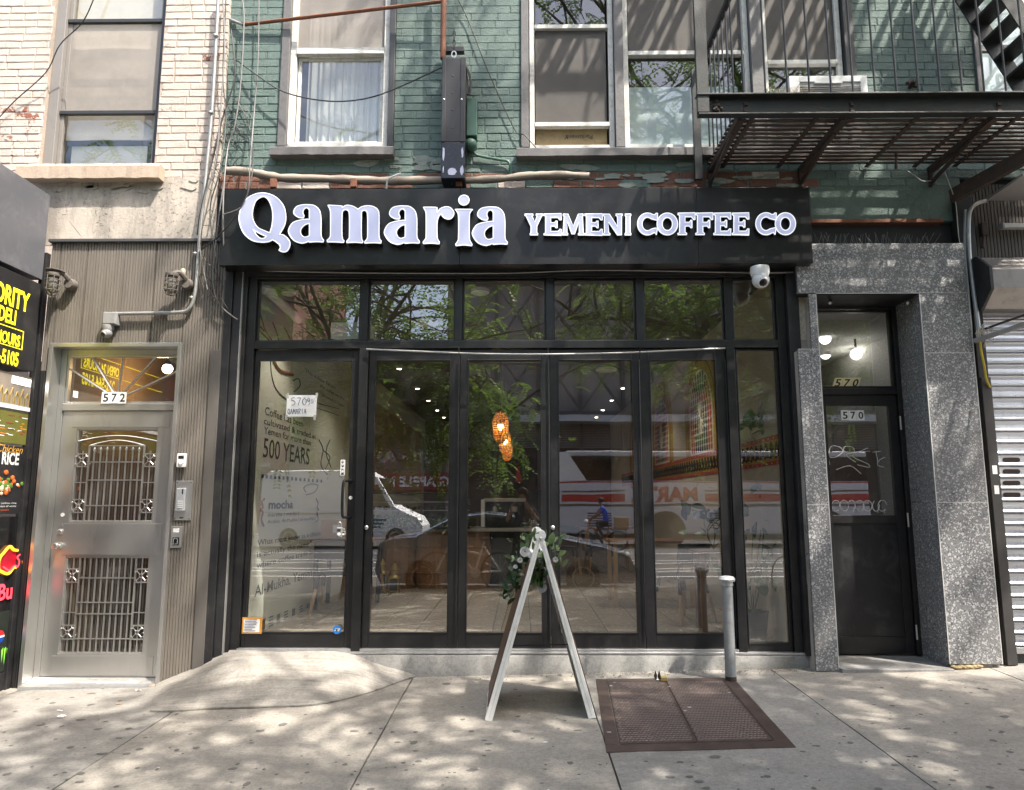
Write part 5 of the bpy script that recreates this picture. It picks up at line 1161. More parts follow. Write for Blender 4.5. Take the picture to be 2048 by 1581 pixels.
box('plate', STEEL, cdr, q0.x, q1.x, YC - .012, YC, q0.z, q1.z, .003); box('slot', LENS, cdr, q0.x + .02, q1.x - .02, YC - .022, YC - .0125, q0.z + .02, q0.z + .085, .003); box('paper_label', PAPER, cdr, q0.x + .018, q1.x - .025, YC - .0135, YC - .0125, q1.z - .05, q1.z - .018, 0)
sash(cdr, 'slot_outline', PAPER, q0.x + .028, q1.x - .028, q0.z + .03, q0.z + .075, .0022, YC - .0235, .001)
# ------------------------------------------------------------------ delicatessen return at the left edge
XD = -4.13
dx = lambda u, v: PX(u, v, XD)
de = T('deli_kiosk', 'projecting black deli front with yellow lettering and menu posters', 'shop front', (-4.5, 5.5, 0))
yb, ya = dx(93, 500).y + .03, 4.2
box('upper_box', M('blue_grey_sheet_metal', (.15, .155, .175), .45, .4, .12, 2.5, .08, 20, (.3, .3, .31), .35), de, XD - 2.2, XD, ya, dx(97, 430).y, dx(50, 545).z, dx(97, 389).z, .004)
y1 = dx(71, 650).y; yE = dx(50, 1000).y
box('sign_box', BLACK2, de, XD - 2.2, XD + .02, ya, y1, dx(62, 742).z - .01, dx(71, 566).z, .004)
for txt, u1, vb, vt in (('PORT AUTHORITY', 59, 628, 588), ('DELI', 32, 652, 622), ('OPEN 24 HOURS', 40, 696, 672), ('212-564-5105', 37, 735, 706)):
    e = PX(u1, (vb + vt) / 2, XD + .023); hgt = PX(u1, vt, XD).z - PX(u1, vb, XD).z
    vs, fs = text_mesh(txt, 1, .03); wdt = max(v[0] for v in vs) * hgt / .72 * .60
    text_on('sign_lettering', txt, (XD + .023, e.y - wdt, PX(u1, vb, XD + .023).z), (0, 1, 0), (0, 0, 1), 1, YELL, de, bold=.03, width=wdt, height=hgt)
q0, q1 = PX(44, 700, XD + .022), PX(44, 663, XD + .022)
fr = MB(); 
for z in (q0.z, q1.z): fr.box(XD + .0215, XD + .0235, 4.3, q0.y, z - .003, z + .003)
fr.box(XD + .0215, XD + .0235, q0.y - .006, q0.y, q0.z, q1.z); fr.build('lettering_border', YELL, de)
ribs(XD - .02, CX0 + .01, -.3, dx(62, 742).z + .1, 'corner_pilaster', RIBD, de, .028, yE + .02); box('corner_pilaster_body', BLACK2, de, XD - .02, CX0 - .002, yE + .075, 6.2, -.3, dx(62, 742).z + .1, .002)
box('corner_post', BLACK2, de, XD - .04, XD + .015, yE - .04, yE + .018, -.3, dx(71, 566).z + .3, .003)
dzs = lambda v: PX(45, v, XD - .01).z
def poster(name, v0, v1, m, y1_=None): return MB().box(XD - .03, XD - .01, ya, yE - .045, dzs(v1), dzs(v0)).build(name, m, de)
poster('display_glass', 752, 826, M('deli_interior_glow', (.28, .24, .2), .4, 0, .4, 9)); box('ceiling_light', emis('deli_strip', (1, .93, .8), 1.6), de, XD - .009, XD - .004, yE - .28, yE - .06, dzs(771), dzs(757), 0)
box('light_rail', WHITEP, de, XD - .009, XD + .0, ya, yE - .045, dzs(822), dzs(814), 0)
orn = MB()
for i in range(9): y = yE - .6 + i * .062; orn.tube([(XD - .006, y, dzs(812)), (XD - .006, y, dzs(796)), (XD - .006, y + .02, dzs(786 - 6 * (i % 2))), (XD - .006, y + .04, dzs(796)), (XD - .006, y + .04, dzs(812))], .005, 5)
orn.build('gilt_cutout', GOLD, de)
poster('menu_board', 827, 890, M('olive_menu_print', (.13, .13, .025), .5, 0, .2, 12))
mn = MB()
for i in range(70):
    y = rnd.uniform(yE - 1, yE - .08); z = dzs(rnd.uniform(835, 888)); mn.cm = rnd.choice((0, 0, 1, 2)); l = rnd.uniform(.02, .09); mn.box(XD - .0098, XD - .0088, y, min(yE - .05, y + l), z, z + .007)
mn.build('menu_print', [PAPER, M('menu_maroon', (.25, .02, .03), .5), M('menu_orange', (.75, .25, .02), .5)], de, kind='stuff')
poster('poster', 895, 1028, M('black_food_poster', (.02, .02, .022), .4, 0, .5, 14))
e = PX(45, 908, XD - .008); text_on('poster_lettering', 'Chicken', (XD - .008, e.y - .30, PX(45, 908, XD).z), (0, 1, 0), (0, 0, 1), 1, M('gold_lettering', (.75, .38, .06), .5), de, width=.30, height=.062, shear=.3)
text_on('poster_lettering', 'RICE', (XD - .008, PX(40, 920, XD).y - .20, dzs(932)), (0, 1, 0), (0, 0, 1), 1, PAPER, de, bold=.03, width=.20, height=.10)
fd = MB()
for i in range(60): fd.cm = rnd.choice((0, 0, 1, 2)); fd.ball((XD - .006, rnd.gauss(yE - .24, .07), dzs(972) + rnd.gauss(0, .03)), rnd.uniform(.012, .03), 6, 5, (.3, 1, .8))
fd.build('food_print', [M('fried_orange', (.6, .14, .03), .5, 0, .4, 40), M('sauce_cream', (.75, .55, .4), .5), M('salad_green', (.1, .2, .03), .5)], de, kind='stuff')
for k, (tx, v, m) in enumerate((('served over yellow rice', 1009, PAPER), ('with your choice of white', 1015, PAPER), ('or Dragon sauce', 1022, M('red_print', (.7, .12, .04), .5)))): text_on('poster_lettering', tx, (XD - .008, yE - .47, dzs(v)), (0, 1, 0), (0, 0, 1), 1, m, de, width=.38 - .08 * (k == 2), height=.017)
poster('window_glass', 1033, 1330, M('dark_deli_window', (.012, .012, .013), .12))
q = PX(20, 1125, XD - .004)
bl = [(-.17,-.05),(-.1,-.09),(-.02,-.11),(.06,-.05),(.12,-.08),(.15,-.0),(.1,.06),(.15,.1),(.03,.12),(-.04,.16),(-.12,.1),(-.17,.05)]
NR = emis('red_neon', (1, .04, .06), 1.3, (.4, .02, .03)); NY = emis('amber_neon', (1, .35, .02), 1.1, (.5, .2, .02))
lp = [Vector((XD + .004, q.y + x * .8, q.z + z * .8)) for x, z in bl]
MB().ngon([p + Vector((-.006, 0, 0)) for p in lp]).build('sign_backing', M('red_sign_plastic', (.42, .01, .03), .35), de); MB().tube(catmull(lp, 4, True) + [lp[0]], .011, 6).build('neon_outline', NY, de); MB().tube(catmull([p.lerp(q, .3) + Vector((.012, 0, 0)) for p in lp[:8]], 4), .006, 6).build('neon_outline', NR, de)
text_on('neon_lettering', 'Bu', (XD + .004, PX(0, 1180, XD).y - .02, dzs(1193)), (0, 1, 0), (0, 0, 1), 1, NR, de, bold=.02, width=.16, height=.13)
box('drink_poster', M('dark_drink_poster', (.02, .025, .02), .35, 0, .4, 8), de, XD - .0095, XD - .006, ya, yE - .05, dzs(1330), dzs(1215), 0)
c_ = Vector((XD - .004, PX(2, 1262, XD).y, dzs(1262))); 
for k, m in ((0, M('cola_red', (.6, .02, .03), .4)), (1, PAPER), (2, M('cola_blue', (.01, .06, .35), .4))):
    z0, z1 = (-.1, .3, 1) if False else ((.15, 1), (-.15, .15), (-1, -.15))[k]
    pts = [(c_.x + .001 * k, c_.y + .05 * math.cos(a), c_.z + .05 * math.sin(a)) for a in [math.asin(z0) + (math.asin(z1) - math.asin(z0)) * i / 8 for i in range(9)]] + [(c_.x + .001 * k, c_.y - .05 * math.cos(a), c_.z + .05 * math.sin(a)) for a in [math.asin(z1) + (math.asin(z0) - math.asin(z1)) * i / 8 for i in range(9)]]
    MB().ngon(pts).build('round_emblem', m, de)
sl_ = MB()
for i in range(3): y = PX(4 + 5 * i, 1300, XD).y; sl_.ngon([(XD - .004, y, dzs(1288)), (XD - .004, y + .02, dzs(1284)), (XD - .004, y + .012, dzs(1318 - abs(i - 1) * 6))])
sl_.build('green_claw_marks', emis('claw_green', (.2, .8, .05), .3, (.2, .6, .05)), de)
box('stall_riser', BLACK2, de, XD - .05, XD - .0, ya, yE - .045, -.3, dzs(1332), .004)
# ------------------------------------------------------------------ roller shutter at the right edge
YR = 6.16
rs_ = T('roller_shutter', 'galvanised roller shutter with letter slots at the right edge', 'shutter', (4.6, YR, 0))
sx = lambda u, v, Y=YR: X_(u, v, Y)
RX0, RX1 = sx(1991, 1000), 5.4
ztop, zbot = Z_(622, YR), Z_(1292, YR); nsl = 29; ph = (ztop - zbot) / nsl
base = None
for i in range(nsl):
    z = zbot + i * ph; slot = i in (12, 13, 14, 15); vv = None
    prof = [(0, 0), (-.004, ph * .03), (-.016, ph * .10), (-.018, ph * .2), (-.006, ph * .34), (-.002, ph * .6), (-.006, ph * .86), (-.012, ph * .94), (-.012, ph * .985), (0, ph * .99)]
    mb = MB(); mb.prism([(RX0, YR + y, z + h) for y, h in prof], (RX1 - RX0, 0, 0)); o = mb.build('slat', GALV, rs_)
    if slot:
        sl2 = MB(); x = RX0 + .085 + (15 - i) * -.008
        while x < RX1 - .2: sl2.prism([(x + .022 + .105 * (k < 9) + .018 * math.cos(R(-90 + 22.5 * k if k < 9 else -90 + 22.5 * (k - 1))), YR - .0085, z + ph * .6 + .018 * math.sin(R(-90 + 22.5 * k if k < 9 else -90 + 22.5 * (k - 1)))) for k in range(18)], (0, .012, 0)); x += .23
        sl2.build('slot', M('slot_dark', (.02, .01, .01), .4, 0, .3, 12), o)
box('bottom_bar', ALUM, rs_, RX0, RX1, YR - .022, YR + .01, zbot - .05, zbot - .001, .004); box('base_box', BLACK2, rs_, RX0 + .03, RX1, YR + .0, YR + .2, -.1, zbot - .051)
box('guide_rail', BLACK2, rs_, sx(1970, 1000), RX0 - .004, YR - .07, YR + .06, ground(4.1, 6.1) - .02, ztop + .15, .004); box('guide_rail', M('scuffed_rail', (.05, .047, .045), .5, .2, .4, 12), rs_, sx(1984, 1000, YR - .08), RX0 - .0, YR - .088, YR - .071, ground(4.1, 6.1), Z_(760, YR), .002)
for v in (940, 980): q = P(1990 + (v - 940) * .1, v, YR - .09); box('paper_sticker', PAPER, rs_, q.x - .02, q.x + .018, YR - .0895, YR - .0882, q.z - .035, q.z + .035, 0)
YH = 5.86
hz0, hz1 = Z_(612, YH), Z_(508, YH); hx0 = X_(1986, 560, YH); hh = hz1 - hz0; cut = hh * .32
oct_ = [(YH, hz0 + cut), (YH, hz1 - cut), (YH + cut, hz1), (YR + .1, hz1), (YR + .1, hz0), (YH + cut, hz0)]
MB().prism([(hx0, y, z) for y, z in oct_], (5.4 - hx0, 0, 0)).build('housing', M('dull_steel_housing', (.28, .27, .265), .38, .7, .2, 4, .1, 40, (.09, .08, .07), .4), rs_, bev=.004)
MB().prism([(hx0 - .03, y + (.0 if y > YH + .01 else -.012), z + (.012 if z > (hz0+hz1)/2 else -.012)) for y, z in oct_], (.028, 0, 0)).build('housing_end_plate', BLACK2, rs_, bev=.003)
sur = T('shutter_surround', 'dark ribbed panel and black post around the shutter housing', 'cladding', (4.3, YR, 2.5))
ribs(sx(1945, 450), 5.4, hz1 - .1, Z_(372, YR), 'ribbed_panel', ribbed_mat('brown_black_cladding', (.05, .042, .036), (.10, .088, .075)), sur, .03, YR + .02); ribs(XD1 - .06, sx(1945, 450) - .01, Z_(500, YR), Z_(385, YR), 'ribbed_panel', RIBD, sur, .03, YR + .02)
box('black_post', BLACK2, sur, sx(1936, 700), sx(1968, 700), YR - .03, YR + .08, ground(4, 6.1), Z_(400, YR), .003); box('back_wall', DARKC, sur, XD1 - .06, 5.6, YF + .1, YF + .3, -.2, Z_(345, YF), 0)
afr = T('folding_awning', 'black folded awning arms and grey canopy above the shutter', 'awning', P(1990, 350, 5.8)); XA = 3.86
a, b = P(1903, 394, 6.1), PX(2075, 300, 4.02)
MB().bar(a, b, .05, .12).build('arm', RUSTD, afr, bev=.003); a2 = P(1915, 405, 6.08)
mb = MB(); p = [P(1972, 402, 6.08), P(2100, 402, 6.08), P(2100, 330, 5.5), P(2046, 352, 5.5)]; mb.prism(p, (0, 0, .02)); mb.build('canopy', M('grey_canopy_sheet', (.34, .33, .33), .5, .2, .1, 4), afr)
MB().tube(catmull([P(1972, 402, 6.07), P(1950, 410, 6.08), P(1938, 432, 6.08), P(1938, 500, 6.08), P(1945, 570, 6.06), P(1955, 640, 6.02), P(1958, 676, 6.0)], 6), .018, 8).build('bent_pipe', PIPE, afr, smooth=True); MB().tube(catmull([P(1931, 420, 6.1), P(1930, 500, 6.1), P(1938, 600, 6.08), P(1942, 665, 6.05)], 5), .012, 8).build('bent_pipe', PIPE, afr, smooth=True)
MB().tube([P(1950, 682, 6.0), P(2100, 632, 5.4)], .022, 8).build('folding_arm', PIPE, afr, smooth=True); MB().tube([P(1965, 660, 6.02), P(2100, 612, 5.6)], .010, 8).build('folding_arm', RUSTD, afr, smooth=True)
tie = MB()
for i in range(14): a = P(rnd.uniform(1955, 1985), rnd.uniform(655, 690), 5.98); tie.tube(catmull([a + Vector((rnd.gauss(0, .02), rnd.gauss(0, .01), rnd.gauss(0, .03))) for _ in range(5)], 3), .003, 4)
tie.build('tie_string', M('grubby_string', (.4, .38, .33), .8), afr, kind='stuff')
cable('yellow cord hanging beside the roller shutter track', [(1957, 660, 5.99), (1962, 700, 6.0), (1968, 730, 6.02), (1973, 760, 6.05), (1980, 775, 6.07)], .009, M('yellow_cord', (.55, .42, .03), .6), 'cord', 'cord')
cable('thin white cord dangling from the fire escape by the awning arm', [(1890, 345, 6.0), (1905, 385, 6.05), (1912, 410, 6.08), (1917, 470, 6.1), (1922, 495, 6.1)], .0035, M('white_cord', (.5, .5, .48), .7), 'cord', 'cord')
cable('short white cord looped under the fire escape bracket', [(1812, 340, 6.1), (1830, 352, 6.05), (1845, 362, 6.05), (1862, 362, 6.1)], .0035, M('white_cord', (.5, .5, .48), .7), 'cord', 'cord')
cable('curl of white cable sticking up behind the sign top', [(773, 378, 6.0), (775, 362, 5.98), (784, 354, 5.96), (802, 347, 5.95)], .008, M('white_cable', (.62, .62, .6), .5), 'cable')
lt = T('strip_light', 'short white fluorescent strip light under the right hand canopy', 'lamp', P(2030, 456, 6.1)); box('tube_body', M('dead_strip_light', (.55, .54, .52), .4), lt, X_(2007, 456, 6.1), 5.2, 6.08, 6.14, Z_(461, 6.1), Z_(452, 6.1)); box('end_cap', GREYP, lt, X_(2003, 456, 6.1), X_(2007, 456, 6.1), 6.078, 6.142, Z_(462, 6.1), Z_(451, 6.1))
cp = T('old_junction_plate', 'rusty old junction plate with pipe stub on the dark ribbed panel', 'junction box', P(1967, 460, YR)); q = P(1967, 462, YR); MB().box(q.x - .03, q.x + .03, YR - .03, YR + .02, q.z - .05, q.z + .07).build('plate', RUSTD, cp, bev=.01); MB().tube([q + Vector((-.01, -.01, -.05)), q + Vector((-.03, -.01, -.16))], .014, 8).build('pipe_stub', RUSTD, cp)
# ------------------------------------------------------------------ things on the pavement
q = G(1462, 1362); bo = T('bollard', 'grey steel pipe bollard with domed cap beside the cellar hatch', 'bollard', q)
zt_ = P(1462, 1152, q.y).z - q.z
BOLM = M('grey_bollard_paint', (.33, .345, .35), .5, .2, .12, 8, .25, 60, (.16, .10, .06), .45)
MB().lathe([(.043, -.03), (.041, .1), (.0405, zt_ - .07)], q, 20).build('post', BOLM, bo, smooth=True); MB().lathe([(.046, zt_ - .072), (.046, zt_ - .045), (.060, zt_ - .04), (.064, zt_ - .025), (.05, zt_ - .006), (.02, zt_), (.001, zt_ + .001)], q, 20).build('cap', M('worn_cap_paint', (.5, .51, .52), .4, .3, .1, 9), bo, smooth=True)
MB().lathe([(.0435, -.02), (.0425, .035)], q, 20, cap=False).build('rust_ring', RUSTD, bo, smooth=True)
# cellar hatch
HM = M('rusty_brown_plate', (.092, .066, .058), .55, .45, .3, 5, .3, 60, (.045, .03, .028), .6); HT = M('worn_tread', (.26, .22, .21), .38, .6, .25, 12)
ht = T('cellar_hatch', 'rust brown tread plate cellar hatch with two doors in the pavement', 'hatch', G(1390, 1440))
hg = lambda u, v, l: G(u, v, l)
N0, N1, N2, N3 = G(1213, 1506), G(1592, 1496), G(1466, 1357), G(1192, 1360)
def bil(a, b, l):
    p = N0.lerp(N1, a).lerp(N3.lerp(N2, a), b); return Vector((p.x, p.y, ground(p.x, p.y) + l))
def plate(a0, a1, b0, b1, l0, l1): return MB().hexa([bil(a0, b0, l0), bil(a1, b0, l0), bil(a1, b1, l0), bil(a0, b1, l0)], [bil(a0, b0, l1), bil(a1, b0, l1), bil(a1, b1, l1), bil(a0, b1, l1)])
for args in ((0, 1, 0, .07), (0, .075, .0705, 1), (.915, 1, .0705, 1), (.0755, .9145, .945, 1)): plate(*args, -.03, .006).build('hatch_frame', HM, ht, bev=.002)
for a0, a1 in ((.08, .498), (.502, .91)):
    d_ = plate(a0, a1, .076, .94, -.03, .008).build('hatch_door', HM, ht, bev=.002)
    tr_ = MB(); na, nb_ = 20, 36
    for i in range(na):
        for j in range(nb_):
            a = a0 + .012 + (a1 - a0 - .024) * (i + .5 * (j % 2)) / na; b = .09 + .84 * (j + .5) / nb_
            if a > a1 - .01: continue
            c_ = bil(a, b, .008); s_ = 1 if (i + j) % 2 else -1; e = Vector((.012, .008 * s_, 0)); n_ = Vector((-.0035 * s_, .0045, 0))
            tr_.add([c_ - e, c_ - n_, c_ + e, c_ + n_, c_ + Vector((0, 0, .0032))], [(0, 1, 4), (1, 2, 4), (2, 3, 4), (3, 0, 4)])
    tr_.build('raised_treads', HT, d_, kind='stuff')
gp = MB(); 
for a, b in (((.09, .77), (.30, .77)), ((.09, .77), (.09, .93))):
    p, q_ = bil(*a, .009), bil(*b, .009); gp.bar(p, q_, .006, .001)
gp.build('cut_line', JOINT, ht)
for a, b in ((.5, .83), (.56, .5), (.88, .72), (.03, .2), (.1, .86), (.52, .45), (.13, .92)):
    c_ = bil(a, b, .0115); k = 8; MB().ngon([(c_.x + rnd.uniform(.008, .017) * math.cos(6.283 * i / k), c_.y + rnd.uniform(.006, .012) * math.sin(6.283 * i / k), c_.z) for i in range(k)]).build('pale_splash', FLECK, ht)
pk = T('brass_padlock', 'small brass padlock with two dark prongs lying on the cellar hatch', 'padlock', G(1320, 1365)); q = G(1322, 1365)
MB().box(q.x - .005, q.x + .05, q.y - .02, q.y + .02, q.z + .01, q.z + .045).build('lock_body', M('dull_brass', (.42, .34, .15), .45, .8), pk, bev=.006); MB().tube([q + Vector((-.004, 0, .02)), q + Vector((-.04, 0, .02)), q + Vector((-.05, 0, .035))], .008, 6).build('shackle', STEELB, pk)
for d_ in (-.04, -.012): MB().lathe([(.009, .02), (.012, .05), (.002, .085)], q + Vector((d_, 0, 0)), 6).build('prong', BLKP, pk)
# litter
def scrap(u, v, s, label, name='paper_scrap', cat='litter', m=PAPER):
    q = G(u, v); mb = MB(); k = 4; vs = [(q.x + s * (i / k - .5) * 1.8 + rnd.uniform(-.2, .2) * s, q.y + s * (j / k - .5) * 1.1 + rnd.uniform(-.2, .2) * s, q.z + .004 + abs(rnd.gauss(0, .3)) * s) for i in range(k+1) for j in range(k+1)]
    return mb.add(vs, [(i*(k+1)+j, (i+1)*(k+1)+j, (i+1)*(k+1)+j+1, i*(k+1)+j+1) for i in range(k) for j in range(k)]).build(name, m, None, label=label, cat=cat, group='scraps of paper on the pavement')
scrap(203, 1371, .035, 'flat white paper scrap below the middle of the steel door'); scrap(262, 1368, .04, 'crumpled white paper scrap by the right end of the steel threshold'); scrap(277, 1383, .022, 'tiny white paper scrap between threshold and ramp')
scrap(122, 1436, .03, 'white paper scrap farthest left on the dark slab'); scrap(120, 1424, .018, 'small pale paper sliver farthest left, nearest the steel door')
for (u, v, lb) in ((300, 1373, 'orange cigarette butt at the foot of the ribbed cladding'), (232, 1410, 'pale cigarette butt on the slab below the steel door')):
    q = G(u, v, .006); MB().tube([q, q + Vector((.03, .012, 0))], .0045, 6).build('cigarette_butt', M('cigarette_tan', (.5, .27, .08), .8), None, label=lb, cat='litter')
# A-frame board seen edge on
ab = T('a_frame_board', 'white wooden A-frame pavement board seen edge on, with painted panels', 'sign', G(1082, 1445))
FL, FR = G(969, 1443), G(1194, 1443); YA = FL.y; FR = Vector((FR.x, YA, ground(FR.x, YA)))
top = P(1081, 1072, YA); DEP = .62; yw = R(1.2); dirY = Vector((-math.sin(yw), math.cos(yw), 0)); off = lambda v, k: v + dirY * k
ART = M('painted_menu_art', (.11, .06, .032), .5, 0, .75, 9, 0, 60, (.02, .02, .02), .8)
for sgn, ft in ((-1, FL), (1, FR)):
    tp_ = top + Vector((sgn * .020, 0, -.005)); d_ = (ft - tp_); out = Vector((sgn * abs(d_.z), 0, -abs(d_.x))).normalized() * 1.0; out = Vector((sgn, 0, .29)).normalized()
    pn = MB(); 
    for k in (0, DEP - .05):
        lg = MB(); a, b = off(ft + Vector((0, 0, .004)), k), off(tp_, k); inn = -out * .032
        lg.hexa([a, a + dirY * .05, a + dirY * .05 + inn * 1.0 + Vector((-sgn * .018, 0, 0)), a + inn + Vector((-sgn * .018, 0, 0))], [b, b + dirY * .05, b + dirY * .05 + inn, b + inn]); lg.build('leg', WHITEP, ab, bev=.004)
        gv = MB(); gv.bar(a + inn * .75 - dirY * .001 + Vector((-sgn * .006, 0, .02)), b + inn * .55 - dirY * .001, .003, .002); gv.build('leg_groove', WHITEO, ab)
    pl_ = MB(); a, b = ft.lerp(tp_, .07), ft.lerp(tp_, .86); o_ = out * .009
    pl_.hexa([off(a, .02), off(a, DEP), off(a, DEP) + o_, off(a, .02) + o_], [off(b, .02), off(b, DEP), off(b, DEP) + o_, off(b, .02) + o_]); pl_.build('painted_panel', ART, ab, bev=.002, label='brown painted menu panel')
    for t_ in (.04, .88):
        p = ft.lerp(tp_, t_); MB().bar(off(p, .05) - out * .012, off(p, DEP - .05) - out * .012, .05, .024, out).build('cross_rail', WHITEP, ab)
cpz = MB(); cpz.tube([off(top + Vector((0, 0, .002)), -.006), off(top + Vector((0, 0, .002)), .055)], .038, 16); cpz.build('hinge_cap', WHITEP, ab, bev=.004); q = off(top + Vector((0, 0, -.018)), -.006)
MB().ball(q, .012, 10, 6, (1, .5, 1)).build('bolt', STEELB, ab, smooth=True); MB().tube([off(top + Vector((0, 0, .002)), DEP - .06), off(top + Vector((0, 0, .002)), DEP)], .037, 16).build('hinge_cap', WHITEP, ab, bev=.004)
MB().tube([off(FL.lerp(top, .35), .3), off(FR.lerp(top, .35), .3)], .004, 5).build('stay_cord', CABLE, ab)
# artificial flower garland hung over the board
ga = T('flower_garland', 'white rose garland with green leaves draped over the A-frame board', 'garland', top)
def leaf_mesh(name, m, l, w):
    vs = []; k = 5
    for i in range(k + 1):
        t_ = i / k; ww = w * math.sin(math.pi * min(.98, t_ * .93 + .04)) ** .8; zc = -.25 * l * t_ * t_
        vs += [(-ww, l * t_, zc + .18 * ww), (0, l * t_, zc), (ww, l * t_, zc + .18 * ww)]
    return MB().add(vs, [(3*i+j, 3*i+j+1, 3*i+3+j+1, 3*i+3+j) for i in range(k) for j in range(2)]).mesh(name, m, True)
LM = [leaf_mesh('leaf', LEAF, .052, .017), leaf_mesh('leaf', LEAFP, .056, .018), leaf_mesh('leaf', M('dark_leaf', (.025, .06, .025), .4, 0, .3, 14), .048, .017)]
def put_leaf(parent, p, k, s=1, faceY=True):
    o = obj('leaf', LM[k], parent); o.location = p; o.rotation_euler = (rnd.uniform(-.7, 1.2) + (1.0 if faceY else 0), rnd.uniform(-.8, .8), rnd.uniform(0, 6.28)); o.scale = (s,) * 3; return o
for (u, v, su, sv, n_, Y, ks) in ((1057, 1082, 7, 9, 9, YA + .03, (1, 1, 0)), (1105, 1092, 10, 10, 12, YA + .03, (1, 1, 0)), (1036, 1130, 11, 12, 18, YA + .16, (2, 0, 0)), (1030, 1160, 9, 14, 16, YA + .18, (2, 0, 2)), (1018, 1188, 7, 8, 9, YA + .2, (0, 2)), (1080, 1150, 9, 13, 18, YA + .2, (0, 2, 1)), (1086, 1128, 7, 8, 8, YA + .15, (0, 1)), (1115, 1132, 6, 4, 4, YA + .1, (1,)), (1072, 1166, 8, 5, 8, YA + .2, (0, 2))):
    for _ in range(int(n_ * 1.5)): p = P(u + rnd.gauss(0, su), v + rnd.gauss(0, sv), Y + rnd.uniform(-.05, .05)); put_leaf(ga, p, rnd.choice(ks), rnd.uniform(.85, 1.35))
def rose(parent, p, r):
    mb = MB(); p = Vector(p); nu, nv = 4, 3
    for n_, rad, lean, h in ((3, .22, .10, .62), (4, .42, .35, .56), (5, .62, .75, .46), (6, .80, 1.15, .30)):
        for i in range(n_):
            a0 = 6.283 * i / n_ + rad * 9 + rnd.uniform(-.2, .2); vs = []
            for b in range(nv + 1):
                v = b / nv
                for k in range(nu + 1):
                    u = -1 + 2 * k / nu; a = a0 + u * 3.6 / n_; e = v * (1 - .22 * u * u) * h
                    rr = rad * .55 + math.sin(lean) * e + .10 * v * v * (1 + u * u)
                    vs.append(p + Vector((rr * math.cos(a), -e * math.cos(lean * v) + .25, rr * math.sin(a))) * r)
            mb.add(vs, [(b*(nu+1)+k, b*(nu+1)+k+1, (b+1)*(nu+1)+k+1, (b+1)*(nu+1)+k) for b in range(nv) for k in range(nu)])
    return mb.build('rose', PETAL, parent, smooth=True)
for u, v, r, Y in ((1050, 1104, .042, YA + .02), (1040, 1121, .022, YA + .1), (1031, 1134, .018, YA + .12), (1013, 1193, .022, YA + .18), (1084, 1176, .042, YA + .17), (1111, 1120, .024, YA + .06), (1079, 1120, .026, YA + .15)): rose(ga, P(u, v, Y), r)
for pts in ([(1062, 1070), (1045, 1100), (1035, 1130), (1030, 1160), (1014, 1195)], [(1090, 1080), (1088, 1120), (1078, 1150), (1080, 1175)], [(1095, 1078), (1108, 1095), (1112, 1130)]):
    MB().tube(catmull([P(u, v, YA + .14) for u, v in pts], 4), .003, 5).build('vine', LEAF, ga)

# ------------------------------------------------------------------ inside the coffee shop
XI0, XI1, ZF, ZC, YK = -2.42, 2.29, ZSILL + .005, 3.4, 18.5
MURAL = M('pale_sage_wall', (.56, .57, .485), .7, 0, .04, 2); WARMW = M('cream_wall', (.50, .46, .38), .7, 0, .05, 2); CEIL = M('shop_ceiling_paint', (.10, .098, .095), .8, 0, .08, 2)
MB().box(XI0 - .2, XI0, YF + .12, YK, ZF - .2, ZC).build('wall', MURAL, None, kind='structure'); MB().box(XI1, XI1 + .2, YF + .12, YK, ZF - .2, ZC).build('wall', WARMW, None, kind='structure')
MB().box(XI0 - .2, XI1 + .2, YK, YK + .2, ZF - .2, ZC).build('wall', M('brown_back_wall', (.13, .075, .04), .7, 0, .15, 2), None, kind='structure')
MB().box(XI0 - .2, XI1 + .2, YF + .12, YK + .2, ZC, ZC + .2).build('ceiling', CEIL, None, kind='structure')
fl_ = MB().box(XI0, XI1, YF + .115, YK, ZF - .2, ZF - .006).build('shop_floor', JOINT, None, kind='structure')
TIL = M('speckled_floor_tile', (.40, .35, .29), .22, 0, .1, 9, 0, 30, (.30, .25, .2), .35); tw, tl_ = .36, .72
i = 0; x = XI0 + .004
while x < XI1 - .02:
    y = YF + .12 - (tl_ / 2 if i % 2 else 0)
    while y < YK - .1:
        y0, y1 = max(y, YF + .12), min(y + tl_, YK)
        if y1 - y0 > .03: MB().box(x, min(x + tw, XI1) - .009, y0, y1 - .006, ZF - .05, ZF + rnd.uniform(-.0004, .0004)).build('floor_tile', TIL, fl_)
        y += tl_
    x += tw; i += 1
# lettering and drawing painted on the left wall
mu = T('wall_mural', 'printed coffee history lettering and drawings on the pale left wall', 'mural', (XI0, 8, 1.5)); XM = XI0 + .003; INKG = M('dark_green_ink', (.012, .03, .015), .6, 0, .1, 20); INKR = M('brown_ink', (.22, .075, .035), .6)
def mural_text(txt, u0, v0, u1, vh, m=INK, bold=0.0):
    a = PX(u0, v0, XM); b = PX(u1, v0, XM); text_on('mural_lettering', txt, a, (0, 1, 0), (0, 0, 1), 1, m, mu, bold=bold, width=b.y - a.y, cap=PX(u0, vh, XM).z - a.z)
mural_text('Coffee has been', 530, 829, 607, 812); mural_text('cultivated & traded in', 528, 848, 632, 834); mural_text('Yemen for more than', 528, 867, 622, 852)
mural_text('500 YEARS', 526, 914, 619, 873, INKG, .004)
for i in range(15): q = PX(525 + i * 8.4, 953 + i * .7, XM); MB().box(XM, XM + .002, q.y - .03, q.y + .03, q.z - .018, q.z + .018).build('painted_dot', INK, mu)
mural_text('mocha', 537, 1018, 586, 1000, INK, .03); mural_text('marcha | mo-ka |', 536, 1034, 597, 1026); mural_text('Arabic: Al-Mukha | al-mu-kha |', 535, 1048, 630, 1040)
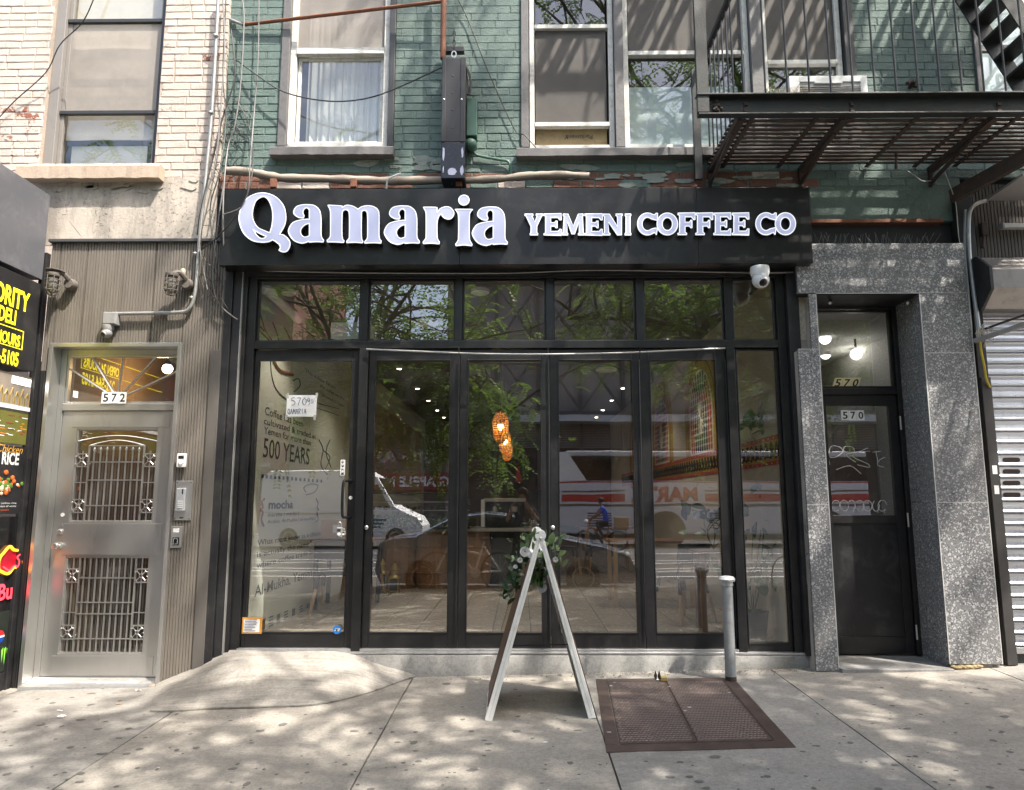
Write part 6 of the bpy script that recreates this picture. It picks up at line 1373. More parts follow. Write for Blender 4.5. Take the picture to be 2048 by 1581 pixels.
def mural_line(pts, r, m, n_=5): MB().tube(catmull([PX(u, v, XM) for u, v in pts], n_), r, 5).build('painted_line', m, mu)
mural_line([(528, 998), (523, 1004), (525, 1015), (521, 1020), (525, 1026), (522, 1040), (527, 1052)], .012, INKR); mural_line([(632, 998), (636, 1006), (634, 1015), (637, 1020), (634, 1026), (636, 1038), (632, 1044)], .007, INK)
mural_text('What most know as a chocolate', 515, 1092, 652, 1080); mural_text('is actually the name of a port', 514, 1115, 655, 1103); mural_text('where coffee trade began', 513, 1137, 640, 1125); mural_text('Al-Mukha, Yemen', 509, 1194, 622, 1171, INKG, .004)
for blk in range(7):
    for k in range(4):
        u = 527 + blk * 15; v = 1249 - blk * 5.5; q = PX(u, v, XM); s_ = .028
        if blk % 2: MB().box(XM, XM + .002, q.y - .06, q.y + .06, q.z - .045 + k * s_, q.z - .035 + k * s_).build('painted_bar', INK, mu)
        else: MB().box(XM, XM + .002, q.y - .05 + k * s_, q.y - .04 + k * s_, q.z - .045, q.z + .05).build('painted_bar', INK, mu)
mural_line([(541, 722), (543, 750), (552, 778), (570, 797), (585, 802)], .006, INK); mural_line([(546, 722), (560, 742), (585, 750)], .02, INKR); mural_line([(586, 762), (597, 758), (600, 772), (588, 784)], .006, INK); mural_line([(590, 800), (620, 812), (660, 825), (678, 832)], .004, INK); mural_line([(600, 792), (640, 808), (678, 818)], .004, INK)
for pts in ([(499, 575), (505, 600), (515, 615), (524, 640), (530, 660), (545, 683)], [(512, 650), (522, 665), (540, 683)], [(545, 645), (553, 665), (557, 683)], [(568, 655), (575, 668), (582, 683)], [(586, 640), (606, 655), (625, 672), (640, 683)], [(505, 665), (512, 648), (528, 662)]): mural_line(pts, .008, INKR if pts[0][0] < 500 or pts[0][0] == 568 else INK)
mural_line([(638, 880), (646, 900), (642, 930), (655, 950)], .006, INK); mural_line([(660, 880), (652, 905), (662, 935)], .006, INK); mural_line([(645, 900), (660, 915), (650, 940)], .005, INK); mural_line([(612, 985), (608, 975), (622, 968), (636, 972), (628, 985), (612, 990)], .004, INK)
mural_text('This is how NEW?', 610, 744, 672, 736); mural_text('that coffee was first', 640, 774, 690, 767); mural_text('brewed in Yemen', 645, 793, 690, 786)
# woven panel further back on the left wall, coloured arched windows on the right
wv_ = T('woven_screen', 'amber woven panel on the left wall behind the counter', 'screen', (XI0, 14, 2)); WV = M('amber_cane', (.42, .27, .11), .6, 0, .2, 20)
box('panel', M('amber_panel', (.40, .26, .12), .6, 0, .15, 3), wv_, XI0 + .002, XI0 + .02, 11.6, 17.8, 1.55, 3.0, 0); wl_ = MB()
for i in range(60): wl_.box(XI0 + .021, XI0 + .03, 11.6, 17.8, 1.56 + i * .024, 1.568 + i * .024)
for i in range(110): wl_.box(XI0 + .031, XI0 + .036, 11.62 + i * .056, 11.64 + i * .056, 1.56, 3.0)
wl_.build('weave', WV, wv_, kind='stuff')
XR = XI1 - .004; am = T('arch_mural', 'painted arched stained glass windows with ochre borders on the right wall', 'mural', (XR, 9, 2)); OCH = M('ochre_print', (.40, .235, .03), .6, 0, .2, 25); REDP = M('red_print_paint', (.42, .04, .035), .6, 0, .2, 25); NAVY = M('navy_print', (.02, .035, .07), .6, 0, .3, 25); GRNP = M('green_print', (.03, .12, .05), .6); CRMP = M('cream_print', (.66, .58, .48), .6)
def band(y0, y1, z0, z1, m, d_): MB().box(XR - d_, XR, y0, y1, z0, z1).build('painted_band', m, am)
band(6.4, 16.5, 1.70, 1.955, OCH, .002); band(6.4, 16.5, 1.70, 1.735, REDP, .0035); band(6.4, 16.5, 1.925, 1.965, REDP, .0035)
mo = MB(); md = MB()
for i in range(72):
    y = 6.45 + i * .14; mo.tube([(XR - .003, y + .02, 1.77), (XR - .003, y + .02, 1.86), (XR - .003, y + .06, 1.90), (XR - .003, y + .08, 1.84), (XR - .003, y + .05, 1.80), (XR - .003, y + .1, 1.765)], .014, 5)
    md.ball((XR - .0036, y, 1.945), .009, 6, 4, (.3, 1, 1)).ball((XR - .0036, y + .07, 1.717), .009, 6, 4, (.3, 1, 1))
mo.build('band_motifs', INK, am, kind='stuff'); md.build('band_dots', CRMP, am, kind='stuff')
def arch(yc, w_, zb, zt2, m, d_, name='painted_arch', cut=False):
    zs_ = zb + (zt2 - zb) * .45; pts = [(yc - w_, zb), (yc - w_, zs_)] + [(yc - w_ * math.cos(math.pi / 2 * k / 8) ** 1.0 if True else 0, zs_ + (zt2 - zs_) * math.sin(math.pi / 2 * k / 8)) for k in range(1, 9)]
    pts += [(2 * yc - y, z) for y, z in reversed(pts[:-1])]; MB().ngon([(XR - d_, y, z) for y, z in pts]).build(name, m, am); return zs_
for yc, w_ in ((9.2, .88), (11.8, .88), (14.4, .88)):
    arch(yc, w_, 1.965, 3.30, OCH, .001); arch(yc, w_ * .82, 1.966, 3.18, INK, .002); arch(yc, w_ * .80, 1.967, 3.16, OCH, .0025); arch(yc, w_ * .68, 1.968, 3.04, CRMP, .003)
    pz = [MB(), MB(), MB()]
    for r_ in range(13):
        z = 2.03 + r_ * .078; half = w_ * .62 * (1 if z < 2.45 else max(.05, math.sqrt(max(0, 1 - ((z - 2.45) / .58) ** 2)))); n_ = max(1, int(half * 2 / .105))
        for k in range(n_):
            y = yc + (k + .5 - n_ / 2) * (2 * half / n_) + (0); e = abs(y - yc) / (w_ * .62); col = 1 if (r_ in (8, 9) or .55 < e) else 0 if e > .35 or r_ % 3 == 0 else 2
            pz[col].ngon([(XR - .0042, y + .050 * math.cos(a) * .95, z + .042 * math.sin(a)) for a in [i * 1.0472 + .5 for i in range(6)]])
    for mb, m in zip(pz, (NAVY, REDP, GRNP)):
        if mb.v: mb.build('glass_print', m, am, kind='stuff')
    st_ = MB()
    for k in range(16): a = k * .3927; st_.tube([(XR - .005, yc, 2.42), (XR - .005, yc + .16 * math.cos(a), 2.42 + .22 * math.sin(a))], .007, 4)
    st_.build('star_print', CRMP, am)
# counter of barrels, machine and shelf
def barrel(label, c):
    t = T('barrel', label, 'barrel', c); n_ = 16; c = Vector(c); H_ = .78
    prof = [(.225, 0), (.255, .18), (.27, .39), (.255, .6), (.225, H_)]; vs = []
    for r_, h in prof:
        for a, rr in ((-1, 1), (1, 1), (1, .9), (-1, .9)): t_ = a * math.pi / n_ * .97; vs.append((r_ * rr * math.cos(t_), r_ * rr * math.sin(t_), h))
    fs = [(4*i+j, 4*i+(j+1) % 4, 4*i+4+(j+1) % 4, 4*i+4+j) for i in range(4) for j in range(4)] + [(0, 1, 2, 3), (16, 17, 18, 19)]
    me = MB().add(vs, fs).mesh('stave', M('oak_stave', (.36, .19, .085), .55, 0, .3, 6, .2, 40, (.12, .06, .03), .4, None, (6, 6, 1)))
    for k in range(n_): o = obj('stave', me, t); o.location = c; o.rotation_euler = (0, 0, 6.283 * k / n_)
    for h, r_ in ((.04, .236), (.2, .263), (.56, .263), (.73, .236)): MB().lathe([(r_, h), (r_ + .004, h + .018), (r_, h + .036)], c, 24, cap=False).build('hoop', M('hoop_wood', (.30, .16, .075), .5), t)
    MB().lathe([(.215, H_ - .02), (.215, H_ - .004)], c, 20).build('lid', WOODM, t); return t
for u, lb in ((800, 'oak barrel farthest left under the counter, behind the lanterns'), (866, 'oak barrel in the middle of the counter row'), (946, 'oak barrel farthest right in the counter row')): barrel(lb, (X_(u, 1120, 10.6), 10.6, ZF))
ct = T('counter', 'dark serving counter with pale top behind the barrels', 'counter', (-.8, 11.4, ZF)); box('counter_top', M('pale_counter_top', (.35, .34, .32), .3), ct, XI0 + .05, .45, 10.3, 11.3, .96, 1.0, .004); box('counter_body', M('black_counter', (.02, .02, .022), .5), ct, XI0 + .1, .4, 10.95, 11.25, ZF, .959)
sh_ = T('pastry_case', 'glass pastry case with rows of pastries on the counter', 'display case', (-1.5, 11, 1.0)); cs = MB()
for z in (1.12, 1.24, 1.36): cs.box(XI0 + .1, -.75, 10.55, 11.0, z, z + .01)
cs.build('shelf', ALUM, sh_); PAST = M('baked_pastry', (.38, .16, .05), .7, 0, .35, 30); sash(sh_, 'case_frame', BLACK, XI0 + .1, -.75, 1.0, 1.5, .02, 10.5)
for z in (1.13, 1.25):
    for i in range(15): MB().ball((XI0 + .18 + i * .1, 10.68 + rnd.uniform(-.03, .03), z + .03), .04, 8, 5, (1.1, .8, .7)).build('pastry', PAST, sh_, smooth=True)
fg = T('greenery_box', 'row of green plants along the front of the counter', 'planter', (-1.2, 10.35, 1)); gm_ = MB()
for _ in range(500): p = Vector((rnd.uniform(XI0 + .1, -.7), 10.3 + rnd.gauss(0, .05), 1.0 + abs(rnd.gauss(.05, .05)))); d_ = Vector((rnd.gauss(0, .03), rnd.gauss(0, .03), rnd.gauss(.01, .03))); gm_.add([p, p + d_ + Vector((.015, 0, 0)), p + d_ * 2, p + d_ - Vector((.015, 0, 0))], [(0, 1, 2, 3)])
gm_.build('foliage', LEAF, fg, kind='stuff'); box('trough', BLACK, fg, XI0 + .1, -.7, 10.24, 10.36, .961 + .04, 1.03)
em = T('espresso_machine', 'black and white espresso machine with a hopper on the counter', 'coffee machine', P(1010, 1000, 10.8)); q = P(1010, 1003, 10.8)
for a in ((-.28, .28, 10.7, 11.1, 1.005, 1.36, 'machine_body', BLACK), (-.3, .3, 10.6, 11.1, 1.37, 1.42, 'cup_tray', STEELB), (-.34, -.285, 10.6, 11.1, 1.01, 1.4, 'side_panel', WHITEP)): box(a[6], a[7], em, q.x + a[0], q.x + a[1], a[2], a[3], a[4], a[5], .01)
for d_ in (-.14, .14): MB().lathe([(.04, .1), (.045, .06), (.045, .03), (.02, .02)], (q.x + d_, 10.66, 1.2), 12).build('group_head', STEELB, em, smooth=True)
gr_ = T('coffee_grinder', 'coffee grinder with a bean hopper beside the espresso machine', 'grinder', (q.x + .5, 10.8, 1)); MB().lathe([(.1, 0), (.09, .25), (.05, .28), (.05, .3), (.11, .38), (.12, .52), (.001, .53)], (q.x + .48, 10.8, 1.0), 14).build('body', BLKP, gr_, smooth=True); box('spout', BLKP, gr_, q.x + .44, q.x + .52, 10.62, 10.73, 1.12, 1.18)
pn = T('red_pennant', 'pointed red and white cloth hanging behind the coffee machine', 'flag', P(1034, 950, 11.5)); p = [P(1034, 922, 11.5), P(1045, 965, 11.5), P(1031, 965, 11.5)]; MB().prism(p, (0, .01, 0)).build('cloth', M('red_flag_cloth', (.45, .03, .03), .8), pn); MB().tube([P(1034, 912, 11.52), P(1034, 924, 11.52)], .006, 6).build('hanging_cord', BLKP, pn)
# lanterns on the floor
def lantern(label, u, v0, v1, w_, Y):
    c = P(u, v0, Y); c.z = ZF; h = P(u, v1, Y).z - ZF; t = T('floor_lantern', label, 'lantern', c); w_ = w_ / 2; b = h * .62
    fr_ = MB()
    for sx_ in (-1, 1):
        for sy in (-1, 1): fr_.box(c.x + sx_ * w_ - .008, c.x + sx_ * w_ + .008, c.y + sy * w_ - .008, c.y + sy * w_ + .008, ZF, ZF + b + .03)
    for z in (.02, b): fr_.box(c.x - w_ - .012, c.x + w_ + .012, c.y - w_ - .012, c.y + w_ + .012, ZF + z, ZF + z + .018)
    fr_.build('lantern_frame', GOLD, t); MB().lathe([(w_ * 1.3, b + .02), (w_ * .8, b + .05), (w_ * .7, b + .1), (w_ * .85, b + .12), (w_ * .3, b + .2), (.012, h)], c, 8).build('lantern_top', GOLD, t)
    MB().box(c.x - w_ + .006, c.x + w_ - .006, c.y - w_ + .006, c.y + w_ - .006, ZF + .04, ZF + b - .01).build('lantern_glass', M('grey_lantern_glass', (.12, .13, .14), .1), t); MB().tube([c + Vector((.03 * math.cos(k), 0, h + .02 + .03 * math.sin(k))) for k in [i * .5236 for i in range(13)]], .005, 5).build('ring', GOLD, t); return t
lantern('taller gilt lantern standing before the left barrel', 762, 1186, 1126, .15, 10.0); lantern('shorter gilt lantern standing before the left barrel', 788, 1187, 1140, .12, 9.95)
# tables, chairs
def chair(label, c, rz):
    t = T('cafe_chair', label, 'chair', c, 'black cafe chairs with pale wooden legs'); c = Vector(c); r_ = Matrix.Rotation(rz, 3, 'Z'); w = lambda x, y, z: c + r_ @ Vector((x, y, z))
    seat = MB(); pts = [w(.22 * math.copysign(abs(math.cos(a)) ** .6, math.cos(a)), .21 * math.copysign(abs(math.sin(a)) ** .6, math.sin(a)), .43) for a in [i * .3927 for i in range(16)]]; seat.prism(pts, (0, 0, .03)); seat.build('seat', BLKP, t, bev=.006)
    bk = MB(); vs = []; n_ = 8
    for i in range(n_ + 1):
        a = -1 + 2 * i / n_; x, y = .21 * a, -.20 + .05 * a * a; vs += [w(x, y - .02, .58), w(x, y - .05, .80 - .02 * a * a), w(x, y - .068, .80 - .02 * a * a), w(x, y - .038, .58)]
    bk.add(vs, [(4*i+j, 4*i+(j+1) % 4, 4*i+4+(j+1) % 4, 4*i+4+j) for i in range(n_) for j in range(4)] + [(0, 1, 2, 3), tuple(4*n_+k for k in (3, 2, 1, 0))]); bk.build('backrest', BLKP, t, smooth=True)
    for x in (-1, 1): MB().tube([w(.19 * x, -.16, .44), w(.19 * x, -.20, .60)], .014, 8).build('back_post', BLKP, t)
    for x in (-1, 1):
        for y in (-1, 1):
            a, b, d_ = w(.16 * x, .15 * y, .43), w(.185 * x, .185 * y, .28), w(.23 * x, .24 * y, 0)
            l = MB().tube([a, b], [.02, .02], 10).build('leg', BLKP, t); MB().tube([b, d_], [.0195, .013], 10).build('leg_foot', WOODL, l)
    return t
def table(label, c, w_, d_, m, ml, h=.75):
    t = T('cafe_table', label, 'table', c); x, y, z = c
    MB().box(x - w_/2, x + w_/2, y - d_/2, y + d_/2, z + h - .03, z + h).build('table_top', m, t, bev=.004)
    for sx_ in (-1, 1):
        for sy in (-1, 1): MB().box(x + sx_ * (w_/2 - .06) - .022, x + sx_ * (w_/2 - .06) + .022, y + sy * (d_/2 - .06) - .022, y + sy * (d_/2 - .06) + .022, z, z + h - .031).build('leg', ml, t)
    return t
table('cafe table with a cardboard box on it behind the glass door', (-2.02, 8.75, ZF), .72, .7, WOODM, BLACK, .77)
chair('black cafe chair with pale wooden legs tucked under the box table', (-2.0, 8.15, ZF), 0.05); chair('black cafe chair beyond the box table, near the left wall', (-2.0, 9.5, ZF), 3.1)
cb = T('cardboard_box', 'open brown cardboard box on the table behind the glass door', 'box', (-2.0, 8.7, ZF + .77)); q = P(664, 1076, 8.5); box('carton', CARD, cb, q.x - .12, q.x + .2, 8.45, 8.75, ZF + .772, ZF + 1.0, .002); box('shipping_label', PAPER, cb, q.x + .02, q.x + .12, 8.447, 8.449, ZF + .85, ZF + .94, 0)
chair('black cafe chair behind the rightmost folding panel', (X_(1395, 1200, 7.6) - .12, 7.75, ZF), .5); table('brown wooden table behind the rightmost folding panel', (1.55, 9.0, ZF), 1.0, .7, WOODM, WOODL)
for i, (x, y, lb) in enumerate(((.6, 13.2, 'amber wooden table in mid shop, nearest the counter'), (1.5, 13.4, 'amber wooden table in mid shop, nearest the right wall'))): table(lb, (x, y, ZF), 1.3 - .3 * i, .6, WOODM, WOODL)
for x, y, lb in ((.25, 12.6, 'cafe chair at the left end of the amber table in mid shop'), (.75, 12.55, 'cafe chair at the middle of the amber tables in mid shop'), (1.35, 12.7, 'cafe chair at the table nearest the right wall in mid shop')): chair(lb, (x, y, ZF), .1)
# lamps inside
RATT = M('rattan_weave', (.46, .23, .07), .6, 0, .3, 40)
for (u, v0, v1, Y, lb) in ((1001, 823, 886, 10.0, 'rattan pendant lamp nearest the street, highest of the three'), (1010, 860, 908, 11.6, 'rattan pendant lamp in the middle of the three'), (1014, 880, 922, 12.8, 'rattan pendant lamp farthest back, lowest of the three')):
    c = P(u, (v0 + v1) / 2, Y); h = (P(u, v0, Y).z - P(u, v1, Y).z) / 2; r_ = h * .5; t = T('rattan_pendant', lb, 'pendant lamp', c)
    wv2 = MB(); prof = [(r_ * (1 - abs(k / 7) ** 3.2) ** .5 if abs(k) < 7 else .03, h * k / 7) for k in range(-7, 8)]
    for r2, z in prof: wv2.tube([c + Vector((max(.02, r2) * math.cos(a), max(.02, r2) * math.sin(a), z)) for a in [i * .3927 for i in range(17)]], .0075, 4, False)
    for k in range(26): s_ = 1 if k % 2 else -1; wv2.tube([c + Vector((max(.02, r2) * math.cos(k * .2417 + s_ * z * 2.2), max(.02, r2) * math.sin(k * .2417 + s_ * z * 2.2), z)) for r2, z in prof], .005, 4, False)
    wv2.build('shade', RATT, t); MB().ball(c, .045, 10, 8).build('bulb', emis('pendant_bulb', (1, .6, .2), 14), t, smooth=True); MB().tube([c + Vector((0, 0, h)), (c.x, c.y, ZC)], .006, 5).build('cord', BLKP, t)
    lamp('pendant_light', c - Vector((0, 0, .01)), 1.5, (1, .58, .24), .05)
def disc(label, x, y, r_, em_, h=.03):
    t = T('ceiling_light', label, 'ceiling light', (x, y, ZC), 'round ceiling lights in the shop'); MB().lathe([(r_, 0), (r_, -h), (r_ * .85, -h - .006)], (x, y, ZC), 22).build('rim', WHITEP, t); MB().lathe([(r_ * .84, -h - .0065), (r_ * .8, -h - .012), (.001, -h - .013)], (x, y, ZC), 22).build('diffuser', em_, t)
def spot(name, loc, e):
    o = lamp(name, loc, e, (1, .88, .72), .06, 'SPOT'); o.data.spot_size = R(105); o.data.spot_blend = .6; return o
dim = M('unlit_speaker_disc', (.6, .6, .58), .6)
for u, v, r_, m, lb in ((855, 644, .13, dim, 'large unlit round ceiling disc behind the second transom pane'), (960, 580, .09, dim, 'unlit round ceiling disc behind the third transom pane'), (577, 582, .07, dim, 'small unlit round ceiling disc behind the first transom pane'), (1212, 738, .16, dim, 'large unlit ceiling disc behind the third folding panel')):
    d_ = ray(u, v); k = (ZC - CZ) / d_.z; disc(lb, d_.x * k, d_.y * k, r_, m)
    if v < 600: spot('downlight_and_fill_beam', (d_.x * k + .3, d_.y * k + .2, ZC - .07), 17)  # added fill spots beside two unlit discs, to brighten the shop near the glass
DL = emis('downlight_glow', (1, .88, .7), 7); lb_ = {}
for i, y in enumerate((9.0, 11.0, 13.0, 14.6, 16.2, 17.6)):
    for x in (-1.85, 1.85):
        disc('small glowing downlight in the shop ceiling, ' + ('left', 'right')[(-1.85, 1.85).index(x)] + ' row, ' + ('nearest the street', 'second from the street', 'third from the street', 'fourth from the street', 'second from the back', 'farthest back')[i], x, y, .04, DL, .01)
        spot('downlight_and_fill_beam', (x * .8, y, ZC - .06), 21 if y < 10 else 13 if y < 12 else 3.5)
# small things near the glass
wt = T('wall_tube', 'white tube fitting high on the pale left wall behind the transom', 'light fitting', PX(565, 610, XI0 + .08)); a, b = PX(536, 582, XI0 + .1), PX(597, 640, XI0 + .1); MB().tube([a, b], .045, 12).build('tube', WHITEP, wt, smooth=True); MB().ball(a, .07, 12, 8, (1, 1.6, .6)).build('lamp_head', WHITEP, wt, smooth=True)
wb_ = T('white_box', 'white box standing on the bar behind the first transom pane', 'box', P(700, 683, 6.6)); a, b = P(661, 683, 6.6), P(741, 645, 6.6); box('carton', PAPER, wb_, a.x, b.x, 6.6, 6.85, a.z, b.z, .003); box('ledge', BLACK, wb_, a.x - .1, b.x + .05, 6.5, 6.9, a.z - .03, a.z - .001)
def plant(label, c, h, n_, spread, pot, m_pot, flowers=0):
    t = T('potted_plant', label, 'plant', c); c = Vector(c)
    if pot: MB().lathe([(.10, 0), (.13, .22), (.135, .24), (.115, .235), (.11, .2), (.001, .2)], c, 16).build('pot', m_pot, t, smooth=True)
    for k in range(5): MB().tube(catmull([c + Vector((0, 0, .2 * pot)), c + Vector((rnd.gauss(0, spread * .4), rnd.gauss(0, spread * .3), h * .5)), c + Vector((rnd.gauss(0, spread), rnd.gauss(0, spread * .6), h))], 4), .005, 5).build('stem', LEAF, t)
    for _ in range(n_):
        p = c + Vector((rnd.gauss(0, spread), rnd.gauss(0, spread * .5), h * rnd.uniform(.35, 1.1))); put_leaf(t, p, rnd.choice((0, 2, 0, 1)), rnd.uniform(1.4, 3))
    for _ in range(flowers): rose(t, c + Vector((rnd.gauss(0, spread), -.06, h * rnd.uniform(.6, 1.0))), .05)
    return t
POT = M('dark_grey_pot', (.06, .06, .065), .7, 0, .2, 30, .3, 80)
plant('tall leafy plant in a dark grey pot behind the right side light', (X_(1508, 1260, 6.75), 6.75, ZF), .95, 34, .17, 1, POT); plant('green plant with white flowers behind the fourth folding panel', (X_(1425, 1050, 7.2), 7.2, ZF + .75), .35, 30, .13, 0, POT, 3)
plant('dark green plant in the shop corner right of the side light', (X_(1556, 1030, 7.0), 7.0, ZF + .9), .5, 26, .1, 0, POT); table('slim brown wooden stand holding the white flowered plant', (X_(1425, 1050, 7.2), 7.2, ZF), .4, .36, WOODM, WOODM, .745)
plant('leafy spray with a white flower above the ochre band', (X_(1530, 870, 6.9), 6.9, 1.9), .22, 26, .15, 0, POT, 1)
# ------------------------------------------------------------------ the street behind the camera (it shows in the glass)
TYRE = M('tyre_rubber', (.02, .02, .02), .8); RIM = M('wheel_rim', (.5, .5, .5), .3, .8, .1, 9); CARG = M('dark_car_glass', (.012, .014, .015), .05)
def wheel(t, x, y, z, r_, side):
    w_ = MB().lathe([(r_ * .6, -.1), (r_ * .96, -.1), (r_, -.07), (r_, .07), (r_ * .96, .1), (r_ * .6, .1)], (x, y, z), 24, 'Y').build('wheel', TYRE, t, smooth=True)
    rm = MB(); rm.lathe([(r_ * .62, .02), (r_ * .62, .1), (r_ * .55, .105), (r_ * .5, .06), (.02, .075), (.001, .085)], (x, y, z), 24, 'Y')
    rm.build('rim', RIM, w_, smooth=True)
def side_body(prof, y0, y1, tuck, zbelt):   # a side profile swept across the car, the sides leaning in above the belt line
    mb = MB(); pts = prof; n = len(pts); rows = []
    for f in (0, .06, .5, .94, 1):
        rows.append([(x, (y0 + (y1 - y0) * f) + (tuck * max(0, z - zbelt) * (1 if f < .5 else -1 if f > .5 else 0)), z + (-.03 if f in (0, 1) else 0)) for x, z in pts])
    vs = [p for r_ in rows for p in r_]; fs = [(r_*n+i, r_*n+(i+1) % n, (r_+1)*n+(i+1) % n, (r_+1)*n+i) for r_ in range(4) for i in range(n)] + [tuple(range(n)), tuple(4*n+i for i in range(n))]
    return mb.add(vs, fs)
ZQ = ZR + .002
# sedan at the kerb
SILV = M('grey_car_paint', (.40, .44, .50), .16, .5, .05, 2); ca = T('sedan_car', 'dark silver sedan parked at the kerb facing right', 'car', (-.25, -1.75, ZQ))
X0_, X1_, ya_, yb_ = -2.6, 2.07, -2.65, -.86
z = lambda h: ZQ + h
pr = [(X0_, z(.45)), (X0_ + .05, z(.92)), (X0_ + .25, z(1.02)), (X0_ + .7, z(1.06)), (X0_ + 1.35, z(1.40)), (X0_ + 2.0, z(1.47)), (X0_ + 2.6, z(1.42)), (X0_ + 3.35, z(1.03)), (X0_ + 4.1, z(.88)), (X1_ - .1, z(.72)), (X1_, z(.5)), (X1_ - .05, z(.25)), (X0_ + .1, z(.25))]
side_body([(p[0], p[1]) for p in pr], ya_, yb_, .38, z(.95)).build('body', SILV, ca, smooth=True)
ws = MB(); yq = lambda zz_: yb_ - .38 * max(0, zz_ - z(.95)) + .012
def glassq(t, pts, m=CARG, nm='side_window'): return MB().ngon([(x, yq(zz_), zz_) for x, zz_ in pts]).build(nm, m, t)
glassq(ca, [(X0_ + .95, z(1.08)), (X0_ + 1.8, z(1.03)), (X0_ + 1.8, z(1.38)), (X0_ + 1.42, z(1.34))]); glassq(ca, [(X0_ + 1.86, z(1.03)), (X0_ + 2.95, z(1.0)), (X0_ + 2.6, z(1.32)), (X0_ + 2.3, z(1.38)), (X0_ + 1.86, z(1.385))])
for x in (X0_ + .85, X1_ - .95): wheel(ca, x, yb_ - .1, z(.32), .32, 1); wheel(ca, x, ya_ + .1, z(.32), .32, -1)
for x in (X0_ + 1.55, X0_ + 2.55): box('door_handle', RIM, ca, x, x + .2, yb_ - .0, yb_ + .03, z(.86), z(.89))
MB().ball((X1_ - .25, yb_ - .12, z(.72)), .12, 10, 6, (1.6, 1, .6)).build('headlight', PLAST, ca, smooth=True); MB().ball((X0_ + 3.05, yb_ + .06, z(1.05)), .09, 10, 6, (1, 1, .7)).build('wing_mirror', SILV, ca, smooth=True)
# white van
va = T('delivery_van', 'white high roof delivery van in the far lane', 'van', (-6.3, -14.5, ZQ)); vx0, vx1, vy0, vy1 = -9.2, -3.4, -15.4, -13.4; zv = ZQ + .04; z = lambda h: zv + h
pr = [(vx0, z(.4)), (vx0 + .05, z(2.5)), (vx0 + .3, z(2.72)), (vx1 - 2.1, z(2.72)), (vx1 - 1.7, z(2.5)), (vx1 - 1.0, z(1.45)), (vx1 - .2, z(1.1)), (vx1, z(.8)), (vx1 - .03, z(.35)), (vx0 + .05, z(.35))]
WV_ = M('white_van_paint', (.75, .76, .77), .55, 0, .05, 2); side_body(pr, vy0, vy1, .07, z(1.3)).build('body', WV_, va); yq = lambda zz_: vy1 - .07 * max(0, zz_ - z(1.3)) + .01
glassq(va, [(vx1 - 2.2, z(1.45)), (vx1 - 1.15, z(1.4)), (vx1 - 1.65, z(2.2)), (vx1 - 2.2, z(2.25))]); MB().quad((vx1 - 1.03, vy0 + .15, z(1.5)), (vx1 - 1.03, vy1 - .15, z(1.5)), (vx1 - 1.66, vy1 - .2, z(2.46)), (vx1 - 1.66, vy0 + .2, z(2.46))).build('windscreen', CARG, va)
for x in (vx0 + 1.1, vx1 - .95): wheel(va, x, vy1 - .1, z(.35), .36, 1); wheel(va, x, vy0 + .1, z(.35), .36, 1)
for i in range(3): MB().box(vx1 - 2.3, vx1 - 1.3 - .1 * i, vy1 + .002, vy1 + .006, z(.95 - .12 * i), z(1.01 - .12 * i)).build('door_print', INKB, va)
MB().ball((vx1 - .25, vy1 - .15, z(.95)), .16, 10, 6, (1.4, 1, .8)).build('headlight', RIM, va, smooth=True); MB().box(vx0 + .2, vx0 + 3.2, vy1 + .002, vy1 + .01, z(1.2), z(1.23)).build('side_moulding', GREYP, va); box('tail_light', M('tail_red', (.4, .02, .02), .3), va, vx0 - .01, vx0 + .03, vy1 - .2, vy1 + .006, z(1.0), z(1.4))
# coach
bu = T('coach_bus', 'white coach with red stripes and large red lettering in the far lane', 'bus', (7, -16.4, ZQ)); bx0, bx1, by0, by1 = 1.35, 13.2, -17.6, -15.0
box('body', M('white_bus_paint', (.72, .73, .74), .3, 0, .05, 1), bu, bx0, bx1, by0, by1, z(.42), z(2.38), .06); box('upper_glass', CARG, bu, bx0 + .5, bx1, by0 + .03, by1 - .03, z(2.381), z(3.3), .04); box('roof', M('bus_roof', (.6, .6, .6), .4), bu, bx0 + .4, bx1, by0 + .02, by1 - .02, z(3.301), z(3.5), .05)
MB().prism([(bx0 + .02, by1 - .028, z(2.385)), (bx0 + 1.15, by1 - .028, z(2.385)), (bx0 + .45, by1 - .028, z(3.45)), (bx0 + .12, by1 - .028, z(3.45))], (0, .03, 0)).build('corner_panel', WHITEP, bu)
RS_ = M('red_bus_stripe', (.50, .045, .035), .35); OS_ = M('brown_bus_stripe', (.16, .13, .10), .4)
for a, b, z0, z1, m in ((bx0 + .2, 3.9, 1.62, 1.90, RS_), (bx0 + .2, 3.9, 1.98, 2.04, OS_), (6.9, bx1, 1.62, 1.90, RS_), (6.9, bx1, 1.98, 2.04, OS_), (bx0, bx1, 2.31, 2.36, RS_), (bx0, bx1, 1.44, 1.53, OS_)): box('side_stripe', m, bu, a, b, by1 - .01, by1 + .006, z(z0), z(z1), 0)
text_on('bus_lettering', 'MARTZ', (6.6, by1 + .008, z(1.60)), (-1, 0, 0), (0, 0, 1), 1, RS_, bu, bold=.05, width=2.5, height=.55)
for x0, x1 in ((2.5, 3.4), (7.0, 8.0)):
    for k in range(7): box('vent_slat', BLKP, bu, x0, x1, by1 - .01, by1 + .008, z(.62 + k * .09), z(.66 + k * .09), 0)
for x in (5.4, 11.6): wheel(bu, x, by1 - .1, z(.5), .5, 1); MB().lathe([(.72, -.02), (.72, .004)], (x, by1, z(.55)), 24, 'Y').build('wheel_arch', BLKP, bu)
box('skirt_shadow_gap', BLKP, bu, bx0 + .2, bx1, by0 + .2, by1 - .15, z(.25), z(.415))
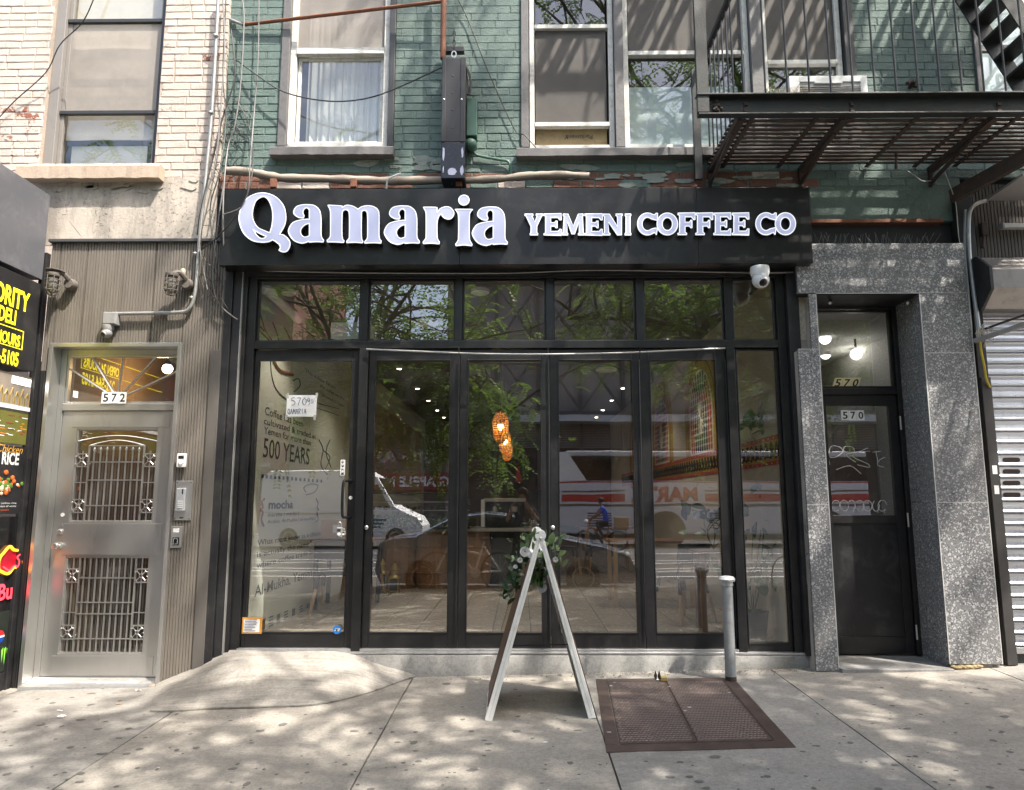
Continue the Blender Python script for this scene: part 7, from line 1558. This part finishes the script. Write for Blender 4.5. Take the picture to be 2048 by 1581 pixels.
# opposite side: terminal building with lattice trusses, market, brick block
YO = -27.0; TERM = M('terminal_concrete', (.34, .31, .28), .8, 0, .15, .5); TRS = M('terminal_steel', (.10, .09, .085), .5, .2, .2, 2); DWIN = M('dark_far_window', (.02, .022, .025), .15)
tb = T('terminal_building', 'wide grey terminal building with diagonal steel trusses across the street', 'building', (6, YO, 0)); box('wall', TERM, tb, -4, 26, YO - 12, YO, -.5, 13.6, 0)
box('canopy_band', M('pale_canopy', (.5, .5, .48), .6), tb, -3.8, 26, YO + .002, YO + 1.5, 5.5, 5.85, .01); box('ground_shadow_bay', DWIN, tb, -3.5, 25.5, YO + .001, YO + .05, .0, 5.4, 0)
for k in range(13):
    x = -3.6 + k * 2.3; box('column', TRS, tb, x - .09, x + .09, YO + .06, YO + .3, .0, 13.5, 0)
    for z0, z1 in ((6.2, 9.4), (9.8, 13.2)): MB().bar((x, YO + .4, z0), (x + 2.3, YO + .4, z1), .16, .12).bar((x, YO + .52, z1), (x + 2.3, YO + .52, z0), .16, .12).build('truss_brace', TRS, tb)
for zz_ in (6.05, 9.6, 13.3): box('truss_chord', TRS, tb, -3.9, 26, YO + .28, YO + .62, zz_ - .12, zz_ + .12, 0)
for k in range(14): box('slat_band', TERM, tb, -3.6, 26, YO + .06, YO + .2, 4.2 + k * .09, 4.24 + k * .09, 0)
mk = T('market_store', 'meat market front with a red lettered sign band across the street', 'shop', (-8, YO, 0)); box('wall', M('market_wall', (.12, .11, .10), .7, 0, .2, 1), mk, -12.5, -4.02, YO - 10, YO, -.5, 9.0, 0); box('sign_band', M('market_red', (.22, .015, .02), .6), mk, -12.3, -3.0, YO + .002, YO + .5, 1.95, 2.85, .01)
text_on('sign_lettering', 'BIG APPLE MEAT MARKET', (-3.2, YO + .51, 2.12), (-1, 0, 0), (0, 0, 1), 1, PAPER, mk, bold=.03, width=8.2, height=.55); text_on('sign_lettering', 'BIG APPLE', (-4.6, YO + .012, 3.4), (-1, 0, 0), (0, 0, 1), 1, M('market_grey', (.35, .33, .30), .6), mk, bold=.05, width=5.2, height=.75)
for x in (-11.2, -9, -6.8): box('window', DWIN, mk, x, x + 1.5, YO + .002, YO + .03, 5.2, 7.6, 0); box('window', DWIN, mk, x, x + 1.6, YO + .003, YO + .03, .3, 1.8, 0)
for i, (x0, x1, h, m, lb) in enumerate(((-34, -12.6, 17, (.20, .085, .06), 'red brick block far left across the street'), (26.1, 48, 22, (.30, .25, .19), 'tan brick block far right across the street'))):
    bb = T('brick_block', lb, 'building', ((x0 + x1) / 2, YO, 0)); MB().box(x0, x1, YO - 12, YO, -.5, h).build('wall', M('far_brick_%d' % i if False else ('far_red_brick', 'far_tan_brick')[i], m, .85, 0, .15, 1), bb)
    for r_ in range(int(h / 3.3)):
        for k in range(int((x1 - x0) / 2.6)): x = x0 + 1 + k * 2.6; box('window', DWIN, bb, x, x + 1.2, YO + .001, YO + .03, 1.4 + r_ * 3.3, 3.2 + r_ * 3.3, 0); box('lintel', TERM, bb, x - .1, x + 1.3, YO + .001, YO + .06, 3.21 + r_ * 3.3, 3.42 + r_ * 3.3, 0)
# the two buildings go on to each side of the picture
nb1 = T('neighbour_building', 'plain brick building continuing the row left of the deli', 'building', (-16, 7, 0)); box('wall', CREAM, nb1, -40, -6.2, 6.3, 16, -.5, 14, 0)
nb2 = T('neighbour_building', 'plain brick building continuing the row right of the shutter', 'building', (16, 7, 0)); box('wall', M('far_red_brick', (.2, .085, .06), .85), nb2, 5.7, 40, 6.3, 16, -.5, 14, 0)
box('upper_storeys', ROOMD, gb, XG0 + .02, 5.6, YF + .36, 16, ZC + .25, 9, 0) if False else None
box('roof', M('tar_roof', (.05, .05, .05), .9), gb, XG0, 5.6, YF + .1, 19, 9.001, 9.2, 0)
# ------------------------------------------------------------------ street trees
BARK = M('honey_locust_bark', (.085, .07, .058), .9, 0, .35, 6, .6, 30, (.16, .14, .12), .4)
TLEAF = None
def tree_leaf_mat():
    t = NT('locust_leaf'); c_ = t.mix(t.noise(1.1, 3), (.11, .21, .032), (.28, .42, .08)); t.done(c_, .5)
    tl2 = t.n('BsdfTranslucent'); t.link(c_, tl2.inputs[0]); mx = t.n('MixShader'); mx.inputs[0].default_value = .5; t.link(t.b.outputs[0], mx.inputs[1]); t.link(tl2.outputs[0], mx.inputs[2]); t.link(mx.outputs[0], t.out.inputs[0]); return t.m
TLEAF = tree_leaf_mat()
def in_view(p, m=.35):                # keeps boughs out of the camera's way, as they are in the photograph
    return p.y > -.15 and abs(p.x) < .75 * p.y + m and p.z < CZ + .76 * max(0, p.y) + m
def street_tree(label, base, seed, limbs, per, crown_r, z0, z1, tr=.13, low=()):
    r_ = random.Random(seed); t = T('street_tree', label, 'tree', base); bx, by, bz = base; tips = []
    tk = MB(); tk.tube(catmull([(bx, by, bz - .1), (bx + .04, by, bz + 1.2), (bx - .03, by + .05, bz + 2.4), (bx, by + .05, bz + 3.6)], 4), [tr * 1.25, tr * 1.1, tr * 1.02, tr, tr, tr, tr * .98, tr * .96, tr * .95, tr * .93, tr * .9, tr * .88, tr * .85], 12); tk.build('trunk', BARK, t, smooth=True)
    lm = MB()
    for i in range(limbs + len(low)):
        a = 6.283 * (i + r_.uniform(-.3, .3)) / limbs; L_ = crown_r * r_.uniform(.65, 1.05); zt2 = r_.uniform(z0, z1); s_ = Vector((bx, by, bz + r_.uniform(2.6, 3.6))); e = Vector((bx + L_ * math.cos(a), by + L_ * math.sin(a), zt2))
        if i >= limbs: e = Vector(low[i - limbs]); s_ = Vector((bx, by, bz + 2.7))
        if in_view(e): e.z = CZ + .76 * e.y + .6
        mid = s_.lerp(e, .5) + Vector((r_.gauss(0, .3), r_.gauss(0, .3), r_.uniform(.2, .9))); cv = [p for p in catmull([s_, s_.lerp(mid, .5) + Vector((0, 0, .2)), mid, e], 5) if not in_view(p)]
        if len(cv) < 7: continue
        lm.tube(cv, [tr * .5 * (1 - k / len(cv) * .85) for k in range(len(cv))], 7)
        for b in range(per * 2 if i >= limbs else per):
            k = r_.randint(4, len(cv) - 1); p = cv[k]; q_ = p + Vector((r_.gauss(0, .9), r_.gauss(0, .9), r_.gauss(.1, .6))); m_ = p.lerp(q_, .5) + Vector((r_.gauss(0, .15), r_.gauss(0, .15), .15)); c2 = catmull([p, m_, q_], 4)
            if in_view(q_) or in_view(m_): continue
            lm.tube(c2, [.03 * (1 - j / len(c2) * .8) for j in range(len(c2))], 5)
            for _ in range(5): tips.append((c2[r_.randint(3, len(c2) - 1)], q_))
            for _ in range(3):
                w_ = q_ + Vector((r_.gauss(0, .4), r_.gauss(0, .4), r_.gauss(-.1, .3)))
                if in_view(w_): continue
                lm.tube([q_, q_.lerp(w_, .5) + Vector((0, 0, .05)), w_], [.010, .007, .003], 4); tips += [(q_.lerp(w_, .6), w_)] * 3
    lm.build('limbs', BARK, t, smooth=True); lf_ = MB()
    for p, q_ in tips:
        if in_view(p, .6) or in_view(q_, .6): continue
        o_ = p.lerp(q_, r_.random()) + Vector((r_.gauss(0, .12), r_.gauss(0, .12), r_.gauss(0, .1))); d_ = Vector((r_.gauss(0, 1), r_.gauss(0, 1), r_.gauss(-.4, .4))).normalized(); L_ = r_.uniform(.22, .42); sd_ = d_.cross(Vector((0, 0, 1))).normalized(); n_ = 7
        for k in range(n_):
            f = (k + .5) / n_; c_ = o_ + d_ * L_ * f + Vector((0, 0, -.16 * f * f)); l = .09 * (1 - .4 * abs(f - .45))
            if in_view(c_, .45): continue
            for s_ in (-1, 1): u_ = (sd_ * s_ + d_ * .35 + Vector((0, 0, r_.uniform(-.5, .1)))).normalized() * l; w_ = d_ * .026; lf_.add([c_, c_ + u_ * .5 + w_, c_ + u_, c_ + u_ * .5 - w_], [(0, 1, 2, 3)])
    me = bpy.data.meshes.new('crown'); me.from_pydata(lf_.v, [], lf_.f); me.materials.append(TLEAF); obj('crown', me, t, kind='stuff'); return t
street_tree('honey locust street tree left of the photographer at the kerb', (-2.95, -.25, ground(-2.95, -.3)), 11, 7, 13, 4.0, 5.5, 11.0, .10, [(-1.6, -.6, 3.1), (-.6, -.6, 3.5), (-.1, -.7, 2.9), (-2.2, -.5, 2.7), (-1.0, -.9, 2.6)])
street_tree('thicker honey locust street tree right of the parked sedan', (5.3, -.25, ground(5.8, -.3)), 23, 13, 20, 5.6, 6.0, 13.0, .17, [(.9, -.6, 4.7), (3.6, -.5, 4.4), (1.5, 1.2, 9.0), (2.4, 3.0, 12), (6.5, 2.5, 9.5), (8, 1, 8.5)])
street_tree('tall honey locust farther along the kerb to the left', (-9.5, -.25, ground(-7, -.3)), 31, 9, 18, 4.4, 5.0, 12.0, .16)
# low hooped tree guard and kerbside post, both seen in the glass
tgd = T('tree_guard', 'low black hooped wire fence round the right street tree', 'fence', (5.3, -.2, ground(5.3, -.3)))
for i in range(9):
    x = 4.3 + i * .25; MB().tube([(x + .2 * math.cos(a) if False else x - .2 * math.cos(a), .25, ground(x, .2) + .5 * math.sin(a) ** .7) for a in [math.pi * k / 10 for k in range(11)]], .009, 5).build('hoop', BLACK, tgd)
# ------------------------------------------------------------------ people
SKIN = M('brown_skin', (.20, .10, .065), .5, 0, .06, 9); SKIN2 = M('light_brown_skin', (.36, .20, .14), .5, 0, .06, 9); DARKCL = M('charcoal_clothes', (.03, .03, .033), .9, 0, .15, 9); BLUECL = M('blue_shirt', (.02, .07, .55), .8, 0, .1, 9); HAIRM = M('black_hair', (.01, .009, .008), .6)
def person(label, J, E, matf, mats, group=None):
    names = list(J); me = bpy.data.meshes.new('body'); me.from_pydata([J[k][0] for k in names], [(names.index(a), names.index(b)) for a, b in E], [])
    o = bpy.data.objects.new('body', me); C.objects.link(o); sk = o.modifiers.new('skin', 'SKIN'); sk.use_smooth_shade = True; sk.branch_smoothing = .4; o.modifiers.new('smooth', 'SUBSURF').levels = 2; o.modifiers['smooth'].render_levels = 2
    for i, k in enumerate(names): me.skin_vertices[0].data[i].radius = J[k][1] if isinstance(J[k][1], tuple) else (J[k][1],) * 2
    me.skin_vertices[0].data[0].use_root = True
    dg = bpy.context.evaluated_depsgraph_get(); dg.update(); m2 = bpy.data.meshes.new_from_object(o.evaluated_get(dg)); bpy.data.objects.remove(o); m2.name = 'body'
    m2.materials.clear()
    for m in mats: m2.materials.append(m)
    for p in m2.polygons: p.material_index = matf(p.center); p.use_smooth = True
    t = T('person', label, 'person', J[names[0]][0] - Vector((0, 0, 1))); obj('body', m2, t); return t
def V(*a): return Vector(a)
zg = ground(0, -.3); oy = -.36
J = {'pelvis': (V(.04, oy, zg + .92), .15), 'belly': (V(.04, oy - .01, zg + 1.05), (.15, .11)), 'chest': (V(.04, oy, zg + 1.27), (.17, .12)), 'neck': (V(.04, oy + .01, zg + 1.46), .055), 'chin': (V(.04, oy + .04, zg + 1.53), (.065, .07)), 'head': (V(.04, oy + .03, zg + 1.63), (.08, .095)), 'crown': (V(.04, oy + .02, zg + 1.71), .06), 'nose': (V(.04, oy + .135, zg + 1.60), .013)}
E = [('pelvis', 'belly'), ('belly', 'chest'), ('chest', 'neck'), ('neck', 'chin'), ('chin', 'head'), ('head', 'crown'), ('head', 'nose')]
for n_, s_ in (('l', -1), ('r', 1)):
    J['sh' + n_] = (V(.04 + .18 * s_, oy, zg + 1.40), .065); J['el' + n_] = (V(.04 + .27 * s_, oy + .06, zg + 1.16), .046); J['wr' + n_] = (V(.0 + .115 * s_, oy + .27, CZ - .055), .029); J['pa' + n_] = (V(.0 + .088 * s_, oy + .31, CZ - .012), (.034, .022))
    E += [('chest', 'sh' + n_), ('sh' + n_, 'el' + n_), ('el' + n_, 'wr' + n_), ('wr' + n_, 'pa' + n_)]
    for k in range(4): J['f%d' % k + n_] = (V((.098 - .004 * k) * s_, oy + .335, CZ + .030 - k * .017), .0095); J['g%d' % k + n_] = (V((.070 - .004 * (k % 2)) * s_, oy + .345, CZ + .034 - k * .017), .0085); E += [('pa' + n_, 'f%d' % k + n_), ('f%d' % k + n_, 'g%d' % k + n_)]
    J['th' + n_] = (V(.06 * s_, oy + .305, CZ - .035), .011); J['tt' + n_] = (V(.035 * s_, oy + .31, CZ - .03), .009); E += [('pa' + n_, 'th' + n_), ('th' + n_, 'tt' + n_)]
    J['hi' + n_] = (V(.04 + .10 * s_, oy, zg + .86), .095); J['kn' + n_] = (V(.04 + .12 * s_, oy + .02, zg + .48), .06); J['an' + n_] = (V(.04 + .13 * s_, oy - .01, zg + .09), .042); J['to' + n_] = (V(.04 + .15 * s_, oy + .15, zg + .035), .035)
    E += [('pelvis', 'hi' + n_), ('hi' + n_, 'kn' + n_), ('kn' + n_, 'an' + n_), ('an' + n_, 'to' + n_)]
ph_ = person('person in charcoal clothes standing at the kerb, holding up a phone', J, E, lambda c_: 1 if (c_.y > oy + .10 and c_.z > zg + 1.0) or c_.z > zg + 1.47 else 0, [DARKCL, SKIN2])
MB().ball((.04, oy + .005, zg + 1.655), .105, 14, 10, (.88, 1.0, .98)).build('hair', HAIRM, ph_, smooth=True)
fnb = T('phone', 'black phone held up sideways in the hands of the standing person', 'phone', (0, -.03, CZ)); box('phone_body', BLKP, fnb, -.078, .078, -.034, -.026, CZ - .034, CZ + .040, .003)
for x in (-.05, -.03): MB().lathe([(.009, 0), (.009, .0025), (.001, .003)], (x, -.026, CZ + .02), 10, 'Y').build('lens', LENS, fnb)
# rider on a delivery bike in the bike lane
rx, ry, rz_ = 2.7, -12.2, ZR + .05
bk = T('delivery_bike', 'orange delivery bike with a brown box on the rear rack', 'bicycle', (rx, ry, rz_)); OR_ = M('orange_bike_paint', (.5, .18, .03), .4); TW = lambda x: MB().tube([V(x, ry, rz_ + .33) + V(.31 * math.cos(a), 0, .31 * math.sin(a)) for a in [k * .2618 for k in range(25)]], .028, 6)
for x in (rx - .55, rx + .55):
    w_ = TW(x).build('wheel', TYRE, bk); sp = MB()
    for k in range(10): sp.tube([V(x, ry, rz_ + .33), V(x + .3 * math.cos(k * .628), ry, rz_ + .33 + .3 * math.sin(k * .628))], .003, 4)
    sp.build('spokes', STEELB, w_)
fr_ = MB(); 
for a, b in ((V(rx + .55, ry, rz_ + .33), V(rx + .15, ry, rz_ + .32)), (V(rx + .15, ry, rz_ + .32), V(rx + .25, ry, rz_ + .8)), (V(rx + .15, ry, rz_ + .32), V(rx - .35, ry, rz_ + .8)), (V(rx - .35, ry, rz_ + .75), V(rx + .22, ry, rz_ + .68)), (V(rx - .55, ry, rz_ + .33), V(rx - .34, ry, rz_ + 1.0)), (V(rx + .55, ry, rz_ + .33), V(rx + .22, ry, rz_ + .66))): fr_.tube([a, b], .022, 7)
fr_.build('bike_frame', OR_, bk); MB().tube([V(rx - .34, ry - .28, rz_ + 1.02), V(rx - .36, ry, rz_ + 1.0), V(rx - .34, ry + .28, rz_ + 1.02)], .014, 6).build('handlebar', BLKP, bk); MB().ball((rx + .25, ry, rz_ + .84), .12, 10, 6, (1.2, .7, .3)).build('saddle', BLKP, bk); MB().ball((rx - .5, ry, rz_ + .95), .08, 10, 6).build('headlamp', PLAST, bk)
dbx = T('delivery_box', 'brown cube box strapped behind the rider in the blue shirt', 'box', (rx + .65, ry, rz_ + .7)); box('carton', CARD, dbx, rx + .45, rx + .88, ry - .2, ry + .2, rz_ + .72, rz_ + 1.1, .01); box('rack', BLKP, dbx, rx + .35, rx + .85, ry - .12, ry + .12, rz_ + .69, rz_ + .715, .002)
B = V(rx, ry, rz_); J = {'pelvis': (B + V(.22, 0, .95), .14), 'belly': (B + V(.17, 0, 1.10), (.13, .12)), 'chest': (B + V(.08, 0, 1.32), (.13, .16)), 'neck': (B + V(.03, 0, 1.48), .055), 'chin': (B + V(-.01, 0, 1.55), (.065, .06)), 'head': (B + V(0, 0, 1.65), (.095, .08)), 'crown': (B + V(.01, 0, 1.73), .06), 'nose': (B + V(-.115, 0, 1.62), .014)}
E = [('pelvis', 'belly'), ('belly', 'chest'), ('chest', 'neck'), ('neck', 'chin'), ('chin', 'head'), ('head', 'crown'), ('head', 'nose')]
for n_, s_ in (('l', -1), ('r', 1)):
    J['sh' + n_] = (B + V(.07, .19 * s_, 1.41), .066); J['el' + n_] = (B + V(-.10, .25 * s_, 1.18), .046); J['wr' + n_] = (B + V(-.29, .26 * s_, 1.07), .03); J['pa' + n_] = (B + V(-.35, .25 * s_, 1.05), .036); E += [('chest', 'sh' + n_), ('sh' + n_, 'el' + n_), ('el' + n_, 'wr' + n_), ('wr' + n_, 'pa' + n_)]
    for k in range(4): J['f%d' % k + n_] = (B + V(-.385, (.285 - .024 * k) * s_, 1.045), .0105); J['g%d' % k + n_] = (B + V(-.385, (.285 - .024 * k) * s_, 1.0), .009); E += [('pa' + n_, 'f%d' % k + n_), ('f%d' % k + n_, 'g%d' % k + n_)]
    J['th' + n_] = (B + V(-.34, .20 * s_, 1.02), .012); E += [('pa' + n_, 'th' + n_)]
    up = .12 * s_; J['hi' + n_] = (B + V(.18, .11 * s_, .92), .10); J['kn' + n_] = (B + V(-.18, .12 * s_, .78 + up), .066); J['an' + n_] = (B + V(.05, .12 * s_, .34 + up), .042); J['to' + n_] = (B + V(-.12, .12 * s_, .27 + up), .036); E += [('pelvis', 'hi' + n_), ('hi' + n_, 'kn' + n_), ('kn' + n_, 'an' + n_), ('an' + n_, 'to' + n_)]
rd = person('person in a bright blue shirt riding the orange delivery bike', J, E, lambda c_: (1 if c_.z > rz_ + 1.47 else 2 if c_.x < rx - .02 and c_.z > rz_ + .95 else 0 if c_.z > rz_ + .98 else 3) if c_.z > rz_ + .4 else 3, [BLUECL, SKIN, SKIN, DARKCL])
MB().ball(B + V(.02, 0, 1.675), .103, 12, 8, (1, .86, .92)).build('hair', HAIRM, rd, smooth=True)
# a white step-through bicycle leaning near the kerb
wbk_ = T('parked_bicycle', 'white bicycle parked at the kerb behind the photographer', 'bicycle', (-.9, -.55, ground(-.9, -.5))); bz_ = ground(-.9, -.5); by_ = -.5
for x in (-1.45, -.35):
    w_ = MB().tube([V(x, by_, bz_ + .34) + V(.32 * math.cos(a), 0, .32 * math.sin(a)) for a in [k * .2618 for k in range(25)]], .02, 6).build('wheel', TYRE, wbk_)
    sp = MB()
    for k in range(12): sp.tube([V(x, by_, bz_ + .34), V(x + .31 * math.cos(k * .5236), by_, bz_ + .34 + .31 * math.sin(k * .5236))], .003, 4)
    sp.build('spokes', STEELB, w_)
fr_ = MB()
for a, b in (((-1.45, .34), (-1.18, .92)), ((-1.22, .82), (-.78, .32)), ((-.78, .32), (-.35, .34)), ((-.78, .32), (-.62, .85)), ((-.62, .75), (-.35, .34)), ((-1.2, .75), (-.66, .62))): fr_.tube([V(a[0], by_, bz_ + a[1]), V(b[0], by_, bz_ + b[1])], .018, 7)
fr_.build('bike_frame', WHITEP, wbk_); MB().ball((-.6, by_, bz_ + .9), .11, 10, 6, (1.2, .7, .3)).build('saddle', BLKP, wbk_); MB().tube([V(-1.2, by_ - .25, bz_ + 1.0), V(-1.16, by_, bz_ + .95), V(-1.2, by_ + .25, bz_ + 1.0)], .012, 6).build('handlebar', STEELB, wbk_); MB().lathe([(.09, -.01), (.09, .01)], (-.78, by_ + .03, bz_ + .32), 16, 'Y').build('crank', STEELB, wbk_)
